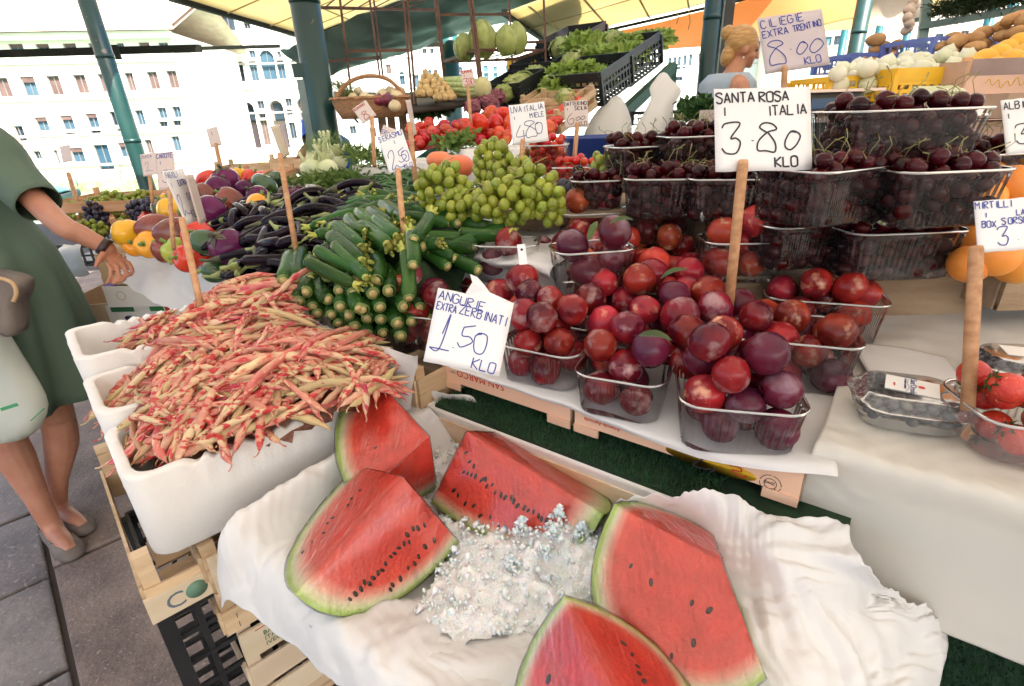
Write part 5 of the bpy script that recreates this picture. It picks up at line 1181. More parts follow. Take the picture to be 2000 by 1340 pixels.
# ---- cherries ----
chm=mat('cherry_skin',(.022,.0015,.004),(.062,.004,.006),scale=30,rough=.10,spec=.25,rnd=.5,hrnd=.01,coat=.0)
chs=mat('cherry_stem',(.20,.24,.07),(.30,.22,.08),scale=60,rough=.6,rnd=.2)
def cherry_mesh(): return MB().ell(V((0,0,0)),(.0135,.014,.013),14,10,fn=lambda u,th,ph:1-.22*math.exp(-(th/.35)**2)).mesh('cherry',chm)
chme=cherry_mesh(); stems=[]
for i in range(4):
    q=random.Random(i); a=q.uniform(0,6.28); stems.append(MB().tube([V((0,0,.009)),V((.003*math.cos(a),.003*math.sin(a),.02)),V((.012*math.cos(a),.012*math.sin(a),.033)),V((.024*math.cos(a+.5),.024*math.sin(a+.5),.038))],[.0007,.0006,.0006,.0010],5).mesh('stem',chs))
CH=[('clear punnet of cherries on top of the right hand stack',(1755,215),1.425,rad(3),.235,.13,.085,'topmost right punnet'),
('clear punnet of cherries in the second tier of the right hand stack, left one',(1610,325),1.34,rad(25),.19,.14,.085,'second tier left punnet'),
('clear punnet of cherries in the second tier of the right hand stack, right one',(1825,328),1.335,rad(3),.18,.12,.085,'second tier right punnet'),
('clear punnet of cherries at the bottom of the right hand stack',(1735,440),1.245,rad(0),.205,.14,.085,'bottom punnet of the right hand stack'),
('clear punnet of cherries at the bottom behind the orange plums',(1560,430),1.25,rad(8),.18,.13,.08,'punnet behind the orange plums'),
('clear punnet of cherries half hidden beside the apricots',(1915,298),1.33,rad(10),.13,.11,.08,'punnet beside the apricots'),
('clear punnet of cherries left on top, in front of the hanging white bag',(1250,285),1.34,rad(12),.15,.11,.075,'left top punnet'),
('tall clear punnet of cherries directly left of the 3.80 sign',(1360,265),1.375,rad(6),.16,.12,.09,'tall punnet left of the sign'),
('clear punnet of cherries in the middle left, under the left top punnet',(1290,345),1.30,rad(-12),.15,.12,.08,'middle left punnet'),
('clear punnet of cherries just behind the 3.80 stick',(1430,345),1.30,rad(-15),.17,.12,.08,'punnet behind the stick'),
('small clear punnet of cherries next to the green grapes',(1165,350),1.275,rad(-2),.12,.095,.065,'small punnet by the grapes')]
cpile=[]; csel=[]
for (l,(px,py),zr,an,L,Wd,h,gn) in CH:
    d_={215:.86,325:.86,328:.84,440:.95,430:1.0,298:.95,285:1.22,265:1.15,345:1.12,350:1.22}[py]
    p=D(px,py,d_ if (px,py)!=(1430,345) else 1.05); c=V((p.x,p.y,p.z-h)); punnet(l,c,an,L,Wd,h)
    pl_=Pile(); n=int(L*Wd/.00052*3); n=min(n,130)
    def mkc(pp,r_,gn=gn): csel.append((pp,r_,gn,len(pl_.b)))
    fill(pl_,(c.x,c.y),an,L*.96,Wd*.95,.0122,n,c.z+.001,p.z+.022,mkc,k=16,edge=.013)
csel.sort(key=lambda t:-t[0].z if False else (t[0].length)); 
vs=[];fs=[]; k_=0; tops={}
for (pp,r_,gn,i) in csel: tops.setdefault(gn,[]).append((pp,r_,i))
cherries=[]
for gn,L_ in tops.items():
    L_.sort(key=lambda t:-t[0].z); q=28 if 'topmost' in gn or 'second' in gn else 24
    for j,(pp,r_,i) in enumerate(L_):
        fr=frame(V((R.uniform(-1,1),R.uniform(-1,1),R.uniform(-.4,.4))),roll=R.uniform(-.8,.8))
        if j<q or (j<q+6 and pp.length<1.35):
            if k_<300:
                o=obj('cherry',chme,mw=mw(pp,fr,r_/.0122)); tag(o,'dark cherry in the '+gn,'cherry','dark cherries in the '+gn); k_+=1
                if R.random()<.75: obj('stem',stems[R.randrange(4)],o)
                continue
        m4=mw(pp,fr,r_/.0122); k=len(vs); vs+=[m4@v.co for v in chme.vertices]; fs+=[[q_+k for q_ in p.vertices] for p in chme.polygons]
tag(mk('cherries',vs,fs,chm),'dark cherries deeper down in the punnets',None,None,'stuff')
# support under the cherry stacks
o=empty('cherry_crate',(0,0,0)); tag(o,'dark wooden crates under the stacked cherry punnets','crate')
p=D(1735,545,1.0)
MB().box((p.x-.06,p.y+.26,1.06),(.56,.46,.16),rotz(rad(-8))).ob('board',pw,o,smooth=False)
MB().box((.42,1.42,1.09),(.8,.30,.26),rotz(rad(-8))).ob('board',pw,o,smooth=False)
MB().box((.30,1.35,1.235),(.70,.26,.02),rotz(rad(-8))).ob('board',pw,o,smooth=False)
# ---- watermelon ----
def melon_mats():
    m=bpy.data.materials.new('melon_flesh'); m.use_nodes=True; t=m.node_tree; b=t.nodes['Principled BSDF']
    at=nn(t,'ShaderNodeAttribute'); at.attribute_name='rad'
    tc=nn(t,'ShaderNodeTexCoord'); n=nn(t,'ShaderNodeTexNoise'); n.inputs['Scale'].default_value=35; n.inputs['Detail'].default_value=6; lk(t,tc.outputs['Object'],n.inputs['Vector'])
    n2=nn(t,'ShaderNodeTexNoise'); n2.inputs['Scale'].default_value=9; lk(t,tc.outputs['Object'],n2.inputs['Vector'])
    a=nn(t,'ShaderNodeMath'); a.operation='MULTIPLY_ADD'; a.inputs[1].default_value=.07; lk(t,n2.outputs[0],a.inputs[0]); 
    s=nn(t,'ShaderNodeMath'); s.operation='ADD'; s.inputs[1].default_value=-.035; lk(t,at.outputs['Fac'],s.inputs[0]); lk(t,s.outputs[0],a.inputs[2])
    r=nn(t,'ShaderNodeValToRGB'); e=r.color_ramp.elements; e[0].position=0; e[0].color=(.74,.06,.035,1); e[1].position=1; e[1].color=(.36,.52,.08,1)
    for p,c in ((.55,(.72,.048,.028)),(.80,(.76,.075,.045)),(.87,(.84,.34,.24)),(.915,(.76,.62,.42)),(.95,(.66,.70,.34)),(.975,(.40,.56,.12))):
        q=e.new(p); q.color=(*c,1)
    lk(t,a.outputs[0],r.inputs[0])
    mx=nn(t,'ShaderNodeMix'); mx.data_type='RGBA'; mx.blend_type='MULTIPLY'; mr=nn(t,'ShaderNodeMapRange'); mr.inputs[1].default_value=.3; mr.inputs[2].default_value=.7; mr.inputs[3].default_value=.82; mr.inputs[4].default_value=1.1
    lk(t,n.outputs[0],mr.inputs[0]); mx.inputs[0].default_value=1; lk(t,r.outputs[0],mx.inputs[6]); lk(t,mr.outputs[0],mx.inputs[7]); lk(t,mx.outputs[2],b.inputs['Base Color'])
    b.inputs['Roughness'].default_value=.34; b.inputs['Coat Weight'].default_value=.35; b.inputs['Coat Roughness'].default_value=.22; b.inputs['Subsurface Weight'].default_value=.25; b.inputs['Subsurface Radius'].default_value=(1,.3,.2); b.inputs['Subsurface Scale'].default_value=.008
    bp=nn(t,'ShaderNodeBump'); bp.inputs['Strength'].default_value=.5; bp.inputs['Distance'].default_value=.004; n3=nn(t,'ShaderNodeTexNoise'); n3.inputs['Scale'].default_value=180; lk(t,tc.outputs['Object'],n3.inputs['Vector']); lk(t,n3.outputs[0],bp.inputs['Height']); lk(t,bp.outputs[0],b.inputs['Normal'])
    return m
flesh=melon_mats()
rind=mat('melon_rind',(.02,.07,.02),(.26,.38,.09),scale=8,rough=.25,coat=.4,st=(.8,5,5),lo=.42,hi=.56,detail=6)
rindp=mat('pale_rind_edge',(.36,.50,.10),(.30,.44,.08),scale=12,rough=.3,coat=.3)
film=clear_mat('cling_film',tint=(1,1,1),milk=.0,rough=.14,gl=.38)
def film_bump():
    t=film.node_tree; tc=nn(t,'ShaderNodeTexCoord'); mp=nn(t,'ShaderNodeMapping'); mp.inputs['Scale'].default_value=(6,1.5,1); mp.inputs['Rotation'].default_value=(0,0,.7)
    n=nn(t,'ShaderNodeTexNoise'); n.inputs['Scale'].default_value=10; n.inputs['Detail'].default_value=2; n.inputs['Distortion'].default_value=1.5
    lk(t,tc.outputs['Object'],mp.inputs[0]); lk(t,mp.outputs[0],n.inputs['Vector']); bp=nn(t,'ShaderNodeBump'); bp.inputs['Strength'].default_value=.6; bp.inputs['Distance'].default_value=.012; lk(t,n.outputs[0],bp.inputs['Height'])
    for x in t.nodes:
        if x.bl_idname in('ShaderNodeBsdfGlossy','ShaderNodeFresnel'): lk(t,bp.outputs[0],x.inputs['Normal'])
film_bump()
seedm=mat('melon_seed',(.02,.012,.01),(.06,.03,.02),scale=50,rough=.3)
seedme=MB().ell(V((0,0,0)),(.0052,.0028,.0012),8,5).mesh('seed',seedm)
def melon(label,P0,P1,A1,A2,n=2.4,a_s=1.0,R1=None,R2=None,cut=None,seeds=(),x0s=None,filmy=True,sd=0,poke=False):
    X=(P1-P0); a=X.length/2*a_s; X.normalize(); M=(P0+P1)/2
    def perp(q): w=(q-M); w-=X*w.dot(X); return w
    w1,w2=perp(A1),perp(A2); R1=R1 or w1.length; R2=R2 or w2.length; f1,f2=w1.normalized(),w2.normalized()
    ang=f1.angle(f2); ax=f1.cross(f2).normalized()
    o=empty('watermelon_piece',M); tag(o,label,'watermelon',None)
    N=28; K=12; bm=bmesh.new(); lay=bm.verts.layers.float.new('rad')
    def prof(i):
        ph=math.pi*i/N; x=math.cos(ph); x=math.copysign(abs(x)**1.0,x); return a*x,(max(0,1-abs(x)**n))**(1/n)
    def pt(i,j):
        x,r=prof(i); q=Matrix.Rotation(ang*j/K,3,ax)@f1; Rr=R1+(R2-R1)*j/K; return X*(-x)+q*(Rr*r)
    # flesh faces as grids from ridge outwards
    Q=10
    def facegrid(dirv,Rr):
        g=[]
        for i in range(N+1):
            x,r=prof(i); row=[]
            for q in range(Q+1):
                s=q/Q; v=bm.verts.new(X*(-x)+dirv*(Rr*r*s)); v[lay]=(abs(x/a)**n+(r*s)**n)**(1/n); row.append(v)
            g.append(row)
        for i in range(N):
            for q in range(Q):
                try: bm.faces.new((g[i][q],g[i+1][q],g[i+1][q+1],g[i][q+1])).material_index=0
                except ValueError: pass
    facegrid(f1,R1); facegrid(f2,R2)
    g=[]
    for i in range(N+1):
        row=[]
        for j in range(K+1): v=bm.verts.new(pt(i,j)); v[lay]=1; row.append(v)
        g.append(row)
    for i in range(N):
        for j in range(K):
            try: 
                f=bm.faces.new((g[i][j],g[i][j+1],g[i+1][j+1],g[i+1][j])); f.material_index=2 if j in(0,K-1) else 1
            except ValueError: pass
    bmesh.ops.remove_doubles(bm,verts=bm.verts,dist=2e-4)
    if cut:
        co_,no=cut; r=bmesh.ops.bisect_plane(bm,geom=bm.verts[:]+bm.edges[:]+bm.faces[:],plane_co=co_-M,plane_no=no,clear_outer=True)
        ed=[e for e in r['geom_cut'] if isinstance(e,bmesh.types.BMEdge)]; rf=bmesh.ops.holes_fill(bm,edges=ed,sides=0); ff=[f for f in rf['faces']]
        for f in ff: f.material_index=0
        if poke:
            pk_=bmesh.ops.poke(bm,faces=ff)
            for v in pk_['verts']: v.co=co_-M; v[lay]=0
            for f in pk_['faces']: f.material_index=0
    bmesh.ops.recalc_face_normals(bm,faces=bm.faces)
    me=bpy.data.meshes.new('piece'); bm.to_mesh(me)
    for m_ in (flesh,rind,rindp): me.materials.append(m_)
    for p in me.polygons: p.use_smooth=p.material_index>0
    obj('piece',me,o)
    if filmy:
        bm.normal_update()
        for v in bm.verts: v.co+=v.normal*(.0022+.0022*NZ.noise(v.co*40))
        fm_=bpy.data.meshes.new('cling_film'); bm.to_mesh(fm_); fm_.materials.append(film); fm_.polygons.foreach_set('use_smooth',[True]*len(fm_.polygons)); fm_.polygons.foreach_set('material_index',[0]*len(fm_.polygons)); obj('cling_film',fm_,o)
    bm.free(); r_=random.Random(sd)
    for (fi,xs,rs,cnt,sx,sr) in seeds:
        fd=(f1,R1,f2) if fi==1 else (f2,R2,f1)
        for i in range(cnt):
            x=xs[0]+(xs[1]-xs[0])*(i+r_.uniform(-.35,.35))/max(1,cnt-1); rr_=rs[0]+(rs[1]-rs[0])*i/max(1,cnt-1)+r_.uniform(-sr,sr)
            p=X*(x*a)+fd[0]*(rr_*fd[1]); nrm=X.cross(fd[0]); nrm=nrm if nrm.dot(fd[2])<0 else -nrm
            if cut and (p+M-cut[0]).dot(cut[1])>-.004: continue
            fr=AX(*(lambda u:(u,nrm.cross(u)))((fd[0]+X*r_.uniform(-.6,.6)).normalized()),nrm)
            obj('seed',seedme,o,mw=mw(p+nrm*.0003,fr,r_.uniform(.7,1.05)))
    return o
def ZZ(*a): return Z(*a)
def eighth(label,c,P1,A1,A2,n,seeds,sd):   # a quarter cut once more across its middle
    X=(c-P1).normalized(); melon(label,c+(c-P1),P1,A1,A2,n=n,cut=(c,X),seeds=seeds,sd=sd,poke=True)
eighth('big watermelon wedge at the tray left corner with its dark green rind end showing',Z(787,932,1.005),Z(575,1160,.945),Z(668,940,.935),Z(890,1066,.89),2.3,[(2,(.12,.80),(.52,.46),18,0,.04),(2,(.15,.6),(.74,.70),8,0,.03),(1,(.2,.8),(.5,.45),8,0,.05)],1)
eighth('watermelon wedge with a long row of black seeds, in the middle behind the ice',Z(912,843,.985),Z(1178,1005,.945),Z(1010,850,.90),Z(845,985,.885),2.5,[(2,(.10,.8),(.42,.40),22,0,.03),(2,(.1,.5),(.72,.74),7,0,.04),(2,(.04,.25),(.25,.36),4,0,.03)],2)
eighth('watermelon wedge standing highest, next to the borlotti beans',Z(838,853,1.0),Z(722,727,1.03),Z(810,900,.90),Z(672,947,.94),2.2,[(2,(.0,.3),(.5,.5),2,0,.04)],3)
melon('watermelon wedge on the right under wrinkled cling film, with few seeds',Z(1200,985,.985),Z(1575,1190,.965),Z(1480,1080,.91),Z(1265,1322,.875),n=2.5,cut=(Z(1408,1093,.97),(lambda u:(u.cross(Z(1408,1093,.97)-V((0,0,H)))).normalized())(Z(1497,1330,.885)-Z(1408,1093,.97))),seeds=[(2,(-.5,.35),(.42,.4),4,0,.06),(2,(.1,.3),(.75,.6),2,0,.05)],sd=4)
melon('watermelon wedge at the bottom edge, pointing upward in front',Z(1103,1165,.985),Z(1265,1470,.97),Z(985,1400,.89),Z(1400,1420,.88),n=2.0,seeds=[(2,(-.4,.5),(.4,.45),7,0,.05),(1,(-.3,.5),(.5,.5),4,0,.05)],sd=5)
b=MB().ell(V((0,0,0)),(.014,.010,.010),10,7,fn=lambda u,th,ph:1+.35*NZ.noise(u*3)); o=b.ob('film_knot',clear_mat('film_bunch',milk=.35,rough=.2)); o.location=Z(628,1222,.872); o.scale=(1.1,.6,.5); tag(o,'bunched end of cling film sticking out under the biggest wedge','film')
# ---- crushed ice ----
def ice_mat():
    m=bpy.data.materials.new('ice'); m.use_nodes=True; b=m.node_tree.nodes['Principled BSDF']
    b.inputs['Base Color'].default_value=(.93,.95,.96,1); b.inputs['Roughness'].default_value=.2; b.inputs['Transmission Weight'].default_value=.1; b.inputs['Subsurface Weight'].default_value=.4; b.inputs['Subsurface Scale'].default_value=.01; b.inputs['IOR'].default_value=1.31; return m
icem=ice_mat(); icew=mat('packed_ice',(.80,.82,.83),(.93,.94,.94),scale=40,rough=.3,bump=.6,bscale=190,sss=.5,coat=.5,world=True)
ic=[(860,990,.872),(900,1050,.88),(960,1080,.887),(1010,1110,.892),(1060,1060,.908),(1100,1030,.925),(1150,1060,.92),(1080,1130,.888),(1000,1180,.882),(900,1160,.880),(1130,1150,.885),(1150,1200,.872),(860,1120,.876),(1050,1210,.868),(780,960,.88),(760,905,.895),(830,800,.885),(900,790,.875),(870,860,.885),(930,830,.88),(800,880,.888)]
ih=Heap([Z(*p) for p in ic],[Z(*p) for p in [(735,905,.88),(775,950,.87),(850,1000,.865),(880,1070,.87),(800,1215,.868),(900,1275,.866),(1020,1250,.864),(1080,1235,.862),(1180,1210,.862),(1180,1090,.88),(1170,1010,.90),(1040,990,.89),(880,960,.87),(990,830,.875),(920,780,.872),(800,775,.885)]],.004)
vs=[];fs=[]; ids={}
for i in range(0,ih.nx):
    for j in range(0,ih.ny):
        if ih.in_[i,j]:
            q=V((ih.X[i,j],ih.Y[i,j],0)); z=ih.base[i,j]+.011*NZ.noise(q*48)+.009*abs(NZ.noise(q*110))+.004*NZ.noise(q*230); ids[i,j]=len(vs); vs.append((q.x,q.y,z-.006))
for (i,j),a in ids.items():
    k=[(i+1,j),(i+1,j+1),(i,j+1)]
    if all(q in ids for q in k): fs.append((a,ids[k[0]],ids[k[1]],ids[k[2]]))
ice=tag(mk('crushed_ice',vs,fs,icew),'wet crushed ice melting between the watermelon wedges',None,None,'stuff')
b=MB(); r_=random.Random(5)
for i in range(1500):
    x,y=ih.rnd(); s=r_.uniform(.0014,.0042)*(1.5 if r_.random()<.12 else 1); z=ih.at(x,y,ih.base)+s*.3+r_.uniform(-.002,.004)+.010*NZ.noise(V((x,y,0))*55)
    cc=V((x,y,z)); vv=[cc+V((r_.uniform(-1,1),r_.uniform(-1,1),r_.uniform(-1,1))).normalized()*s for _ in range(4)]+[cc+V((0,0,s)),cc-V((s*.4,0,s))]
    J=lambda:V((r_.uniform(-.5,.5),r_.uniform(-.5,.5),r_.uniform(-.5,.5)))*s; b.add([cc+V((s,0,0))+J(),cc+V((0,s*.8,.2*s))+J(),cc+V((-s,.1*s,0))+J(),cc+V((0,-s,0))+J(),vv[4]+J(),vv[5]+J()],[(0,1,4),(1,2,4),(2,3,4),(3,0,4),(1,0,5),(2,1,5),(3,2,5),(0,3,5)])
for (px,py,z,hh) in ((1020,1030,.915,.030),(1092,1005,.935,.028),(1060,1075,.92,.02),(1140,1030,.93,.018),(1000,1090,.90,.015),(770,910,.895,.016),(1080,1040,.93,.02)):
    c=Z(px,py,z); 
    for k in range(60):
        tt_=r_.random()**1.6; s=r_.uniform(.0016,.0045); q=c+V((r_.uniform(-.014,.014)*(1-tt_),r_.uniform(-.010,.010)*(1-tt_),-.01+tt_*hh))
        J=lambda:V((r_.uniform(-.6,.6),r_.uniform(-.6,.6),r_.uniform(-.6,.6)))*s; b.add([q+V((s,0,0))+J(),q+V((0,s*.8,.2*s))+J(),q+V((-s,.1*s,0))+J(),q+V((0,-s,0))+J(),q+V((0,0,s*1.1))+J(),q-V((0,0,s))+J()],[(0,1,4),(1,2,4),(2,3,4),(3,0,4),(1,0,5),(2,1,5),(3,2,5),(0,3,5)])
o=b.ob('ice_chips',icem,smooth=True); tag(o,'glassy ice chips lying on the crushed ice',None,None,'stuff')
# ---- berries ----
clam=clear_mat('clamshell_plastic',tint=(.97,.98,.97),milk=.10,rough=.10,gl=.38)
bbm=mat('blueberry_skin',(.02,.028,.05),(.10,.10,.09),scale=40,rough=.5,rnd=.3)
bbf=mat('blueberry_leafy',(.10,.11,.035),(.17,.17,.06),scale=60,rough=.6)
bbme=MB().ell(V((0,0,0)),(.0075,.0075,.0065),10,7,fn=lambda u,th,ph:1-.15*math.exp(-(th/.4)**2)).mesh('blueberry',bbm)
def clamshell(label,px,py,z,ang,L,Wd,h,lab,gn):
    p=Z(px,py,z); o=empty('clamshell',(p.x,p.y,1.046),ang); tag(o,label,'berry box',None)
    def dome(z0,z1,ri,tp):
        P=resample(rrect(L,Wd,.035,8),.003); rings=[]
        for t in ri:
            zz=z0+(z1-z0)*t[0]; rings.append([V((x*t[1]*(1+t[2]*(1 if (i//3)%2 else -1)),y*t[1]*(1+t[2]*(1 if (i//3)%2 else -1)),zz)) for i,(x,y) in enumerate(P)])
        return loft(rings,True,False)
    vs,fs=dome(0,h*.62,((0,.86,0),(.1,.9,.008),(.55,.95,.010),(.9,.98,.006),(.97,1.0,0),(1.0,1.07,0)),1); mk('tub',vs,fs,clam,o)
    vs,fs=dome(h,h*.63,((0,.72,0),(.06,.80,0),(.25,.86,.008),(.7,.93,.008),(.95,.985,0),(1,1.07,0)),1); mk('lid',vs,fs,clam,o)
    pl=Pile(); n=0
    for i in range(240):
        b_=pl.best(lambda:(R.uniform(-1,1)*(L/2-.016),R.uniform(-1,1)*(Wd/2-.016)),.0072,.004,5,h*.86)
        if b_ is None: continue
        if n<200:
            q=obj('blueberry',bbme,mw=mw(V((p.x,p.y,1.046))+rotz(ang)@b_,frame(V((R.uniform(-1,1),R.uniform(-1,1),.3))))); tag(q,'dark blueberry inside the '+gn,'blueberry','blueberries inside the '+gn); n+=1
    m_=MB().box((0,0,h+.0008),(L*.46,Wd*.42,.0006),rotz(rad(-14))).ob('label',mat('label_white',(.80,.78,.74)),o,smooth=False)
    if lab:
        bs=Matrix.Translation((0,0,h+.0014))@Matrix.Rotation(rad(-104),4,'Z')
        nv=ink('navy',(.03,.035,.10))
        x=printed("Sant'Orsola",m_,bs@Matrix.Translation((-.022,-.002,0)),.0105,nv)
        printed("THE BERRY COMPANY",m_,bs@Matrix.Translation((-.020,-.009,0)),.0034,nv)
        bb=MB().tube([V((0,0,0)),V((0,0,.0002))],.0042,12).ob('emblem',ink('berry_red',(.65,.05,.03)),m_,mw=bs@Matrix.Translation((0,.0105,0)))
        bb=MB(); ribbon(bb,cat([V((-.02,-.004,0)),V((-.008,-.0055,0)),V((.01,-.0035,0)),V((.024,-.007,0))],8),.0006,.0002); bb.ob('underline',nv,m_,mw=bs)
        printed("mirtilli",m_,Matrix.Translation((-.021,-.006,h+.0014))@Matrix.Rotation(rad(76),4,'Z'),.004,red)
    return o
clamshell("blueberry box with a white Sant'Orsola label, lying alone on the cream paper",1775,775,1.075,rad(-22),.132,.112,.045,True,'labelled clear box')
clamshell('blueberry box cut off by the right picture edge, behind the strawberries',2005,690,1.09,rad(-10),.125,.095,.045,False,'clear box at the right edge')
g_=None
stm=mat('strawberry_skin',(.50,.012,.008),(.66,.05,.02),scale=25,rough=.25,coat=.3,c3=(.70,.45,.12),s3=330,l3=.68,h3=.70,bump=.4,bscale=260)
sp_=Z(2010,845,1.06); so_=punnet('clear punnet of strawberries at the right picture edge',V((sp_.x,sp_.y,1.046)),rad(-10),.17,.12,.055,m=clam)
stme=MB().ell(V((0,0,0)),(.0185,.0185,.024),14,12,fn=lambda u,th,ph:(1-.32*max(0,-u.z)**1.3)).mesh('strawberry',stm)
calx=MB(); 
for i in range(7):
    a=2*math.pi*i/7; u=V((math.cos(a),math.sin(a),0)); w=V((-u.y,u.x,0)); calx.add([V((0,0,.022)),u*.008+w*.003+V((0,0,.024)),u*.016+V((0,0,.021)),u*.008-w*.003+V((0,0,.024))],[(0,1,2,3)])
calx=calx.mesh('calyx',leafm); pl=Pile()
for i in range(34):
    b_=pl.best(lambda:(R.uniform(-1,1)*.062,R.uniform(-1,1)*.038),.019,.003,6,.095)
    if b_ is None: continue
    q=obj('strawberry',stme,mw=mw(V((sp_.x,sp_.y,1.046))+rotz(rad(-10))@b_,frame(V((R.uniform(-1,1),R.uniform(-1,1),R.uniform(-.5,.5))),roll=R.uniform(0,6)))); tag(q,'ripe red strawberry in the clear punnet at the picture edge','strawberry','strawberries in the punnet at the picture edge'); obj('calyx',calx,q)
# ---- apricots ----
apm=mat('apricot_skin',(.80,.26,.03),(.84,.36,.05),scale=6,rough=.5,rnd=.08,hrnd=.01,sss=.2,c3=(.75,.15,.03),s3=5,l3=.62,h3=.78)
apme=MB().ell(V((0,0,0)),(.031,.031,.030),20,14,fn=lambda u,th,ph:1-.06*math.exp(-((ph%(2*math.pi))-3.14)**2/.02)*math.sin(th)-.14*math.exp(-(th/.25)**2)).mesh('apricot',apm)
acen=D(2010,420,.98); ac_=empty('apricot_crate',(acen.x-.10,acen.y-.10,1.10)); tag(ac_,'wooden box of apricots at the right edge behind the berry sign','crate')
for (c_,d_) in (((.25,.0,.05),(.5,.008,.1)),((.25,.4,.05),(.5,.008,.1)),((0,.2,.05),(.008,.39,.1)),((.5,.2,.05),(.008,.39,.1)),((.25,.2,.005),(.5,.4,.01))): MB().box(c_,d_).ob('board',pw,ac_,smooth=False)
pl=Pile()
for (px,py,d) in ((1925,352,.93),(1975,360,.90),(1920,388,.90),(1998,305,.95),(1945,500,.86),(1985,515,.88),(1895,515,.88),(1990,430,.92),(1940,430,.93),(2040,330,.92),(2050,400,.9),(1985,318,1.02),(1905,455,.95),(2035,480,.9),(1885,470,1.0),(1960,330,1.0)):
    p=D(px,py,d); q=obj('apricot',apme,mw=mw(p,frame(V((R.uniform(-1,1),R.uniform(-1,1),R.uniform(-1,1)))),R.uniform(.95,1.12))); tag(q,'round orange apricot heaped behind the sign for berries','apricot','apricots heaped at the right picture edge')
# ---- green and black grapes ----
grm=mat('grape_green',(.24,.30,.03),(.36,.40,.05),scale=25,rough=.22,spec=.5,rnd=.16,hrnd=.012,sss=.3,coat=.0,trl=.15,c3=(.50,.42,.10),s3=30,l3=.66,h3=.8)
gbm=mat('grape_black',(.014,.012,.03),(.05,.04,.08),scale=20,rough=.35,rnd=.3)
gst=mat('grape_stem',(.24,.25,.07),(.30,.20,.08),scale=50,rough=.6)
gme=[MB().ell(V((0,0,0)),(.0118,.0118,.0138),12,9).mesh('berry',m_) for m_ in (grm,gbm)]
def grapes(px,py,d,rx,ry,rz,n,label,k=0,s=1,tilt=0,st=True):
    p=D(px,py,d); o=empty('grape_bunch',p); tag(o,label,'grapes',None); pts=[]; r_=random.Random(int(px*7+py))
    t=0; mn=.0215*s
    while len(pts)<n and t<9000:
        t+=1; u=V((r_.gauss(0,1),r_.gauss(0,1),r_.gauss(0,1))).normalized()*r_.uniform(.72,1)
        q=V((u.x*rx,u.y*ry,u.z*rz))
        if q.y>ry*.45 and q.z<0: continue
        if all((q-w).length>mn for w in pts): pts.append(q)
    for q in pts:
        c_=rotz(0)@q; obj('berry',gme[k],o,mw=mw(c_,frame(V((r_.uniform(-1,1),r_.uniform(-1,1),r_.uniform(-.6,.6)))),s*r_.uniform(.88,1.1)))
    if st:
        b=MB(); b.tube([V((-rx*.9,-ry*.3,rz*.9)),V((-rx*.3,0,rz*.5)),V((rx*.4,0,0)),V((rx*.8,0,-rz*.4))],[.0022,.0018,.0016,.001],6); b.tube([V((-rx*.2,0,rz*.4)),V((rx*.1,-ry*.6,rz*1.05)),V((rx*.5,-ry,rz*1.25))],[.0016,.0012,.001],5); b.ob('stem',gst,o)
    return o
for a in ((868,372,1.22,.062,.045,.060,62,'green grape bunch at the left end of the shelf beside the beans'),
(910,402,1.20,.06,.045,.035,34,'low green grape bunch between the two front bunches'),
(965,330,1.42,.055,.05,.075,62,'tall green grape bunch behind, next to the orange squashes'),
(1005,345,1.38,.06,.05,.05,40,'green grape bunch half hidden under the sign for uva'),
(990,392,1.13,.068,.045,.045,62,'wide green grape bunch in front, below the sign for uva'),
(1040,370,1.15,.055,.05,.055,52,'green grape bunch in front, leaning on the stick for uva'),
(1075,400,1.12,.03,.03,.045,22,'small green grape cluster at the right end of the shelf'),
(1180,318,1.30,.028,.026,.028,14,'tiny green grape cluster beside the cherries and cherry tomatoes'),
(1045,310,1.6,.05,.04,.03,20,'green grape bunch far back behind the tomato punnet')): grapes(*a)
grapes(950,378,1.28,.022,.02,.02,14,'few black grapes between the green bunches',1)
grapes(1105,372,1.3,.035,.03,.025,24,'black grapes beside the small cherry punnet',1)
for a in ((150,418,2.7,.10,.07,.06,60,'blurred green grape bunch leftmost above the arm',0),(185,405,2.75,.05,.05,.05,30,'green grape bunch left of the black ones',0),(190,428,2.65,.05,.045,.085,48,'black grape bunch hanging over the box edge above the arm',1),(222,392,2.8,.07,.06,.045,44,'green grape bunch behind the black ones',0),(252,410,2.75,.08,.06,.075,64,'green grape bunch beside the small wooden post',0),(280,388,2.85,.05,.05,.045,34,'green grape bunch left of the rear sign sticks',0),(275,412,2.6,.06,.05,.05,40,'black plums like grapes heaped beside the brown peppers',1),(178,452,2.55,.08,.05,.05,36,'shaded green grape bunch inside the box behind the wrist',0),(300,400,2.5,.05,.05,.03,24,'black grapes just left of the orange pepper',1)):
    grapes(*a[:7],a[7],a[8],1.05)
# wooden boxes under those grapes
p=D(130,440,2.75); w=wcrate('wooden grape box behind the customer arm, its corner post sticking up',V((p.x,p.y-.1,0)),rad(4),.62,.42,.98,.14,boards=2,bh=.05,m=woodo,posth=.03)
p=D(205,500,2.2); w=wcrate('wooden crate of mixed greens right under the customer wrist',V((p.x-.02,p.y,0)),rad(-2),.34,.36,.93,.09,boards=1,bh=.085)
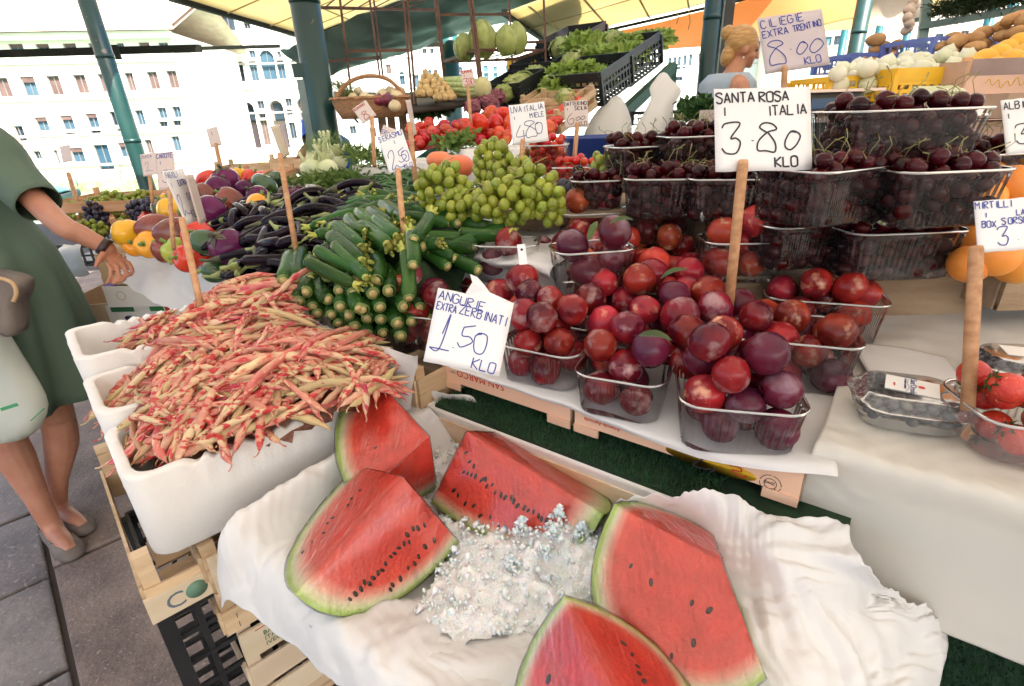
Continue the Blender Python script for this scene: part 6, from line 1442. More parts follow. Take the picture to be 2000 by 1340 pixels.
# ---- green beans ----
gbn=mat('green_bean_skin',(.04,.11,.025),(.08,.17,.05),scale=20,rough=.4,rnd=.3,hrnd=.015)
gbs=[MB().tube(cat([V(((t-.5)*L,bd*L*(1-(2*t-1)**2)+.002*math.sin(t*8),0)) for t in (0,.1,.3,.5,.7,.9,1)],2),[.001]+[.0036]*11+[.0012],6).mesh('green_bean',gbn) for L,bd in ((.12,.1),(.13,-.15),(.11,.2),(.12,.0),(.10,-.3))]
gbc=[(690,395,1.18),(740,345,1.225),(790,330,1.24),(850,330,1.25),(830,370,1.21),(800,400,1.185),(750,385,1.20),(780,355,1.22)]
gh=Heap([Z(*p) for p in gbc],[Z(*p) for p in [(680,398,1.175),(705,365,1.20),(760,333,1.235),(850,322,1.25),(862,345,1.23),(815,405,1.18),(760,398,1.185)]],.008)
tag(gh.mound('bean_heap',hm,drop=.012,step=2),'core of the green bean heap, coloured dark as shade between beans',None,None,'stuff')  # same dark colour as painted shade under the top beans
vs=[];fs=[]
for i in range(520):
    x,y=gh.rnd(); a=rad(R.choice([20,150,-20,170,190,60])+R.uniform(-25,25)); c,d=gh.drop(x,y,a,.11,.004,.4,.02); me=R.choice(gbs)
    if i<290:
        m4=mw(c,frame(d,roll=R.uniform(0,6))); k=len(vs); vs+=[m4@v.co for v in me.vertices]; fs+=[[q+k for q in p.vertices] for p in me.polygons]
    else: put('green_bean',me,c,d,label='thin green bean in the heap left of the green grapes',cat_='green bean',grp='green beans heaped beside the grapes')
tag(mk('green_beans',vs,fs,gbn),'lower layer of green beans',None,None,'stuff')
# ================= PRICE SIGNS =================
card=mat('sign_card',(.78,.77,.78),(.83,.82,.82),scale=6,rough=.45)
cardp=mat('pinkish_card',(.76,.64,.60),(.8,.7,.66),scale=6,rough=.6,trl=.25)
inkb=ink('marker_blue',(.03,.05,.30)); inkk=ink('marker_black',(.02,.02,.03))
stick_m=mat('stick_wood',(.42,.20,.09),(.58,.32,.16),scale=9,rough=.55,st=(9,9,.7),rnd=.1,bump=.2)
def sign(label,TL,TR,BL,d,lines,ik,m=card,stick=None,sr=.006,torn=False,th=.0012,grp=None,curl=0):
    ds=d if isinstance(d,tuple) else (d,d,d)
    a,b_,c=D(*TL,ds[0]),D(*TR,ds[1]),D(*BL,ds[2]); ex=(b_-a); W_=ex.length; ex.normalize(); ey=a-c; ey-=ex*ey.dot(ex); H_=ey.length; ey.normalize(); ez=ex.cross(ey)
    if ez.dot(V((0,0,H))-a)<0: ez=-ez
    O=a-ey*H_; root=empty('price_sign',(0,0,0)); root.matrix_world=mw(O,AX(ex,ey,ez)); tag(root,label,'price sign',grp)
    N=10; vs=[];fs=[]
    zf=lambda x,y: curl*((x/W_-.5)**2)*W_
    for i in range(N+1):
        for j in range(N+1):
            x=W_*i/N; y=H_*j/N+(NZ.noise(V((x*90,d if not isinstance(d,tuple) else d[0],0)))*.0012 if j in(0,N) else 0); vs.append((x,y,zf(x,y)))
    for i in range(N):
        for j in range(N): k=i*(N+1)+j; fs.append((k,k+N+1,k+N+2,k+1))
    cd=mk('card',vs,fs,m,root); s_=cd.modifiers.new('s','SOLIDIFY'); s_.thickness=th; s_.offset=-1
    mb=MB(); r_=random.Random(len(label))
    for (t,x,y,h,w,ang) in lines:
        nx=min([x2 for (t2,x2,y2,h2,w2,a2) in lines if abs(y2-y)<.05 and x2>x+.02]+[1.0]); asp=.62
        if t[0]!='~' and len(t)>1:
            need=sum((.12 if c in ".'" else .55 if c=='I' else 1)+.3 for c in t); asp=min(.62,(nx-x-.03)*W_/(h*H_*need))
        write(mb,t,x*W_,y*H_,h*H_,w*H_,ang=rad(ang),rr=r_,sp=.30,aspect=asp)
    for v in mb.v: v.z+=zf(v.x,v.y)
    if mb.v: mb.ob('lettering',ik,root,smooth=False)
    if torn:
        p=[(.36,1.0),(.42,1.16),(.37,1.26),(.47,1.24),(.60,1.14),(.66,1.08),(.98,1.0)]
        vs=[(x*W_,y*H_,.004*math.sin(i)) for i,(x,y) in enumerate(p)]; o=mk('torn_flap',vs,[tuple(range(len(vs)-1,-1,-1))],m,root,False); s_=o.modifiers.new('s','SOLIDIFY'); s_.thickness=.0006
    if stick:
        (x0,y0,d0),(x1,y1,d1)=stick; p0,p1=D(x0,y0,d0),D(x1,y1,d1); iv=root.matrix_world.inverted()
        q0,q1=iv@p0,iv@p1; q1=q0+(q1-q0)*1.15
        MB().tube([q0,q0.lerp(q1,.02),q0.lerp(q1,.5),q1],[sr*.8,sr,sr*1.02,sr],12).ob('stick',stick_m,root)
    return root
kg=lambda x,y,h,w,a=0:[('KLO',x,y,h,w,a)]
sign('white sign reading SANTA ROSA ITALIA 3.80 on a thick wooden stick in the plums',(1394,174),(1582,170),(1391,336),.80,[('SANTA',.02,.82,.12,.020,2),('ROSA',.47,.83,.115,.020,2),('I',.08,.67,.10,.018,0),('ITALIA',.55,.66,.12,.018,2),('~3',.07,.22,.36,.020,0),('.',.37,.36,.08,.03,0),('~8',.44,.25,.33,.020,-6),('~0',.70,.30,.22,.020,-30),('KLO',.62,.04,.12,.022,2),('~q',.3,.05,.01,.01,0)],inkk,stick=((1452,312,.79),(1424,592,.885)),sr=.0078,curl=.03)
sign('pink white sign reading CILIEGIE EXTRA TRENTINO 8.00, highest in the picture',(1479,36),(1605,17),(1474,148),1.08,[('CILIEGIE',.04,.80,.14,.017,3),('EXTRA',.04,.63,.12,.017,3),('TRENTINO',.52,.66,.11,.017,5),('~8',.10,.14,.42,.018,0),('.',.42,.36,.06,.03,0),('~0',.50,.32,.22,.018,-40),('~0',.70,.34,.26,.018,-50),('KLO',.62,.06,.13,.018,2)],inkb,m=mat('lilac_card',(.62,.54,.56),(.68,.6,.62),scale=5,trl=.15),stick=((1533,128,1.068),(1524,340,1.16)),sr=.0062)
sign('torn white sign reading ANGURIE EXTRA ZERBINATI 1.50 leaning before the plum punnets',(856,562),(1004,592),(820,704),.80,[('ANGURIE',.03,.86,.12,.014,-5),('EXTRA',.03,.72,.10,.014,-3),('ZERBINATI',.33,.72,.12,.014,-4),('~1',.04,.20,.42,.016,0),('.',.33,.25,.05,.03,0),('~5',.38,.28,.32,.016,0),('~0',.60,.25,.26,.016,0),('KLO',.62,.04,.14,.016,-4)],inkb,torn=True,curl=.06)
sign('narrow oblique sign reading FAGIOLI 2.00 on a long stick in the bean heap',(317,334),(357,329),(346,446),(1.04,1.13,1.04),[('FAGIOLI',.04,.86,.10,.012,0),('I',.10,.70,.08,.012,0),('EXTRA',.45,.70,.10,.02,0),('~2',.10,.18,.36,.016,0),('~0',.60,.42,.12,.014,0),('~0',.75,.42,.12,.014,0),('KLO',.45,.10,.14,.014,-8)],inkb,stick=((355,426,1.03),(393,604,1.01)),sr=.0062)
sign('plain backing card seen from its side right behind the FAGIOLI sign',(364,342),(378,340),(386,443),(1.08,1.16,1.08),[],inkb,m=cardp,th=.003)
sign('pinkish sign with faint lettering above the FAGIOLI sign, right of two',(302,299),(338,295),(326,370),1.55,[('CAROTE',.08,.84,.12,.016,0),('I',.2,.68,.08,.014,0),('~3',.25,.2,.3,.016,0),('~8',.55,.2,.3,.016,0)],inkb,m=cardp,stick=((330,360,1.56),(338,470,1.5)),sr=.006)
sign('pinkish sign with faint lettering beside the slanting green column, left of two',(273,302),(303,297),(279,345),1.9,[('ZUCCA',.08,.8,.12,.014,0),('~2',.25,.2,.4,.014,0)],inkb,m=cardp,stick=((292,343,1.9),(297,388,1.9)),sr=.006)
sign('white sign reading S.ERASMO 2.50 on a stick among the courgettes',(737,268),(785,252),(757,341),1.16,[('S.ERASMO',.0,.84,.13,.016,2),('I',.52,.68,.10,.016,0),('~2',.16,.08,.46,.018,0),('~5',.50,.18,.36,.018,0),('~0',.68,.18,.26,.018,0),('KLO',.62,.02,.10,.014,-4)],inkb,stick=((777,330,1.15),(794,512,1.12)),sr=.0063)
sign('white sign edge reading ERASMO peeking over the 2.50 sign',(749,244),(783,257),(748,275),1.20,[('ERASMO',.04,.45,.26,.03,-2)],inkb,m=cardp)
sign('white sign reading UVA ITALIA MIELE 4.80 above the green grapes',(993,206),(1063,198),(994,284),1.38,[('UVA',.05,.80,.15,.016,0),('ITALIA',.40,.79,.14,.016,4),('I',.10,.62,.08,.016,0),('MIELE',.56,.62,.12,.016,2),('~4',.12,.06,.42,.018,0),('~8',.42,.14,.40,.018,6),('~0',.68,.22,.26,.018,0)],ink('marker_greyblue',(.06,.08,.2)),stick=((1021,272,1.365),(1018,338,1.36)),sr=.006)
sign('pale pink sign reading DATTERINO SICILIA 6.00 behind the cherry tomatoes',(1101,198),(1147,195),(1107,250),1.55,[('DATTERINO',.02,.82,.13,.022,0),('I',.10,.65,.08,.02,0),('SICILIA',.44,.64,.13,.022,0),('~6',.10,.14,.40,.02,0),('~0',.45,.32,.16,.02,-60),('~0',.66,.34,.16,.02,-60),('KLO',.56,.06,.14,.022,0)],inkk,m=cardp,stick=((1128,240,1.54),(1120,330,1.54)),sr=.0065)
sign('small pink sign reading 3.50 in front of the celery',(899,138),(923,134),(902,171),2.4,[('ROMANO',.02,.80,.16,.03,0),('I',.2,.6,.1,.03,0),('~3',.12,.1,.38,.035,0),('~5',.45,.1,.38,.035,0),('~0',.7,.1,.3,.035,0)],ink('marker_red',(.45,.06,.06)),m=cardp,stick=((914,166,2.39),(919,238,2.39)),sr=.008)
sign('small tilted pink sign reading 8 in front of the onion basket',(688,213),(714,195),(704,246),1.95,[('ROMANO',.05,.80,.14,.025,0),('~8',.30,.12,.42,.035,0)],ink('marker_red',(.45,.06,.06)),m=cardp,stick=((726,228,1.95),(731,312,1.93)),sr=.008)
sign('curled sign card seen edge on above a stick among the aubergines',(523,248),(541,244),(545,318),(1.22,1.40,1.22),[],inkb,m=mat('kraft_card',(.62,.5,.36),(.7,.6,.46),scale=6),stick=((546,300,1.21),(577,482,1.20)),sr=.0062,curl=.12)
sign('narrow pale sign board seen edge on right of the 2.50 sign',(793,196),(802,194),(800,270),(1.36,1.42,1.36),[],inkb,m=cardp,stick=((800,240,1.36),(810,340,1.36)),sr=.0066)
sign('far washed out pink sign in front of the arcaded palace',(402,252),(424,246),(415,288),3.0,[('I',.3,.6,.2,.02,0)],inkb,m=cardp,stick=((421,280,2.99),(434,340,3.0)),sr=.011)
sign('washed out card on a thin stick among the far grapes',(116,286),(136,282),(124,318),2.75,[],inkb,m=cardp,stick=((133,338,2.75),(156,412,2.7)),sr=.010)
sign('white sign beginning ALBI, cut off by the right picture edge above the apricots',(1955,196),(2070,184),(1948,304),.86,[('ALBICOCCHE',.03,.82,.13,.020,0),('I',.07,.65,.09,.02,0),('~3',.18,.18,.34,.022,0),('.',.45,.2,.06,.03,0),('~5',.55,.18,.34,.022,0),('~0',.78,.18,.26,.022,0)],inkk)
sign('white sign beginning MIRTILLI, cut off by the right picture edge above the berries',(1903,393),(2080,380),(1869,497),.66,[('MIRTILLI',.0,.84,.13,.020,0),('I',.10,.67,.09,.02,0),('LAZIO',.45,.67,.11,.02,0),('BOX',.06,.48,.12,.020,-2),('S.ORSOLA',.28,.51,.12,.020,0),('~3',.22,.12,.34,.022,0),('.',.44,.2,.05,.03,0),('~5',.52,.12,.3,.022,0),('~0',.72,.12,.24,.022,0)],inkb,stick=((1907,480,.645),(1892,760,.66)),sr=.0078)
o=MB().tube([D(487,356,2.3),D(531,331,2.2)],.006,8).ob('stick',stick_m); tag(o,'thin brown stick lying diagonally over the far peppers','stick')
# ================= FAR STALLS =================
irn=mat('rusty_rack',(.06,.025,.015),(.14,.06,.03),scale=12,rough=.6)
# wire rack
rk=empty('wire_rack',D(760,200,3.3)); ro=rk.location.copy(); tag(rk,'tall rusty wire rack carrying baskets, celery and cabbages','rack')
def rb(a,b_,w=.012,nm='rod'): MB().bar(a-ro,b_-ro,w).ob(nm,irn,rk,smooth=False)
posts=[((664,0),(690,215),3.15),((722,0),(742,150),3.7),((730,0),(748,150),3.72),((788,0),(806,205),3.1),((796,0),(812,205),3.12),((849,0),(868,158),3.7),((854,0),(870,158),3.7),((916,0),(936,158),3.2),((922,0),(940,150),3.2),((994,0),(1003,165),3.75),((1062,0),(1066,125),3.6)]
for (a,b_,d) in posts: 
    p0,p1=D(*a,d),D(*b_,d); up=p0+(p0-p1).normalized()*.45; rb(up,p1,.014)
for (a,b_,d0,d1) in (((628,15),(852,20),3.1,3.7),((676,100),(800,98),3.12,3.12),((642,120),(740,112),3.4,3.7),((860,29),(998,28),3.7,3.75),((930,98),(1066,98),3.2,3.6),((866,121),(1004,116),3.7,3.75),((1002,84),(1066,81),3.75,3.6),((930,98),(866,121),3.2,3.7),((1066,98),(1003,116),3.6,3.75),((796,0),(918,-10),3.12,3.2)):
    rb(D(*a,d0),D(*b_,d1),.016)
for i in range(9):
    t=i/8; rb(D(932+134*t,99,3.2+.4*t),D(867+137*t,120,3.7),.005,'shelf_wire')
for i in range(6):
    t=i/5; rb(D(633+160*t,16,3.1+.5*t),D(662+190*t,-8,3.3+.4*t),.006,'shelf_wire')
rb(D(664,200,3.1),D(700,240,3.1),.01)
# lower shelf of rack
g=[[D(655,205,3.0),D(800,212,3.05),D(945,192,3.15)],[D(650,178,3.7),D(800,180,3.75),D(945,168,3.8)]]
o=sheet('shelf_board',[[p-ro for p in r] for r in g],mat('dark_board',(.06,.05,.04)),n=3,wr=0,th=.03,parent=rk)
# oval basket with onions
wick=mat('wicker',(.34,.16,.07),(.5,.28,.14),scale=40,rough=.7,st=(1,1,5),bump=.5,bscale=120)
bk=D(725,208,3.0); bs=empty('wicker_basket',bk); tag(bs,'long wicker basket of onions on the wire rack behind the thick column','basket')
b=MB(); N=36; rings=[]
for z,s in ((-.06,.80),(-.02,.9),(.0,.94),(.02,.97),(.04,1.0),(.05,1.03),(.04,1.05)): rings.append([V((.22*s*math.cos(2*math.pi*j/N),.13*s*math.sin(2*math.pi*j/N),z+.003*math.sin(j*3+z*200))) for j in range(N)])
vs,fs=loft(rings,True,False); mk('basket_body',vs,fs,wick,bs)
MB().tube(cat([V((-.20,.0,.04)),V((-.12,0,.12)),V((0,0,.155)),V((.12,0,.13)),V((.20,0,.04))],6),.011,8).ob('handle',wick,bs)
onm=mat('onion_skin',(.62,.50,.28),(.72,.62,.40),scale=14,rough=.35,rnd=.15,st=(1,1,.4)); onr=mat('red_onion',(.12,.01,.03),(.25,.04,.07),scale=10,rough=.3,rnd=.2); onw=mat('white_onion',(.72,.70,.58),(.60,.62,.42),scale=9,rough=.4,rnd=.08,st=(1,1,.35),bump=.3,bscale=30)
def onme(m): return MB().ell(V((0,0,0)),(.036,.036,.030),16,12,fn=lambda u,th,ph:1+.40*math.exp(-(th/.22)**2)).mesh('onion',m)
ON={k:onme(m) for k,m in (('y',onm),('r',onr),('w',onw))}
def onion(p,k,s,label,grp): 
    o=obj('onion',ON[k],mw=mw(p,frame(V((R.uniform(-1,1),R.uniform(-1,1),R.uniform(-.6,.6))),roll=R.uniform(-.5,.5)),s)); return tag(o,label,'onion',grp)
for (px,py,d,k,s) in ((712,190,3.0,'y',.9),(725,196,2.95,'y',.95),(741,197,2.9,'r',1.0),(757,196,2.88,'r',1.1),(748,187,3.0,'y',1.1),(762,180,3.05,'y',1.0),(774,190,2.98,'y',1.15),(771,207,2.86,'y',.95),(780,180,3.1,'y',1.0),(690,190,3.1,'y',.8),(700,180,3.15,'y',.8)):
    onion(D(px,py,d),k,s,'red onion in the wicker basket' if k=='r' else 'pale yellow onion in the wicker basket','onions in the wicker basket')
lg=mat('spring_greens',(.10,.17,.04),(.28,.32,.10),scale=30,rough=.6,rnd=.3)
b=MB(); r_=random.Random(3)
for i in range(26):
    p=D(680+r_.uniform(-12,12),190,3.1)-bk; b.tube([p,p+V((r_.uniform(-.07,.02),r_.uniform(-.03,.03),.06)),p+V((r_.uniform(-.14,.05),r_.uniform(-.05,.05),r_.uniform(.08,.14)))],[.004,.003,.001],5)
tag(b.ob('spring_onions',lg,loc=bk),'bundle of spring onion leaves sticking up at the left basket end','spring onions')
# cauliflower / romanesco
cfm=mat('cauliflower',(.62,.42,.17),(.74,.56,.28),scale=60,rough=.8,bump=1,bscale=90)
for (px,py,d,s,l) in ((838,182,3.05,1.0,'pointed creamy cauliflower head on the rack left of the celery'),(868,190,3.0,.8,'smaller cauliflower head beside the celery'),(853,165,3.15,.6,'little cauliflower tip showing above the other two')):
    b=MB(); r_=random.Random(int(px))
    for k in range(5):
        for j in range(max(1,9-2*k)):
            a=2*math.pi*j/max(1,9-2*k)+k; rr_=.062*(1-k/5)
            b.ell(V((rr_*math.cos(a),rr_*math.sin(a)*.8,.026*k)),(.026-.003*k,.026-.003*k,.024),8,6,fn=lambda u,th,ph:1+.25*NZ.noise(u*4+V((a,k,0))))
    o=b.ob('cauliflower',cfm,loc=D(px,py,d)); o.scale=(s,s,s); tag(o,l,'cauliflower')
# celery
clm=mat('celery',(.30,.42,.12),(.55,.62,.30),scale=12,rough=.45,st=(.3,6,6))
c0_,c1_=D(935,172,3.0),D(850,168,3.25); ce=empty('celery',c0_); tag(ce,'thick bunch of pale green celery lying on the rack','celery')
b=MB(); r_=random.Random(4)
for i in range(11):
    a=2*math.pi*i/11; u=(c1_-c0_); n1=V((0,0,1)); n2=u.cross(n1).normalized(); of=(n1*math.sin(a)+n2*math.cos(a))
    b.tube([of*.030,u*.15+of*.042,u*.5+of*.045,u*1.0+of*r_.uniform(.03,.07)],[.014,.017,.013,.008],8)
b.ob('stalks',clm,ce)
b=MB().ell(V((0,0,0)),(.05,.045,.055),12,8,fn=lambda u,th,ph:1+.08*math.cos(9*ph)); o=b.ob('root_end',mat('celery_root_end',(.50,.46,.2),(.62,.6,.36),scale=20,rough=.7),ce); o.location=(.02,0,0)
def crinkled(name,loc,r_,m,label,cat_,seed=0,leaves=26,sq=.85,rag=.18,par=None):
    """leafy head: overlapping curved leaf shells"""
    o=empty(name,loc); tag(o,label,cat_,None); b=MB(); q=random.Random(seed)
    b.ell(V((0,0,0)),(r_*.78,r_*.78,r_*.78*sq),16,12,fn=lambda u,th,ph:1+.10*NZ.noise(u*3+V((seed,0,0)))); b.ob('heart',m,o)
    for i in range(leaves):
        u=V((q.gauss(0,1),q.gauss(0,1),abs(q.gauss(0,.8))+.05)).normalized(); a=u.cross(V((0,0,1))); a=a.normalized() if a.length>.05 else V((1,0,0)); w=u.cross(a).normalized()
        vs=[];fs=[];N=7; sz=r_*q.uniform(.55,.85)
        for x in range(N):
            for y in range(N):
                s,t=(x/(N-1)-.5)*2,(y/(N-1)-.5)*2; e=max(0,math.hypot(s,t)-.0)
                rr_=r_*(.86+.10*q.random()*0+rag*e*e*.8)+.020*r_/.1*e*math.sin(9*math.atan2(t,s)+i)*.35
                d=(u+a*s*sz/r_*.8+w*t*sz/r_*.8).normalized()*rr_; d.z*=sq; vs.append(d)
        for x in range(N-1):
            for y in range(N-1): k=x*N+y; fs.append((k,k+N,k+N+1,k+1))
        mk('leaf',vs,fs,m,o)
    return o
cab=mat('savoy_cabbage',(.42,.50,.14),(.58,.64,.26),scale=18,rough=.5,bump=.9,bscale=50,rnd=.15,trl=.35,c3=(.66,.70,.38),s3=8,l3=.6,h3=.7)
let=mat('lettuce',(.22,.34,.06),(.42,.54,.12),scale=14,rough=.5,bump=.8,bscale=40,rnd=.25,trl=.35)
def savoy(px,py,d,w,h,label,seed):
    p=D(px,py,d); o=empty('cabbage',p); tag(o,label,'cabbage',None)
    def fn(u,th,ph): return (1+.06*NZ.noise(u*2+V((seed,0,0)))+.022*NZ.noise(u*7+V((seed,0,0)))+.02*abs(math.sin(ph*3+seed)))
    sh_=lambda v:V((v.x*(1-.50*max(0,v.z/h)**2.4),v.y*(1-.50*max(0,v.z/h)**2.4),v.z))
    mb_=MB().ell(V((0,0,0)),(w,w,h),28,20,fn=fn); mb_.v=[sh_(v) for v in mb_.v]; mb_.ob('head',cab,o)
    for i in range(5):
        a=i*1.26+seed; vs=[];fs=[];N=9
        for x in range(N):
            for y in range(N):
                s=(x/(N-1)-.5)*1.5; t=y/(N-1); th=math.pi*(.93-.80*t); ph=a+s*(1-.55*t)
                u=V((math.sin(th)*math.cos(ph),math.sin(th)*math.sin(ph),math.cos(th))); f=fn(u,th,ph)*(1.03+.05*(abs(s)/.75)**2+.03*math.sin(9*s+seed)*t)
                vs.append(sh_(V((u.x*w,u.y*w,u.z*h))*f))
        for x in range(N-1):
            for y in range(N-1): k=x*N+y; fs.append((k,k+N,k+N+1,k+1))
        mk('leaf',vs,fs,cab,o)
for a in ((907,92,3.35,.068,.078,'leftmost of four savoy cabbages on the rack shelf',1),(942,76,3.3,.088,.105,'tallest pointed savoy cabbage on the rack shelf',2),(988,78,3.3,.068,.085,'third savoy cabbage on the rack shelf, from the left',3),(1009,74,3.35,.066,.092,'rightmost of four savoy cabbages on the rack shelf',4)): savoy(*a)
# slanting steps of crates with lettuces
gl_=mat('green_rail',(.02,.09,.06),(.04,.13,.09),scale=6,rough=.5)
r0,r1=D(1095,300,2.9),D(1315,125,3.9)
sr_=empty('slanting_stand',r0); tag(sr_,'slanting green metal stand carrying the crates of lettuce','stand')
q=MB().bar(V((0,0,-.1)),r1-r0+V((0,0,-.02)),.05,.07); q.ob('rail',gl_,sr_,smooth=False)
MB().bar(V((-.9,.1,-.1)),r1-r0+V((-.9,.1,-.02)),.05,.07).ob('rail',gl_,sr_,smooth=False)
MB().bar(V((.06,0,.0)),V((.06,0,-r0.z)),.07,.05).ob('leg',gl_,sr_,smooth=False); MB().bar(r1-r0,V((r1.x-r0.x,r1.y-r0.y,-r0.z)),.05).ob('leg',gl_,sr_,smooth=False)
slope=math.atan2(r1.z-r0.z,math.hypot(r1.x-r0.x,r1.y-r0.y)); yaw=math.atan2(r1.y-r0.y,r1.x-r0.x)
def tcrate(label,px,py,d,L,Wd,h,m,tilt=1,yw=None,nu=10,t=.014):
    p=D(px,py,d); c=lcrate(label,p,0,L,Wd,p.z,h,m,nu=nu,nv=3,t=t,st=.05)
    X=(r1-r0).normalized()
    if not tilt: X=V((X.x,X.y,0)).normalized()
    Y_=V((-X.y,X.x,0)).normalized(); c.matrix_world=mw(p,AX(X,Y_,X.cross(Y_))); return c
bk1=tcrate('black crate of lettuce at the top of the slanting stand',1232,168,3.35,.52,.34,.17,blackp)
bk2=tcrate('black crate of lettuce in the middle of the slanting stand',1178,205,3.05,.42,.34,.15,blackp)
bk3=tcrate('black crate of pale cabbage on the far side of the slanting stand',1085,175,3.55,.50,.34,.15,blackp)
bk4=tcrate('black crate behind the topmost lettuces of the stand',1130,125,3.9,.50,.34,.15,blackp)
bk5=tcrate('low black crate beside the pale green cabbages on the stand',1020,205,3.2,.30,.28,.10,blackp)
ypl=mat('yellow_plastic',(.75,.42,.015),(.8,.5,.03),scale=6,rough=.45)
tcrate('small bright yellow plastic crate at the back of the stand',1035,150,4.1,.30,.2,.12,ypl,0)
wc=wcrate('wooden crate of tomatoes on the low end of the slanting stand',D(1105,268,2.75),yaw,.42,.34,0,.10,boards=2,bh=.035)
X=(r1-r0).normalized(); Y_=V((-X.y,X.x,0)).normalized(); wc.matrix_world=mw(D(1095,262,2.75),AX(X,Y_,X.cross(Y_)))
wc=wcrate('second wooden crate higher up the slanting stand, behind the sign for datterino',D(1140,225,2.9),yaw,.3,.34,0,.09,boards=2,bh=.035); wc.matrix_world=mw(D(1120,222,2.95),AX(X,Y_,X.cross(Y_)))
for i,(px,py,d,r_,k,l) in enumerate(((1196,98,3.75,.105,'c','large round green cabbage topmost in the crates on the stand'),(1125,135,3.5,.095,'c','round green cabbage in the upper left crate of the stand'),(1098,105,3.9,.09,'c','pale round cabbage at the back left of the stand'),(1145,105,3.7,.10,'l','frilly lettuce between the two round cabbages'),(1165,130,3.5,.09,'l','frilly lettuce in the middle of the stand'),(1225,118,3.5,.085,'l','pale frilly lettuce in the top crate'),(1225,100,3.7,.08,'l','dark frilly lettuce behind the top crate'),(1268,95,3.75,.08,'l','frilly lettuce at the upper end of the top crate'),(1290,88,3.9,.07,'l','small lettuce squeezed into the topmost crate corner'),
 (1110,165,3.3,.09,'l','pale curly lettuce in the lower left crate'),(1135,158,3.25,.08,'l','pale curly lettuce in the lower middle crate'),(1090,182,3.2,.07,'l','pale curly lettuce at the low edge of the crate'),(1165,165,3.2,.07,'l','small curly lettuce beside the black crate side'),(1105,200,2.95,.055,'c','small round green head just above the sign for uva'),(1205,140,3.4,.07,'l','lettuce half hidden behind the black crate side'),
 (1045,160,3.5,.08,'c','pale green cabbage left of the black crates'),(1010,180,3.3,.085,'c','pale green cabbage lowest left on the stand'),(1025,172,3.4,.08,'c','pale green cabbage between two others left of the crates'),(1068,150,3.7,.07,'c','pale cabbage in front of the yellow crate'),(985,192,3.2,.06,'c','small pale cabbage next to the red radicchio'))):
    crinkled('cabbage' if k=='c' else 'lettuce',D(px,py-8,d),r_*1.22,cab if k=='c' else let,l,'cabbage' if k=='c' else 'lettuce',i,14 if k=='c' else 34,.85 if k=='c' else .7,.05 if k=='c' else .45)
rdm=mat('radicchio',(.12,.012,.03),(.35,.12,.15),scale=14,rough=.5,bump=.6,bscale=40,rnd=.2)
for i,(px,py,d,r_,l) in enumerate(((955,205,2.9,.06,'dark red radicchio head above the ribbed tomatoes, right one'),(925,212,2.85,.055,'dark red radicchio head above the small tomatoes, left one'),(968,192,3.1,.06,'dark red radicchio head farthest back'),(940,196,3.05,.05,'radicchio head tucked between the others'))): crinkled('radicchio',D(px,py,d),r_,rdm,l,'radicchio',50+i,16,.85,.15)
# tomatoes
tmm=mat('tomato_red',(.48,.012,.006),(.58,.03,.01),scale=6,rough=.15,rnd=.15,hrnd=.01,coat=.1)
tmo=mat('tomato_orange',(.58,.035,.01),(.66,.08,.015),scale=6,rough=.15,rnd=.12,hrnd=.012,coat=.1,c3=(.75,.3,.08),s3=5,l3=.65,h3=.8)
tom_me=MB().ell(V((0,0,0)),(.030,.030,.026),16,11,fn=lambda u,th,ph:1-.14*math.exp(-(th/.3)**2)).mesh('tomato',tmm)
rib_me=MB().ell(V((0,0,0)),(.045,.045,.034),32,12,fn=lambda u,th,ph:(1+.09*abs(math.cos(5*ph))*math.sin(th)-.05)*(1-.25*math.exp(-(th/.4)**2))).mesh('tomato',tmo)
che_me=MB().ell(V((0,0,0)),(.0125,.0125,.0125),10,8).mesh('cherry_tomato',tmm)
th_=Heap([D(*p) for p in [(800,275,2.5),(850,262,2.6),(900,255,2.6),(950,262,2.6),(990,262,2.5),(860,225,2.9),(900,232,2.9),(800,255,2.7)]],[D(*p) for p in [(790,275,2.5),(850,278,2.45),(1000,275,2.4),(990,235,2.8),(880,222,3.0),(840,235,2.9),(800,250,2.8)]],.01)
tp_=Pile()
for i in range(120):
    p=tp_.best(th_.rnd,.029,lambda x,y:th_.at(x,y,th_.base)-.05,5,9)
    if p.z>th_.at(p.x,p.y,th_.base)+.02: tp_.b.pop(); continue
    o=obj('tomato',tom_me,mw=mw(p,frame(V((R.uniform(-1,1),R.uniform(-1,1),R.uniform(-1,1)))),R.uniform(.8,1.05))); tag(o,'small red tomato in the heap below the radicchio','tomato','small red tomatoes heaped below the radicchio')
tag(th_.mound('tomato_heap',mat('tomato_gap',(.25,.02,.01),(.12,.02,.01),world=True),drop=.05),'inside of the tomato heap',None,None,'stuff')
for (px,py,d,s) in ((935,240,2.45,1.05),(968,242,2.5,1.0),(985,225,2.65,1.0),(960,222,2.7,.9),(1000,245,2.45,1.1),(975,262,2.4,.8),(990,268,2.35,.75),(1045,222,2.6,1.0),(912,248,2.4,.95),(1070,250,2.6,.9)):
    o=obj('tomato',rib_me,mw=mw(D(px,py,d),frame(V((R.uniform(-.4,.4),R.uniform(-1,1),R.uniform(-1,1))),roll=R.uniform(0,6)),s)); tag(o,'big ribbed orange red tomato left of the sign for uva','tomato','ribbed tomatoes beside the sign for uva')
for (px,py,d,s) in ((1085,235,2.72,.9),(1075,248,2.7,.9),(1100,215,2.85,.85),(1090,222,2.8,.8),(1115,190,3.0,.9),(1128,196,2.95,.7),(1080,225,2.85,.8),(1065,260,2.65,.8)):
    o=obj('tomato',rib_me,mw=mw(D(px,py,d),frame(V((R.uniform(-1,1),R.uniform(-1,1),R.uniform(-.6,.6)))),s)); tag(o,'orange tomato in the slanting wooden crates','tomato','tomatoes in the slanting wooden crates')
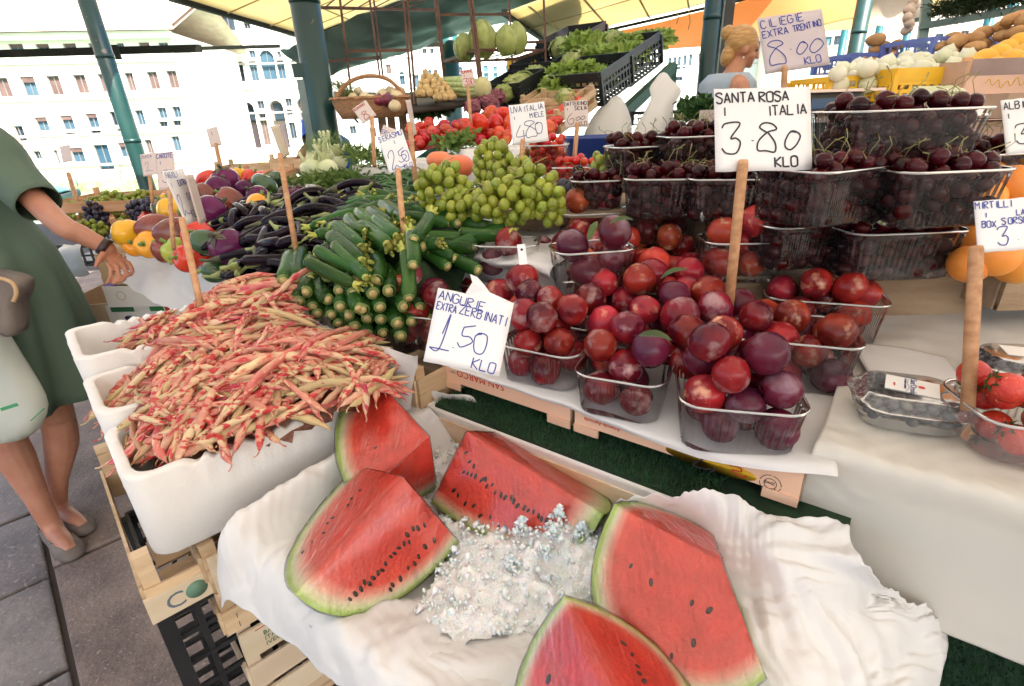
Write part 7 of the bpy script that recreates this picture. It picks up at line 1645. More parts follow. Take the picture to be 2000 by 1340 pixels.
# punnets of cherry tomatoes
for (px,py,d,L,Wd,h,n,l,gg) in ((1068,283,1.55,.125,.10,.08,60,'clear punnet of cherry tomatoes standing behind the green grapes','upright punnet'),(1130,325,1.50,.15,.09,.045,56,'low clear punnet of halved looking cherry tomatoes beside the tiny grape cluster','low punnet')):
    p=D(px,py,d); c=V((p.x,p.y,p.z-h)); punnet(l,c,rad(-8),L,Wd,h); pl=Pile()
    fill(pl,(c.x,c.y),rad(-8),L*.93,Wd*.92,.0125,n,c.z+.003,p.z+.022,lambda pp,r_:tag(obj('cherry_tomato',che_me,mw=mw(pp,Matrix.Identity(3))),'red cherry tomato in the '+gg,'tomato','cherry tomatoes in the '+gg),k=5,edge=.012)
# orange squashes
sqm=mat('squash_orange',(.72,.16,.06),(.80,.26,.10),scale=5,rough=.4)
for (px,py,d,s,l) in ((893,325,1.75,1.1,'ribbed orange pumpkin like tomato, right of two, behind the beans'),(858,313,1.85,.9,'smooth orange squash, left of two, behind the beans')):
    b=MB().ell(V((0,0,0)),(.048*s,.048*s,.036*s),36,14,fn=lambda u,th,ph:(1+.05*abs(math.cos(5*ph))*math.sin(th))*(1-.2*math.exp(-(th/.35)**2))); q=b.ob('squash',sqm,loc=D(px,py,d)); tag(q,l,'squash')
# foam boxes at the back with gaps
def fbox(px,py,d,ang,L,Wd,h,label,seed): p=D(px,py,d); return foam(label,(p.x,p.y,0),ang,L,Wd,p.z-h,p.z,seed=seed,wall=.02)
fbox(598,362,1.95,rad(25),.36,.22,.10,'white foam box of rocket leaves behind the long aubergines',11)
fbox(700,330,2.1,rad(22),.34,.24,.10,'white foam box behind the sign for S.ERASMO',12)
fbox(818,318,1.95,rad(20),.40,.26,.10,'white foam box behind the orange squashes',13)
fbox(900,292,2.2,rad(20),.40,.26,.11,'white foam box of herbs in front of the ribbed tomatoes',14)
fbox(1000,290,2.1,rad(8),.34,.26,.10,'white foam box half hidden behind the sign for uva',15)
# leafy greens : many small leaves as individual masses per plant heap
rock=mat('rocket_leaf',(.10,.20,.04),(.26,.36,.09),scale=30,rough=.5,rnd=.3,trl=.25)
def greens(label,pts,n,L=.05,w=.014,m=None,seed=0,name='leafy_greens',h=.05,up=.4):
    q=random.Random(seed); b=MB(); c=sum((p for p in pts),V((0,0,0)))/len(pts)
    for i in range(n):
        a,b_,c_=q.choice(pts),q.choice(pts),q.choice(pts); s,t=q.random(),q.random(); p=a.lerp(b_,s).lerp(c_,t*.5)+V((0,0,q.uniform(-.01,h)))
        d=V((q.gauss(0,1),q.gauss(0,1),q.gauss(up,.6))).normalized(); sd=d.cross(V((q.random(),q.random(),q.random()))).normalized(); ll=L*q.uniform(.5,1.2); nr=d.cross(sd)
        b.add([p,p+d*ll*.4+sd*w,p+d*ll*.75+sd*w*.7+nr*ll*.1,p+d*ll+nr*ll*.2,p+d*ll*.75-sd*w*.7+nr*ll*.1,p+d*ll*.4-sd*w],[(0,1,5),(1,2,4,5),(2,3,4)])
    o=b.ob(name,m or rock,smooth=True); tag(o,label,None,None,'stuff'); return o
greens('heap of rocket and chicory leaves in the foam box behind the aubergines',[D(*p) for p in [(560,352,2.1),(620,345,2.0),(690,352,1.95),(640,362,1.95),(700,340,2.0),(600,362,2.0),(660,340,2.1)]],1300,.035,.005,seed=1,h=.012,up=.0)
greens('green herb leaves in the foam box below the tomatoes',[D(*p) for p in [(850,292,2.2),(900,285,2.25),(880,298,2.2),(930,280,2.3)]],260,.035,.010,seed=2)
greens('parsnip and fennel fronds between the fennel bulbs and signs',[D(*p) for p in [(665,290,2.3),(700,298,2.2),(740,305,2.2),(770,315,2.15),(720,318,2.1),(690,325,2.1)]],700,.045,.003,seed=3,up=.5,h=.02)
greens('dark green parsley bunches below the seller',[D(*p) for p in [(1325,215,2.9),(1375,205,2.9),(1350,225,2.8),(1380,228,2.8),(1330,235,2.8),(1390,215,2.8)]],1500,.035,.010,m=mat('parsley_leaf',(.02,.07,.02),(.06,.13,.03),scale=40,rough=.5,rnd=.2),seed=4)
greens('dark green leaves hanging under the rack shelf',[D(*p) for p in [(810,220,3.2),(850,218,3.2),(880,214,3.2),(830,228,3.15)]],260,.05,.012,m=mat('parsley_leaf',(.02,.07,.02)),seed=5,h=.02,up=-.2)
# fennel
fnm=mat('fennel_bulb',(.52,.56,.26),(.72,.74,.50),scale=10,rough=.4,st=(1,1,.3)); ffm=mat('fennel_frond',(.08,.16,.03),(.2,.28,.07),scale=30)
for i,(px,py,d,s,l) in enumerate(((643,302,2.35,1.15,'large fennel bulb tipped up, rightmost of the heap'),(625,315,2.2,1.0,'fennel bulb in the middle of the heap'),(612,325,2.1,.9,'fennel bulb low in front'),(640,330,2.1,1.1,'broad fennel bulb at the front right of the heap'),(600,330,2.2,.8,'small fennel bulb at the left of the heap'),(665,315,2.25,.8,'fennel bulb lying by its cut stalk'))):
    p=D(px,py,d); o=empty('fennel',p); tag(o,l,'fennel')
    fr=frame(V((R.uniform(-.5,.5),R.uniform(-.5,.5),1)))
    MB().ell(V((0,0,0)),(.036*s,.030*s,.040*s),20,14,fn=lambda u,th,ph:1+.05*abs(math.sin(3*ph))-.2*max(0,u.z)**3).ob('bulb',fnm,o)
    b=MB(); q=random.Random(i)
    for k in range(4):
        a=q.uniform(0,6.28); b.tube([V((.012*math.cos(a),.01*math.sin(a),.025)),V((.022*math.cos(a),.02*math.sin(a),.055*s)),V((.04*math.cos(a),.04*math.sin(a),.085*s))],[.009,.007,.006],7)
    b.ob('stalk',fnm,o)
    b=MB()
    for k in range(70):
        d_=V((q.gauss(0,1),q.gauss(0,1),abs(q.gauss(1,.5)))).normalized(); p0=V((q.uniform(-.02,.03),q.uniform(-.02,.02),.055)); b.add([p0,p0+d_*.05+V((.0012,0,0)),p0+d_*.06],[(0,1,2)])
    b.ob('fronds',ffm,o)
# right hand stalls: onions, potatoes, melons
yl1=tcrate('yellow plastic crate of white onions, right one of two',1737,182,2.15,.36,.30,.09,ypl,0); 
def place(c,px,py,d,ang): p=D(px,py,d); c.matrix_world=mw(p,rotz(ang))
place(yl1,1739,195,2.15,rad(3)); yl1b=lcrate('yellow plastic crate of white onions, left one of two',(0,0,0),0,.32,.3,0,.07,ypl,nu=8,nv=2); place(yl1b,1614,190,2.25,rad(3))
of_=Heap([D(*p) for p in [(1640,160,2.35),(1740,165,2.3),(1860,165,2.25),(1860,130,2.5),(1790,110,2.6),(1720,120,2.6),(1660,150,2.5)]],[D(*p) for p in [(1622,180,2.2),(1740,178,2.2),(1872,165,2.15),(1890,140,2.4),(1860,105,2.75),(1770,100,2.8),(1690,125,2.7)]],.02)
tp2=Pile()
for i in range(260):
    p=tp2.best(of_.rnd,.034,lambda x,y:of_.at(x,y,of_.base)-.05,6,9)
    if p.z>of_.at(p.x,p.y,of_.base)+.05: tp2.b.pop(); continue
    onion(p,'w',R.uniform(.9,1.15),'white onion heaped in the yellow crates','white onions heaped in the yellow crates')
tag(of_.mound('onion_heap',onw,drop=.08,step=1),'inside of the onion heap',None,None,'stuff')
blu=mat('blue_plastic',(.10,.14,.45),(.14,.2,.55),scale=5,rough=.45)
c=lcrate('blue plastic crate of potatoes, right one of two',(0,0,0),0,.42,.3,0,.10,blu,nu=9,nv=2); place(c,1815,118,2.75,rad(14))
c=lcrate('blue plastic crate of potatoes, left one of two',(0,0,0),0,.34,.3,0,.08,blu,nu=8,nv=2); place(c,1667,138,3.0,rad(14))
pom=mat('potato_skin',(.42,.22,.09),(.56,.33,.15),scale=14,rough=.75,rnd=.15,bump=.3); pome=MB().ell(V((0,0,0)),(.052,.032,.030),14,10,fn=lambda u,th,ph:1+.10*NZ.noise(u*1.6)).mesh('potato',pom)
for k,(pts,n,l,gg) in enumerate(([[ (1800,98,2.75),(1850,100,2.7),(1930,85,2.6),(1915,60,2.85),(1850,70,2.95),(1890,80,2.7)],26,'brown potato in the right blue crate','potatoes in the right blue crate'],[[(1690,112,3.0),(1750,105,3.0),(1740,95,3.1),(1715,103,3.05)],12,'brown potato in the left blue crate','potatoes in the left blue crate'],[[(1950,40,2.7),(2010,30,2.6),(2040,60,2.5),(1960,60,2.6)],14,'reddish potato at the upper right picture edge','potatoes at the upper right picture edge'])):
    P_=[D(*p) for p in pts]; hp=Heap(P_,P_,.02); tt=Pile()
    for i in range(n):
        p=tt.best(hp.rnd,.030,lambda x,y:hp.at(x,y,hp.base)-.10,5,9); o=obj('potato',pome,mw=mw(p,frame(V((1,R.uniform(-.8,.8),R.uniform(-.2,.2))),roll=R.uniform(0,6)),R.uniform(.8,1.05))); tag(o,l,'potato',gg)
mem=mat('yellow_melon',(.78,.36,.03),(.84,.46,.05),scale=8,rough=.5,rnd=.08,hrnd=.008); meme=MB().ell(V((0,0,0)),(.052,.048,.046),18,12,fn=lambda u,th,ph:1+.02*math.cos(8*ph)*math.sin(th)).mesh('melon',mem)
for (px,py,d) in ((1900,132,2.35),(1925,118,2.35),(1950,108,2.35),(1975,120,2.25),(1940,135,2.2),(1965,98,2.5),(1990,85,2.5),(1995,108,2.35),(2020,95,2.35),(2010,125,2.2),(1915,148,2.15),(1888,145,2.3)):
    o=obj('melon',meme,mw=mw(D(px,py,d),frame(V((R.uniform(-1,1),R.uniform(-1,1),R.uniform(-.6,.6)))))); tag(o,'yellow orange melon heaped above the cardboard box','melon','yellow melons heaped at the right picture edge')
bxp=D(1905,172,2.05); bx=empty('cardboard_box',bxp,rad(4)); tag(bx,'open cardboard box with yellow scrawled lettering below the melons','box')
cbm=mat('cardboard',(.42,.28,.19),(.5,.34,.24),scale=5,rough=.8); cbp=mat('cardboard_pink',(.62,.40,.30),(.68,.47,.36),scale=5,rough=.8); gym=mat('grey_board',(.30,.22,.20),(.36,.27,.25),scale=5,rough=.8)
MB().box((.2,0,.0),(.5,.01,.085)).ob('side',cbp,bx,smooth=False); MB().box((.2,.14,.03),(.5,.01,.14)).ob('side',cbm,bx,smooth=False); MB().box((-.05,.07,.03),(.01,.13,.13)).ob('side',cbm,bx,smooth=False); MB().box((.45,.07,.03),(.01,.13,.13)).ob('side',cbm,bx,smooth=False)
MB().box((.22,.06,.07),(.42,.008,.07)).ob('inner_flap',gym,bx,smooth=False); MB().box((-.02,.05,.06),(.035,.012,.10)).ob('corner_post',woodo,bx,smooth=False); MB().box((.2,.07,-.04),(.49,.13,.01)).ob('base',cbm,bx,smooth=False)
b=MB(); pts=[V((x,.012*math.sin(x*160)+.006*math.sin(x*61),0)) for x in [i*.004 for i in range(45)]]; ribbon(b,pts,.0035,.0004); b.ob('script_lettering',yl,bx,mw=Matrix.Translation((.03,-.0055,.015))@Matrix.Rotation(math.pi/2,4,'X'))
b=MB(); ribbon(b,[p+V((.001,-.0015,0)) for p in pts],.0012,.0006); b.ob('script_outline',dk,bx,mw=Matrix.Translation((.03,-.0055,.015))@Matrix.Rotation(math.pi/2,4,'X'))
cb2=empty('cardboard_box',D(1820,300,1.5),rad(-5)); tag(cb2,'reddish cardboard boxes in shade behind the cherry stack','box')
MB().box((.12,.1,.02),(.34,.2,.12)).ob('side',cbp,cb2,smooth=False); MB().box((.2,.02,.12),(.2,.2,.06)).ob('flap',cbm,cb2,smooth=False); MB().box((-.05,-.04,.11),(.10,.07,.004),Matrix.Rotation(.3,3,'Y')).ob('label',cardp,cb2,smooth=False)
# counter with the scale
ct=empty('counter',D(1700,190,1.9)); tag(ct,'long seller counter behind the cherries with a pale edge','counter')
MB().box((.15,.25,-.05),(1.1,.75,.05)).ob('top',mat('pale_counter',(.55,.42,.38),(.62,.5,.46),scale=4,rough=.5),ct,smooth=False); MB().box((.15,.25,-.5),(1.05,.70,.85)).ob('front',mat('dark_counter',(.03,.025,.025)),ct,smooth=False)
sc=empty('weighing_scale',D(1600,215,1.75),rad(8)); tag(sc,'market weighing scale with a blue display behind the cherries','scale')
MB().box((0,.05,.02),(.24,.18,.06)).ob('body',mat('scale_dark',(.02,.02,.03),rough=.3),sc,smooth=False); MB().box((.0,.0,.055),(.27,.22,.008)).ob('pan',mat('scale_pan',(.55,.45,.42),rough=.25,metal=.6),sc,smooth=False)
MB().box((-.02,-.042,.02),(.09,.004,.03)).ob('display',mat('blue_display',(.05,.14,.3),rough=.2),sc,smooth=False); MB().box((.06,-.042,.015),(.03,.004,.025)).ob('sticker',ink('green',(.03,.25,.05)),sc,smooth=False)
kp=empty('keypad',D(1835,190,1.7),rad(8)); tag(kp,'pale greenish cash keypad behind the top cherry punnet','keypad'); MB().box((0,0,0),(.16,.08,.035),Matrix.Rotation(.5,3,'X')).ob('body',mat('keypad_body',(.42,.44,.22),(.5,.52,.3),scale=4),kp,smooth=False)
for i in range(5): MB().box((-.01+i*.018,-.014,.018),(.013,.02,.006),Matrix.Rotation(.5,3,'X')).ob('key',mat('key_pale',(.6,.6,.42)),kp,smooth=False)
# steel frame with herbs, garlic braid
fp=mat('grey_green_paint',(.10,.17,.16),(.15,.23,.21),scale=6,rough=.45)
ff=empty('steel_frame',D(1795,100,3.2)); fo=ff.location.copy(); tag(ff,'grey green steel frame above the potatoes carrying a shelf of herbs','frame')
for a,b_,w in ((D(1795,130,3.2),D(1815,-40,3.2),.05),(D(1797,52,3.2),D(2150,-8,2.7),.05),(D(1785,40,3.5),D(2150,-60,3.1),.03)): MB().bar(a-fo,b_-fo,w,w*.7).ob('bar',fp,ff,smooth=False)
greens('dark rosemary and herbs piled on the upper shelf at the right',[D(*p) for p in [(1812,28,3.2),(1850,22,3.15),(1900,14,3.05),(1950,4,2.95),(2000,-6,2.85),(1880,30,3.05),(2040,-10,2.8)]],2600,.07,.003,m=mat('rosemary_leaf',(.02,.045,.015),(.06,.09,.03),scale=40,rough=.6,rnd=.2),seed=6,h=.05,up=.1)
gar=mat('garlic_skin',(.55,.42,.34),(.68,.58,.5),scale=14,rough=.6); ga=empty('garlic_braid',D(1780,20,2.9)); tag(ga,'braid of garlic bulbs hanging from the frame top','garlic'); q=random.Random(2)
for i in range(22):
    t=i/21; p=D(1787-17*t+q.uniform(-6,6),-18+78*t,2.9+q.uniform(-.03,.03))-ga.location; MB().ell(p,(.026,.026,.023),10,8,fn=lambda u,th,ph:1+.35*math.exp(-(th/.3)**2)+.05*math.cos(6*ph)).ob('bulb',gar,ga)
# hanging white bags
bagm=mat('bag_plastic',(.82,.80,.76),(.88,.86,.83),scale=3,rough=.35,trl=.4,bump=.5,bscale=14,crease=.9,csc=9)
def bag(label,rows,m=bagm,name='plastic_bag',seed=0):
    P=[]; 
    for (px,py,d,w,t) in rows:
        c=D(px,py,d); N=20; P.append([c+V((w*math.cos(2*math.pi*j/N)*(1+.30*NZ.noise(V((j*.7,py*.05,seed)))),t*math.sin(2*math.pi*j/N)*(1+.7*NZ.noise(V((j*.9,py*.07,seed+3)))),0)) for j in range(N)])
    vs,fs=loft(P,True,True); o=mk(name,vs,fs,m); s_=o.modifiers.new('s','SUBSURF'); s_.levels=1; s_.render_levels=1; tag(o,label,'bag'); return o
bag('wrapped white sacking bundle hanging from the top crate of the stand',[(1296,140,3.0,.02,.02),(1294,158,3.0,.05,.03),(1300,172,3.0,.095,.04),(1303,186,3.0,.085,.04),(1288,205,3.0,.068,.045),(1282,235,3.0,.10,.06),(1275,265,3.0,.12,.07),(1272,300,3.0,.13,.07)])
bag('pale plastic sheet hanging below the wooden crates of the stand',[(1205,185,3.1,.02,.03),(1195,215,3.1,.10,.04),(1190,250,3.1,.13,.05),(1180,300,3.1,.16,.05)],seed=4)
o=MB().box((0,0,0),(.32,.02,.14)).ob('tub_side',mat('blue_tub',(.012,.03,.16),(.02,.05,.22),scale=4,rough=.4),smooth=False); o.location=D(1170,292,2.2); m_=o.modifiers.new('b','BEVEL'); m_.width=.008; o['kind']='thing'
bpy.data.objects.remove(o)
tubp=D(1170,300,2.2); tu=empty('blue_tub',tubp); tag(tu,'dark blue plastic tub behind the cherries and grapes','tub')
P=rrect(.30,.24,.05,5); rg=[[V((x*s,y*s,z)) for x,y in P] for z,s in ((-.12,.85),(.06,1.0),(.066,1.04),(.07,1.0),(.06,.96),(-.1,.82))]; vs,fs=loft(rg,True,False); k=5*len(P); fs.append([k+j for j in range(len(P))]); mk('tub',vs,fs,mat('blue_tub_plastic',(.012,.03,.16),(.02,.05,.22),scale=4,rough=.4),tu)
c=lcrate('black crate of oranges below the hanging white bundle',(0,0,0),0,.3,.2,0,.07,blackp,nu=6,nv=2); place(c,1232,245,3.3,rad(10))
# supports so that the far goods do not float
for (x0,y0,x1,y1,z,l) in ((-1.3,2.15,-.2,4.1,1.10,'low wooden stand under the foam boxes and tomatoes'),(.55,2.2,.9,2.6,1.0,'hidden trestle under the blue tub'),(1.25,2.1,2.9,3.4,1.35,'hidden stand under the onions and potatoes'),(.2,2.35,.55,3.2,1.18,'hidden board under the tomato crates'),(-.25,1.55,.35,2.1,1.1,'hidden box under the cherry tomatoes')):
    t_=empty('produce_stand',((x0+x1)/2,(y0+y1)/2,0)); tag(t_,l,'stand'); MB().box((0,0,z-.03),(x1-x0,y1-y0,.05)).ob('top',mat('dark_board',(.06,.05,.04)),t_,smooth=False)
    for sx in (-.4,.4):
        for sy in (-.4,.4): MB().box((sx*(x1-x0),sy*(y1-y0),(z-.05)/2),(.05,.05,z-.06)).ob('leg',mat('dark_board',(.06,.05,.04)),t_,smooth=False)
# low stall on the canal side
g0=D(470,325,3.3); 
o=wcrate('long round edged wooden tray at the canal side behind the peppers',D(420,330,3.3),rad(5),.5,.25,D(420,330,3.3).z-.05,.07,boards=1,bh=.06)
o=wcrate('wooden box of papers beside the man in blue',D(528,322,3.2),rad(5),.26,.2,D(528,322,3.2).z-.03,.07,boards=1,bh=.06,m=wood)
o=wcrate('orange crate behind the red peppers',D(455,345,2.9),rad(5),.28,.2,D(455,352,2.9).z-.03,.07,boards=1,bh=.06,m=woodo)
cs=MB().box((0,0,0),(.9,.5,.04)).ob('canal_counter',card,smooth=False); cs.location=D(560,345,3.4)-V((0,0,.05)); tag(cs,'pale counter board beside the thick column','counter')
# leaning wood planks under the rack
for (px,d) in ((747,3.4),(765,3.45),(788,3.4)):
    a,b_=D(px-3,215,d),D(px+2,295,d); o=MB().bar(a,V((b_.x,b_.y,.0)),.05,.02).ob('plank',woodr,smooth=False); tag(o,{747:'leaning wooden plank under the rack, leftmost of three',765:'leaning wooden plank under the rack, middle of three',788:'leaning wooden plank under the rack, rightmost of three'}[px],'plank')
# ================= PEOPLE =================
skin=mat('skin',(.40,.17,.10),(.48,.23,.15),scale=9,rough=.5,sss=.2,bump=.15,bscale=90,c3=(.38,.14,.085),s3=5,l3=.55,h3=.75)
skin2=mat('skin_tanned',(.36,.17,.10),(.44,.23,.14),scale=9,rough=.5,sss=.15)
def remesh(mb,name,m,vox,parent,loc):
    me=mesh(name,mb.v,mb.f,m); o=bpy.data.objects.new('t',me); S.collection.objects.link(o)
    r=o.modifiers.new('r','REMESH'); r.mode='VOXEL'; r.voxel_size=vox; r.use_smooth_shade=True
    s=o.modifiers.new('s','SMOOTH'); s.iterations=4; s.factor=.5
    bpy.context.view_layer.update()
    nm=bpy.data.meshes.new_from_object(o.evaluated_get(bpy.context.evaluated_depsgraph_get())); bpy.data.objects.remove(o)
    nm.name=name; nm.materials.clear(); nm.materials.append(m); nm.polygons.foreach_set('use_smooth',[True]*len(nm.polygons))
    return obj(name,nm,parent,loc=loc)
def head(b,c,fw,tilt=0,s=1):
    """ellipsoids of a head at c looking along fw"""
    up=V((0,0,1)); f=V(fw).normalized(); r=f.cross(up).normalized(); u=r.cross(f); ax=AX(r,f,u)
    P=lambda x,y,z:c+ax@(V((x,y,z))*s)
    b.ell(P(0,-.010,.02),(.074*s,.092*s,.098*s),20,16,ax); b.ell(P(0,.022,-.035),(.056*s,.062*s,.072*s),16,12,ax)
    b.ell(P(0,.068,-.082),(.020*s,.018*s,.018*s),10,8,ax); b.ell(P(0,.088,-.018),(.012*s,.018*s,.026*s),10,8,ax); b.ell(P(0,.100,-.032),(.012*s,.012*s,.010*s),10,8,ax)
    b.ell(P(0,.076,-.058),(.022*s,.012*s,.009*s),10,8,ax); b.ell(P(0,.072,.018),(.050*s,.016*s,.014*s),12,8,ax)
    for sx in (-1,1): b.ell(P(sx*.074,-.004,-.012),(.010*s,.020*s,.032*s),10,8,ax); b.ell(P(sx*.040,.050,-.035),(.022*s,.022*s,.024*s),10,8,ax)
    return ax,P
def limb(b,pts,rr,n=14): b.tube(cat(pts,5),np.interp(np.linspace(0,len(pts)-1,len(pts)*5-4),range(len(pts)),rr).tolist(),n); [b.ell(p,r*.98,12,8) for p,r in zip(pts,rr)]
def fingers(b,w,d,side,pn,r=.0068,curl=.5,L=.075):
    """palm from wrist w along d, then five fingers"""
    d=d.normalized(); side=side.normalized(); pn=pn.normalized(); pc=w+d*.045
    for k in range(4): b.ell(w+d*.045+side*((k-1.5)*.017),(.013,.040,.012),10,8,AX(side,d,pn))
    for k,(l,sp) in enumerate(((.80,-.22),(.96,-.07),(1.0,.06),(.76,.22))):
        p0=w+d*.078+side*((k-1.5)*.0215); dd=(d+side*sp).normalized(); p=p0; a=0; path=[p0-d*.02,p0]
        for q in (.42,.32,.26):
            a+=curl*(1+.15*k); v=dd*math.cos(a)-pn*math.sin(a); p=p+v*L*l*q; path.append(p)
        b.tube(path,[r*1.1,r*1.1,r,r*.9,r*.7],8); b.ell(p,r*.7,8,6)
    p0=w+d*.02+side*(-.028); v=(d*.75-side*.75-pn*.25).normalized(); path=[w+d*.005,p0,p0+v*.03,p0+v*.03+(v+d*.6-pn*.4).normalized()*.028]; b.tube(path,[.012,.0115,.009,.0068],8); b.ell(path[-1],.0068,8,6)
# ---- customer in the green dress ----
cu_=empty('person',V((-1.72,1.60,0))); co_=cu_.location.copy(); tag(cu_,'person in a loose sage green dress reaching toward the peppers, with wristband and ballet flats','person')
L_=lambda p:p-co_
def DD(px,py,d): return L_(D(px,py,d))
b=MB(); f1_=L_(Z(128,1062,.03)); f2_=L_(Z(178,1025,.03))
pel=DD(-25,590,1.98); che=DD(-75,330,1.95); nck=DD(-72,180,1.95)
k1=DD(2,838,1.86); k2=DD(112,815,1.98); a1=L_(Z(98,1022,.085)); a2=L_(Z(112,985,.085))
limb(b,[pel+V((-.09,-.05,0)),k1+V((-.02,0,.10)),k1,k1.lerp(a1,.32)+V((-.012,.01,0)),k1.lerp(a1,.7),a1],[.095,.066,.055,.057,.038,.033])
limb(b,[pel+V((.07,.05,0)),k2+V((-.0,0,.10)),k2,k2.lerp(a2,.32)+V((.0,.02,0)),k2.lerp(a2,.7),a2],[.095,.064,.054,.056,.037,.032])
for a,f in ((a1,f1_),(a2,f2_)):
    d=(f-a); d.z=0; d=d.normalized() if d.length>.01 else V((1,-.2,0)); d=(d+V((.5,-.35,0))).normalized(); h=V((a.x,a.y,.03))
    b.tube([a,h+d*.03+V((0,0,.022)),h+d*.10+V((0,0,.008)),h+d*.155],[.033,.032,.030,.020],12); b.ell(h-d*.025,(.030,.030,.032),10,8)
b.tube([pel,pel.lerp(che,.5),che,che+V((0,0,.10))],[.135,.115,.135,.09],16,ell=[(1,.8)]*4); b.tube([che,nck],[.07,.05],12)
hd=nck+V((.03,.0,.13)); ax_,P_h=head(b,hd,V((1,-.1,-.35)))
sh=DD(-25,300,1.80); el=DD(118,438,1.73); wr=DD(212,486,1.80)
limb(b,[che+V((.02,-.06,.07)),sh,sh.lerp(el,.5),el,el.lerp(wr,.4),wr],[.045,.05,.041,.035,.033,.023])
hdir=(DD(238,525,1.80)-wr).normalized(); fingers(b,wr,hdir,V((0.3,.9,.1)).cross(hdir).cross(hdir)*-1,V((0.2,.95,0)),curl=.35,L=.072)
sh2=che+V((-.02,.16,.07)); el2=DD(-120,480,2.05); wr2=DD(-20,560,1.72)
limb(b,[che+V((0,.08,.07)),sh2,sh2.lerp(el2,.5),el2,el2.lerp(wr2,.4),wr2],[.05,.05,.043,.038,.035,.026]); fingers(b,wr2,V((.5,-.5,-.6)),V((.5,.6,0)),V((-.6,.3,-.6)),curl=.7)
remesh(b,'body',skin,.0045,cu_,(0,0,0))
dressm=mat('green_dress',(.055,.095,.065),(.08,.125,.085),scale=3,rough=.75,bump=.3,bscale=14,crease=.35,csc=4)
def loftcloth(name,secs,m,parent,N=72,folds=9,amp=.0,seed=0,th=.003,top=False):
    rings=[]; K=len(secs)
    fine=[]
    for i in range(K-1):
        for j in range(4): fine.append([secs[i][q]+(secs[i+1][q]-secs[i][q])*(j/4) if not isinstance(secs[i][q],V) else secs[i][q].lerp(secs[i+1][q],j/4) for q in range(4)])
    fine.append(list(secs[-1]))
    for i,(c,w,t,fa) in enumerate(fine):
        rg=[]
        for j in range(N):
            a=2*math.pi*j/N; k=1+fa*(math.sin(a*folds+seed+1.2*math.sin(a*2+i*.05))*.6+.4*math.sin(a*folds*1.7+2))+.02*NZ.noise(V((math.cos(a)*2,math.sin(a)*2,i*.25+seed)))
            rg.append(c+V((w*math.cos(a)*k,t*math.sin(a)*k,0)))
        rings.append(rg)
    vs,fs=loft(rings,False,False); o=mk(name,vs,fs,m,parent); s_=o.modifiers.new('s','SOLIDIFY'); s_.thickness=th; return o
def cen(px,py,d,dx=0): return DD(px,py,d)+V((dx,0,0))
secs=[(che+V((.0,0,.13)),.085,.10,.0),(che+V((.0,0,.07)),.15,.19,.0),(che+V((.0,0,-.02)),.172,.17,.0),(DD(-62,440,1.95),.185,.165,.015),(DD(-45,500,1.95),.235,.20,.05),(DD(-25,590,1.95),.275,.24,.08),(DD(-5,690,1.95),.305,.27,.09),(DD(8,775,1.95),.325,.29,.10)]
loftcloth('dress',secs,dressm,cu_,seed=1)
slv=MB(); sp=[che+V((.02,-.08,.09)),sh+V((.0,0,.01)),sh.lerp(el,.35),sh.lerp(el,.72)]; P=cat(sp,5); rr=np.interp(np.linspace(0,3,len(P)),[0,1,2,3],[.085,.088,.074,.064]).tolist()
slv.tube(P,rr,28,cap=False); q=slv.ob('sleeve',dressm,cu_); s_=q.modifiers.new('s','SOLIDIFY'); s_.thickness=.003
slv=MB(); sp=[che+V((.0,.08,.09)),sh2,sh2.lerp(el2,.4),sh2.lerp(el2,.8)]; P=cat(sp,5); slv.tube(P,.085,24,cap=False); slv.ob('sleeve',dressm,cu_)
hairm=mat('brown_hair',(.07,.035,.02),(.14,.07,.04),scale=30,rough=.5,st=(1,1,.2))
hb=MB(); hb.ell(hd+ax_@V((0,-.025,.035)),(.085,.095,.098),20,14,ax_); hb.ell(hd+ax_@V((0,-.10,-.0)),(.05,.05,.07),12,10,ax_); hb.ob('hair',hairm,cu_)
wb=MB(); dd=(el-wr).normalized(); N=20; n1=dd.cross(V((0,0,1))).normalized(); n2=dd.cross(n1); rg=[]
for o_,r_ in ((-.012,.0300),(-.012,.0325),(.012,.0335),(.012,.031)): rg.append([wr+dd*(.012+o_)+(n1*math.cos(2*math.pi*j/N)+n2*math.sin(2*math.pi*j/N))*(r_-.003) for j in range(N)])
vs,fs=loft(rg,False,False); mk('wristband',vs,fs,mat('dark_leather',(.03,.012,.012),rough=.4),cu_)
shm=mat('grey_suede',(.14,.11,.095),(.19,.155,.135),scale=20,rough=.9)
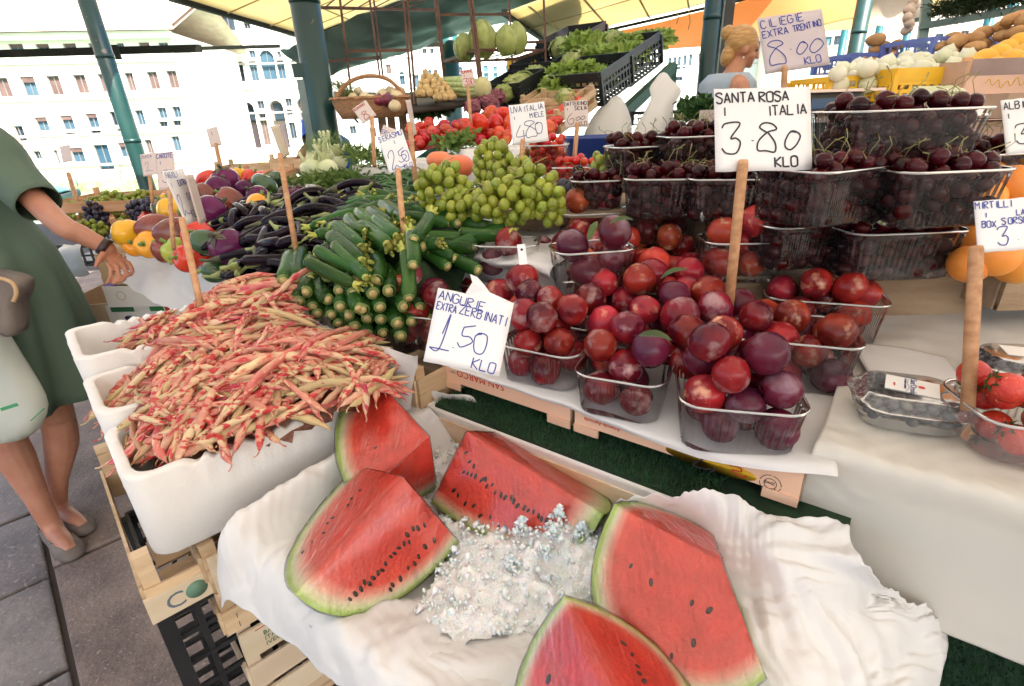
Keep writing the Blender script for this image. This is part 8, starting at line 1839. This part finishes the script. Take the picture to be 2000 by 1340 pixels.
for a,f in ((a1,f1_),(a2,f2_)):
    d=(f-a); d.z=0; d=d.normalized(); d=(d+V((.5,-.35,0))).normalized(); h=V((a.x,a.y,0)); s2=V((-d.y,d.x,0)); 
    so_=[(-.055,.024),(-.045,.034),(0,.036),(.05,.038),(.10,.043),(.14,.040),(.168,.026),(.178,.010)]
    N=24; out=[]
    prof=[h+d*x+s2*w for x,w in so_]+[h+d*x-s2*w for x,w in reversed(so_)]; prof=cat(prof,3,True); c=sum(prof,V((0,0,0)))/len(prof)
    rg=[[p+V((0,0,.002)) for p in prof],[c+(p-c)*1.03+V((0,0,.012)) for p in prof],[c+(p-c)*.98+V((0,0,.030+ .018*max(0,-(p-h).dot(d)/.05))) for p in prof],[c+(p-c)*.86+d*(.0)+V((0,0,.047 if (p-h).dot(d)<.09 else .040)) for p in prof],
        [ (p if (p-h).dot(d)<.085 else c+(p-c)*.45+d*.012) + ((c-p)*.22 if (p-h).dot(d)<.085 else V((0,0,0)))+V((0,0,.050)) for p in prof]]
    vs,fs=loft(rg,True,False); so2=mk('shoe',vs,fs,shm,cu_); 
    bw=MB(); t=h+d*.10+V((0,0,.056)); 
    for sx in (-1,1): bw.tube([t,t+s2*sx*.012+V((0,0,.003)),t+s2*sx*.018-d*.006],[.0012,.0025,.001],5); bw.tube([t,t+d*.012+s2*sx*.006],.001,5)
    bw.ob('bow',shm,so2)
# clutch and carrier bag
clm_=mat('taupe_leather',(.12,.095,.08),(.16,.13,.11),scale=14,rough=.7,bump=.3,bscale=70); tan=mat('tan_trim',(.42,.26,.12),(.5,.33,.17),scale=20,rough=.5)
cb=empty('handbag',D(-10,560,1.62)); tag(cb,'taupe handbag with tan piping held against the green dress','handbag'); q0=cb.location
P=[D(-120,520,1.6),D(-10,533,1.6),D(38,545,1.6),D(46,565,1.6),D(35,600,1.6),D(34,652,1.6),D(8,650,1.6),D(-30,622,1.6),D(-120,600,1.6)]
pp=cat(P,4,True); rg=[[p-q0+V((0,dz,0))+ (sum(P,V((0,0,0)))/len(P)-p)*k for p in pp] for dz,k in ((.05,.25),(.045,.03),(.0,0),(-.02,.04),(-.03,.25))]
vs,fs=loft(rg,True,True); mk('flap',vs,fs,clm_,cb)
MB().tube([p-q0+V((0,-.022,0)) for p in cat([D(-60,530,1.6),D(0,537,1.6),D(35,548,1.6),D(44,568,1.6),D(38,585,1.6)],4)],.006,8).ob('piping',tan,cb)
bm_=mat('carrier_plastic',(.55,.57,.50),(.66,.68,.60),scale=3,rough=.4,trl=.4,bump=.6,bscale=7)
o=bag('x',[(-50,600,1.72,.04,.03),(-38,650,1.72,.08,.05),(-20,720,1.72,.125,.06),(-4,785,1.72,.150,.07),(0,812,1.72,.150,.07),(-14,868,1.72,.13,.05)],bm_,'carrier_bag',7); tag(o,'whitish plastic carrier bag with green print hanging in front of the legs','bag')
pc=D(20,830,1.58)
for i,(a,b_) in enumerate((((2,800),(34,790)),((60,822),(86,798)))):
    q=MB().bar(D(*a,1.615 if i==0 else 1.63)-o.location,D(*b_,1.615 if i==0 else 1.63)-o.location,.003,.010 if i==0 else .003); q.ob('print',ink('green3',(.05,.30,.12)),o,smooth=False)
# ---- seller ----
sl_=empty('person',V((D(1440,150,2.9).x,D(1440,150,2.9).y,0))); so_=sl_.location.copy(); tag(sl_,'fair haired person with a bun and light blue tank top behind the signs','person')
hc=D(1452,95,2.95)-so_; b=MB(); axs,PH=head(b,hc,V((1,-.15,-.22)),s=.9)
nb=D(1434,139,2.98)-so_; b.tube([hc+V((-.025,0,-.07)),nb,nb+V((-.02,0,-.06))],[.05,.05,.07],14)
ch2=D(1425,192,3.0)-so_
b.tube([nb+V((-.02,.0,-.05)),ch2,ch2+V((0,0,-.3)),ch2+V((0,0,-.45)),ch2+V((0,0,-.6))],[.10,.14,.115,.12,.15],18,ell=[(1,.85)]*5)
for sy in (-1,1):
    s_=nb+V((-.02,sy*.15,-.09)); e_=s_+V((.06,sy*.05,-.28)); w_=e_+V((.22,-sy*.05,-.06)); limb(b,[nb+V((-.02,sy*.06,-.07)),s_,s_.lerp(e_,.5),e_,e_.lerp(w_,.4),w_],[.05,.055,.045,.038,.035,.025]); fingers(b,w_,V((1,0,-.2)),V((0,sy,0)),V((0,0,1)),curl=.4)
    h_=ch2+V((0,sy*.09,-.6)); limb(b,[h_,h_+V((.02,0,-.42)),V((h_.x,h_.y,.09))],[.11,.06,.04]); b.tube([V((h_.x,h_.y,.06)),V((h_.x+.16,h_.y,.03))],[.038,.03],10)
remesh(b,'body',mat('skin_seller',(.42,.18,.10),(.50,.24,.14),scale=12,rough=.5,sss=.15,c3=(.16,.10,.09),s3=16,l3=.62,h3=.68),.007,sl_,(0,0,0))
bh_=mat('blonde_hair',(.42,.22,.07),(.62,.38,.15),scale=20,rough=.45,st=(1,1,6),bump=.5,bscale=60)
hb=MB(); hb.ell(hc+axs@V((0,-.022,.032)),(.076,.088,.083),24,16,axs,fn=lambda u,th,ph:1+.03*NZ.noise(u*6)); hb.ell(hc+axs@V((0,-.110,.06)),(.036,.036,.038),14,10,axs,fn=lambda u,th,ph:1+.12*NZ.noise(u*4)); hb.ell(hc+axs@V((0,-.07,-.045)),(.055,.04,.06),12,10,axs); hb.ob('hair',bh_,sl_)
for sx in (-1,1):
    MB().ell(hc+axs@V((sx*.030,.066,.0)),(.010,.007,.005),8,6,axs).ob('eye',mat('eye_dark',(.05,.03,.03)),sl_)
MB().ell(hc+axs@V((-.070,0,-.05)),.006,8,6).ob('earring',mat('pearl',(.7,.65,.6),rough=.2),sl_); MB().ell(hc+axs@V((.070,0,-.05)),.006,8,6).ob('earring',mat('pearl',(.7,.65,.6)),sl_)
tk=mat('blue_cotton',(.30,.37,.45),(.36,.43,.5),scale=5,rough=.8)
def L2(p): return p
secs=[(nb+V((-.03,0,-.015)),.105,.12,.0),(nb+V((-.03,0,-.06)),.150,.150,.0),(nb+V((-.03,0,-.17)),.165,.165,.0),(ch2+V((.0,0,-.06)),.165,.165,.01),(ch2+V((0,0,-.3)),.128,.14,.02),(ch2+V((0,0,-.55)),.155,.16,.03)]
loftcloth('tank_top',secs,tk,sl_,seed=2)
for sy in (-1,1): MB().tube([nb+V((-.05,sy*.075,-.10)),nb+V((-.03,sy*.08,-.045)),nb+V((.04,sy*.07,-.10))],[.018,.02,.018],10,ell=[(1,.5)]*3).ob('strap',tk,sl_)
ap_=[(ch2+V((0,0,-.50)),.165,.17,.01),(ch2+V((0,0,-.8)),.17,.18,.03),(ch2+V((0,0,-1.0)),.16,.17,.04)]; loftcloth('trousers',ap_,mat('dark_denim',(.03,.04,.07)),sl_,seed=3)
# ---- man in blue behind the column ----
mn=empty('person',V((D(615,260,3.7).x,D(615,260,3.7).y,0))); mo=mn.location.copy(); tag(mn,'person in a bright blue T-shirt half hidden behind the thick green column','person')
mh=D(612,212,3.7)-mo; b=MB(); axm,_=head(b,mh,V((-.9,.3,-.3)))
mc=V((mh.x+.06,mh.y,mh.z-.36)); b.tube([mh+V((.02,0,-.07)),mc+V((0,0,.16))],[.055,.06],12); b.tube([mc+V((0,0,.15)),mc,mc+V((0,0,-.3)),mc+V((0,0,-.5))],[.12,.16,.14,.15],16)
for sy in (-1,1):
    s_=mc+V((-.02,sy*.19,.10)); 
    if sy<0: s_=D(613,245,3.5)-mo; e_=D(612,284,3.45)-mo; w_=D(588,303,3.4)-mo
    else: e_=s_+V((0,.05,-.28)); w_=e_+V((-.2,0,-.1))
    limb(b,[mc+V((0,sy*.08,.12)),s_,e_,e_.lerp(w_,.5),w_],[.06,.058,.045,.04,.028]); fingers(b,w_,w_-e_,V((0,sy,0)),V((0,0,1)),curl=.3)
    h_=mc+V((0,sy*.09,-.5)); limb(b,[h_,h_+V((0,0,-.4)),V((h_.x,h_.y,.09))],[.11,.065,.045]); b.tube([V((h_.x,h_.y,.05)),V((h_.x-.18,h_.y,.03))],[.04,.032],10)
remesh(b,'body',skin,.009,mn,(0,0,0))
bl2=mat('blue_tshirt',(.012,.09,.42),(.02,.13,.52),scale=4,rough=.8)
loftcloth('tshirt',[(mc+V((0,0,.19)),.09,.09,0),(mc+V((0,0,.14)),.15,.20,0),(mc,.178,.19,.01),(mc+V((0,0,-.3)),.165,.17,.02),(mc+V((0,0,-.45)),.17,.175,.02)],bl2,mn)
s_=D(613,245,3.5)-mo; e_=D(612,284,3.45)-mo
for a,b_ in ((s_,e_),(mc+V((-.02,.19,.10)),mc+V((-.02,.24,-.18)))): q=MB(); q.tube([mc+V((0,.0,.11)) if False else a+(mc-a)*.4+V((0,0,.05)),a,a.lerp(b_,.75)],[.075,.078,.072],18,cap=False); q.ob('sleeve',bl2,mn)
loftcloth('trousers',[(mc+V((0,0,-.42)),.165,.17,0),(mc+V((0,0,-.7)),.17,.19,.02),(mc+V((0,0,-1.0)),.15,.18,.03)],mat('dark_denim',(.03,.04,.07)),mn)
hb=MB(); hb.ell(mh+axm@V((0,-.025,.04)),(.08,.092,.085),18,12,axm); hb.ob('hair',hairm,mn)
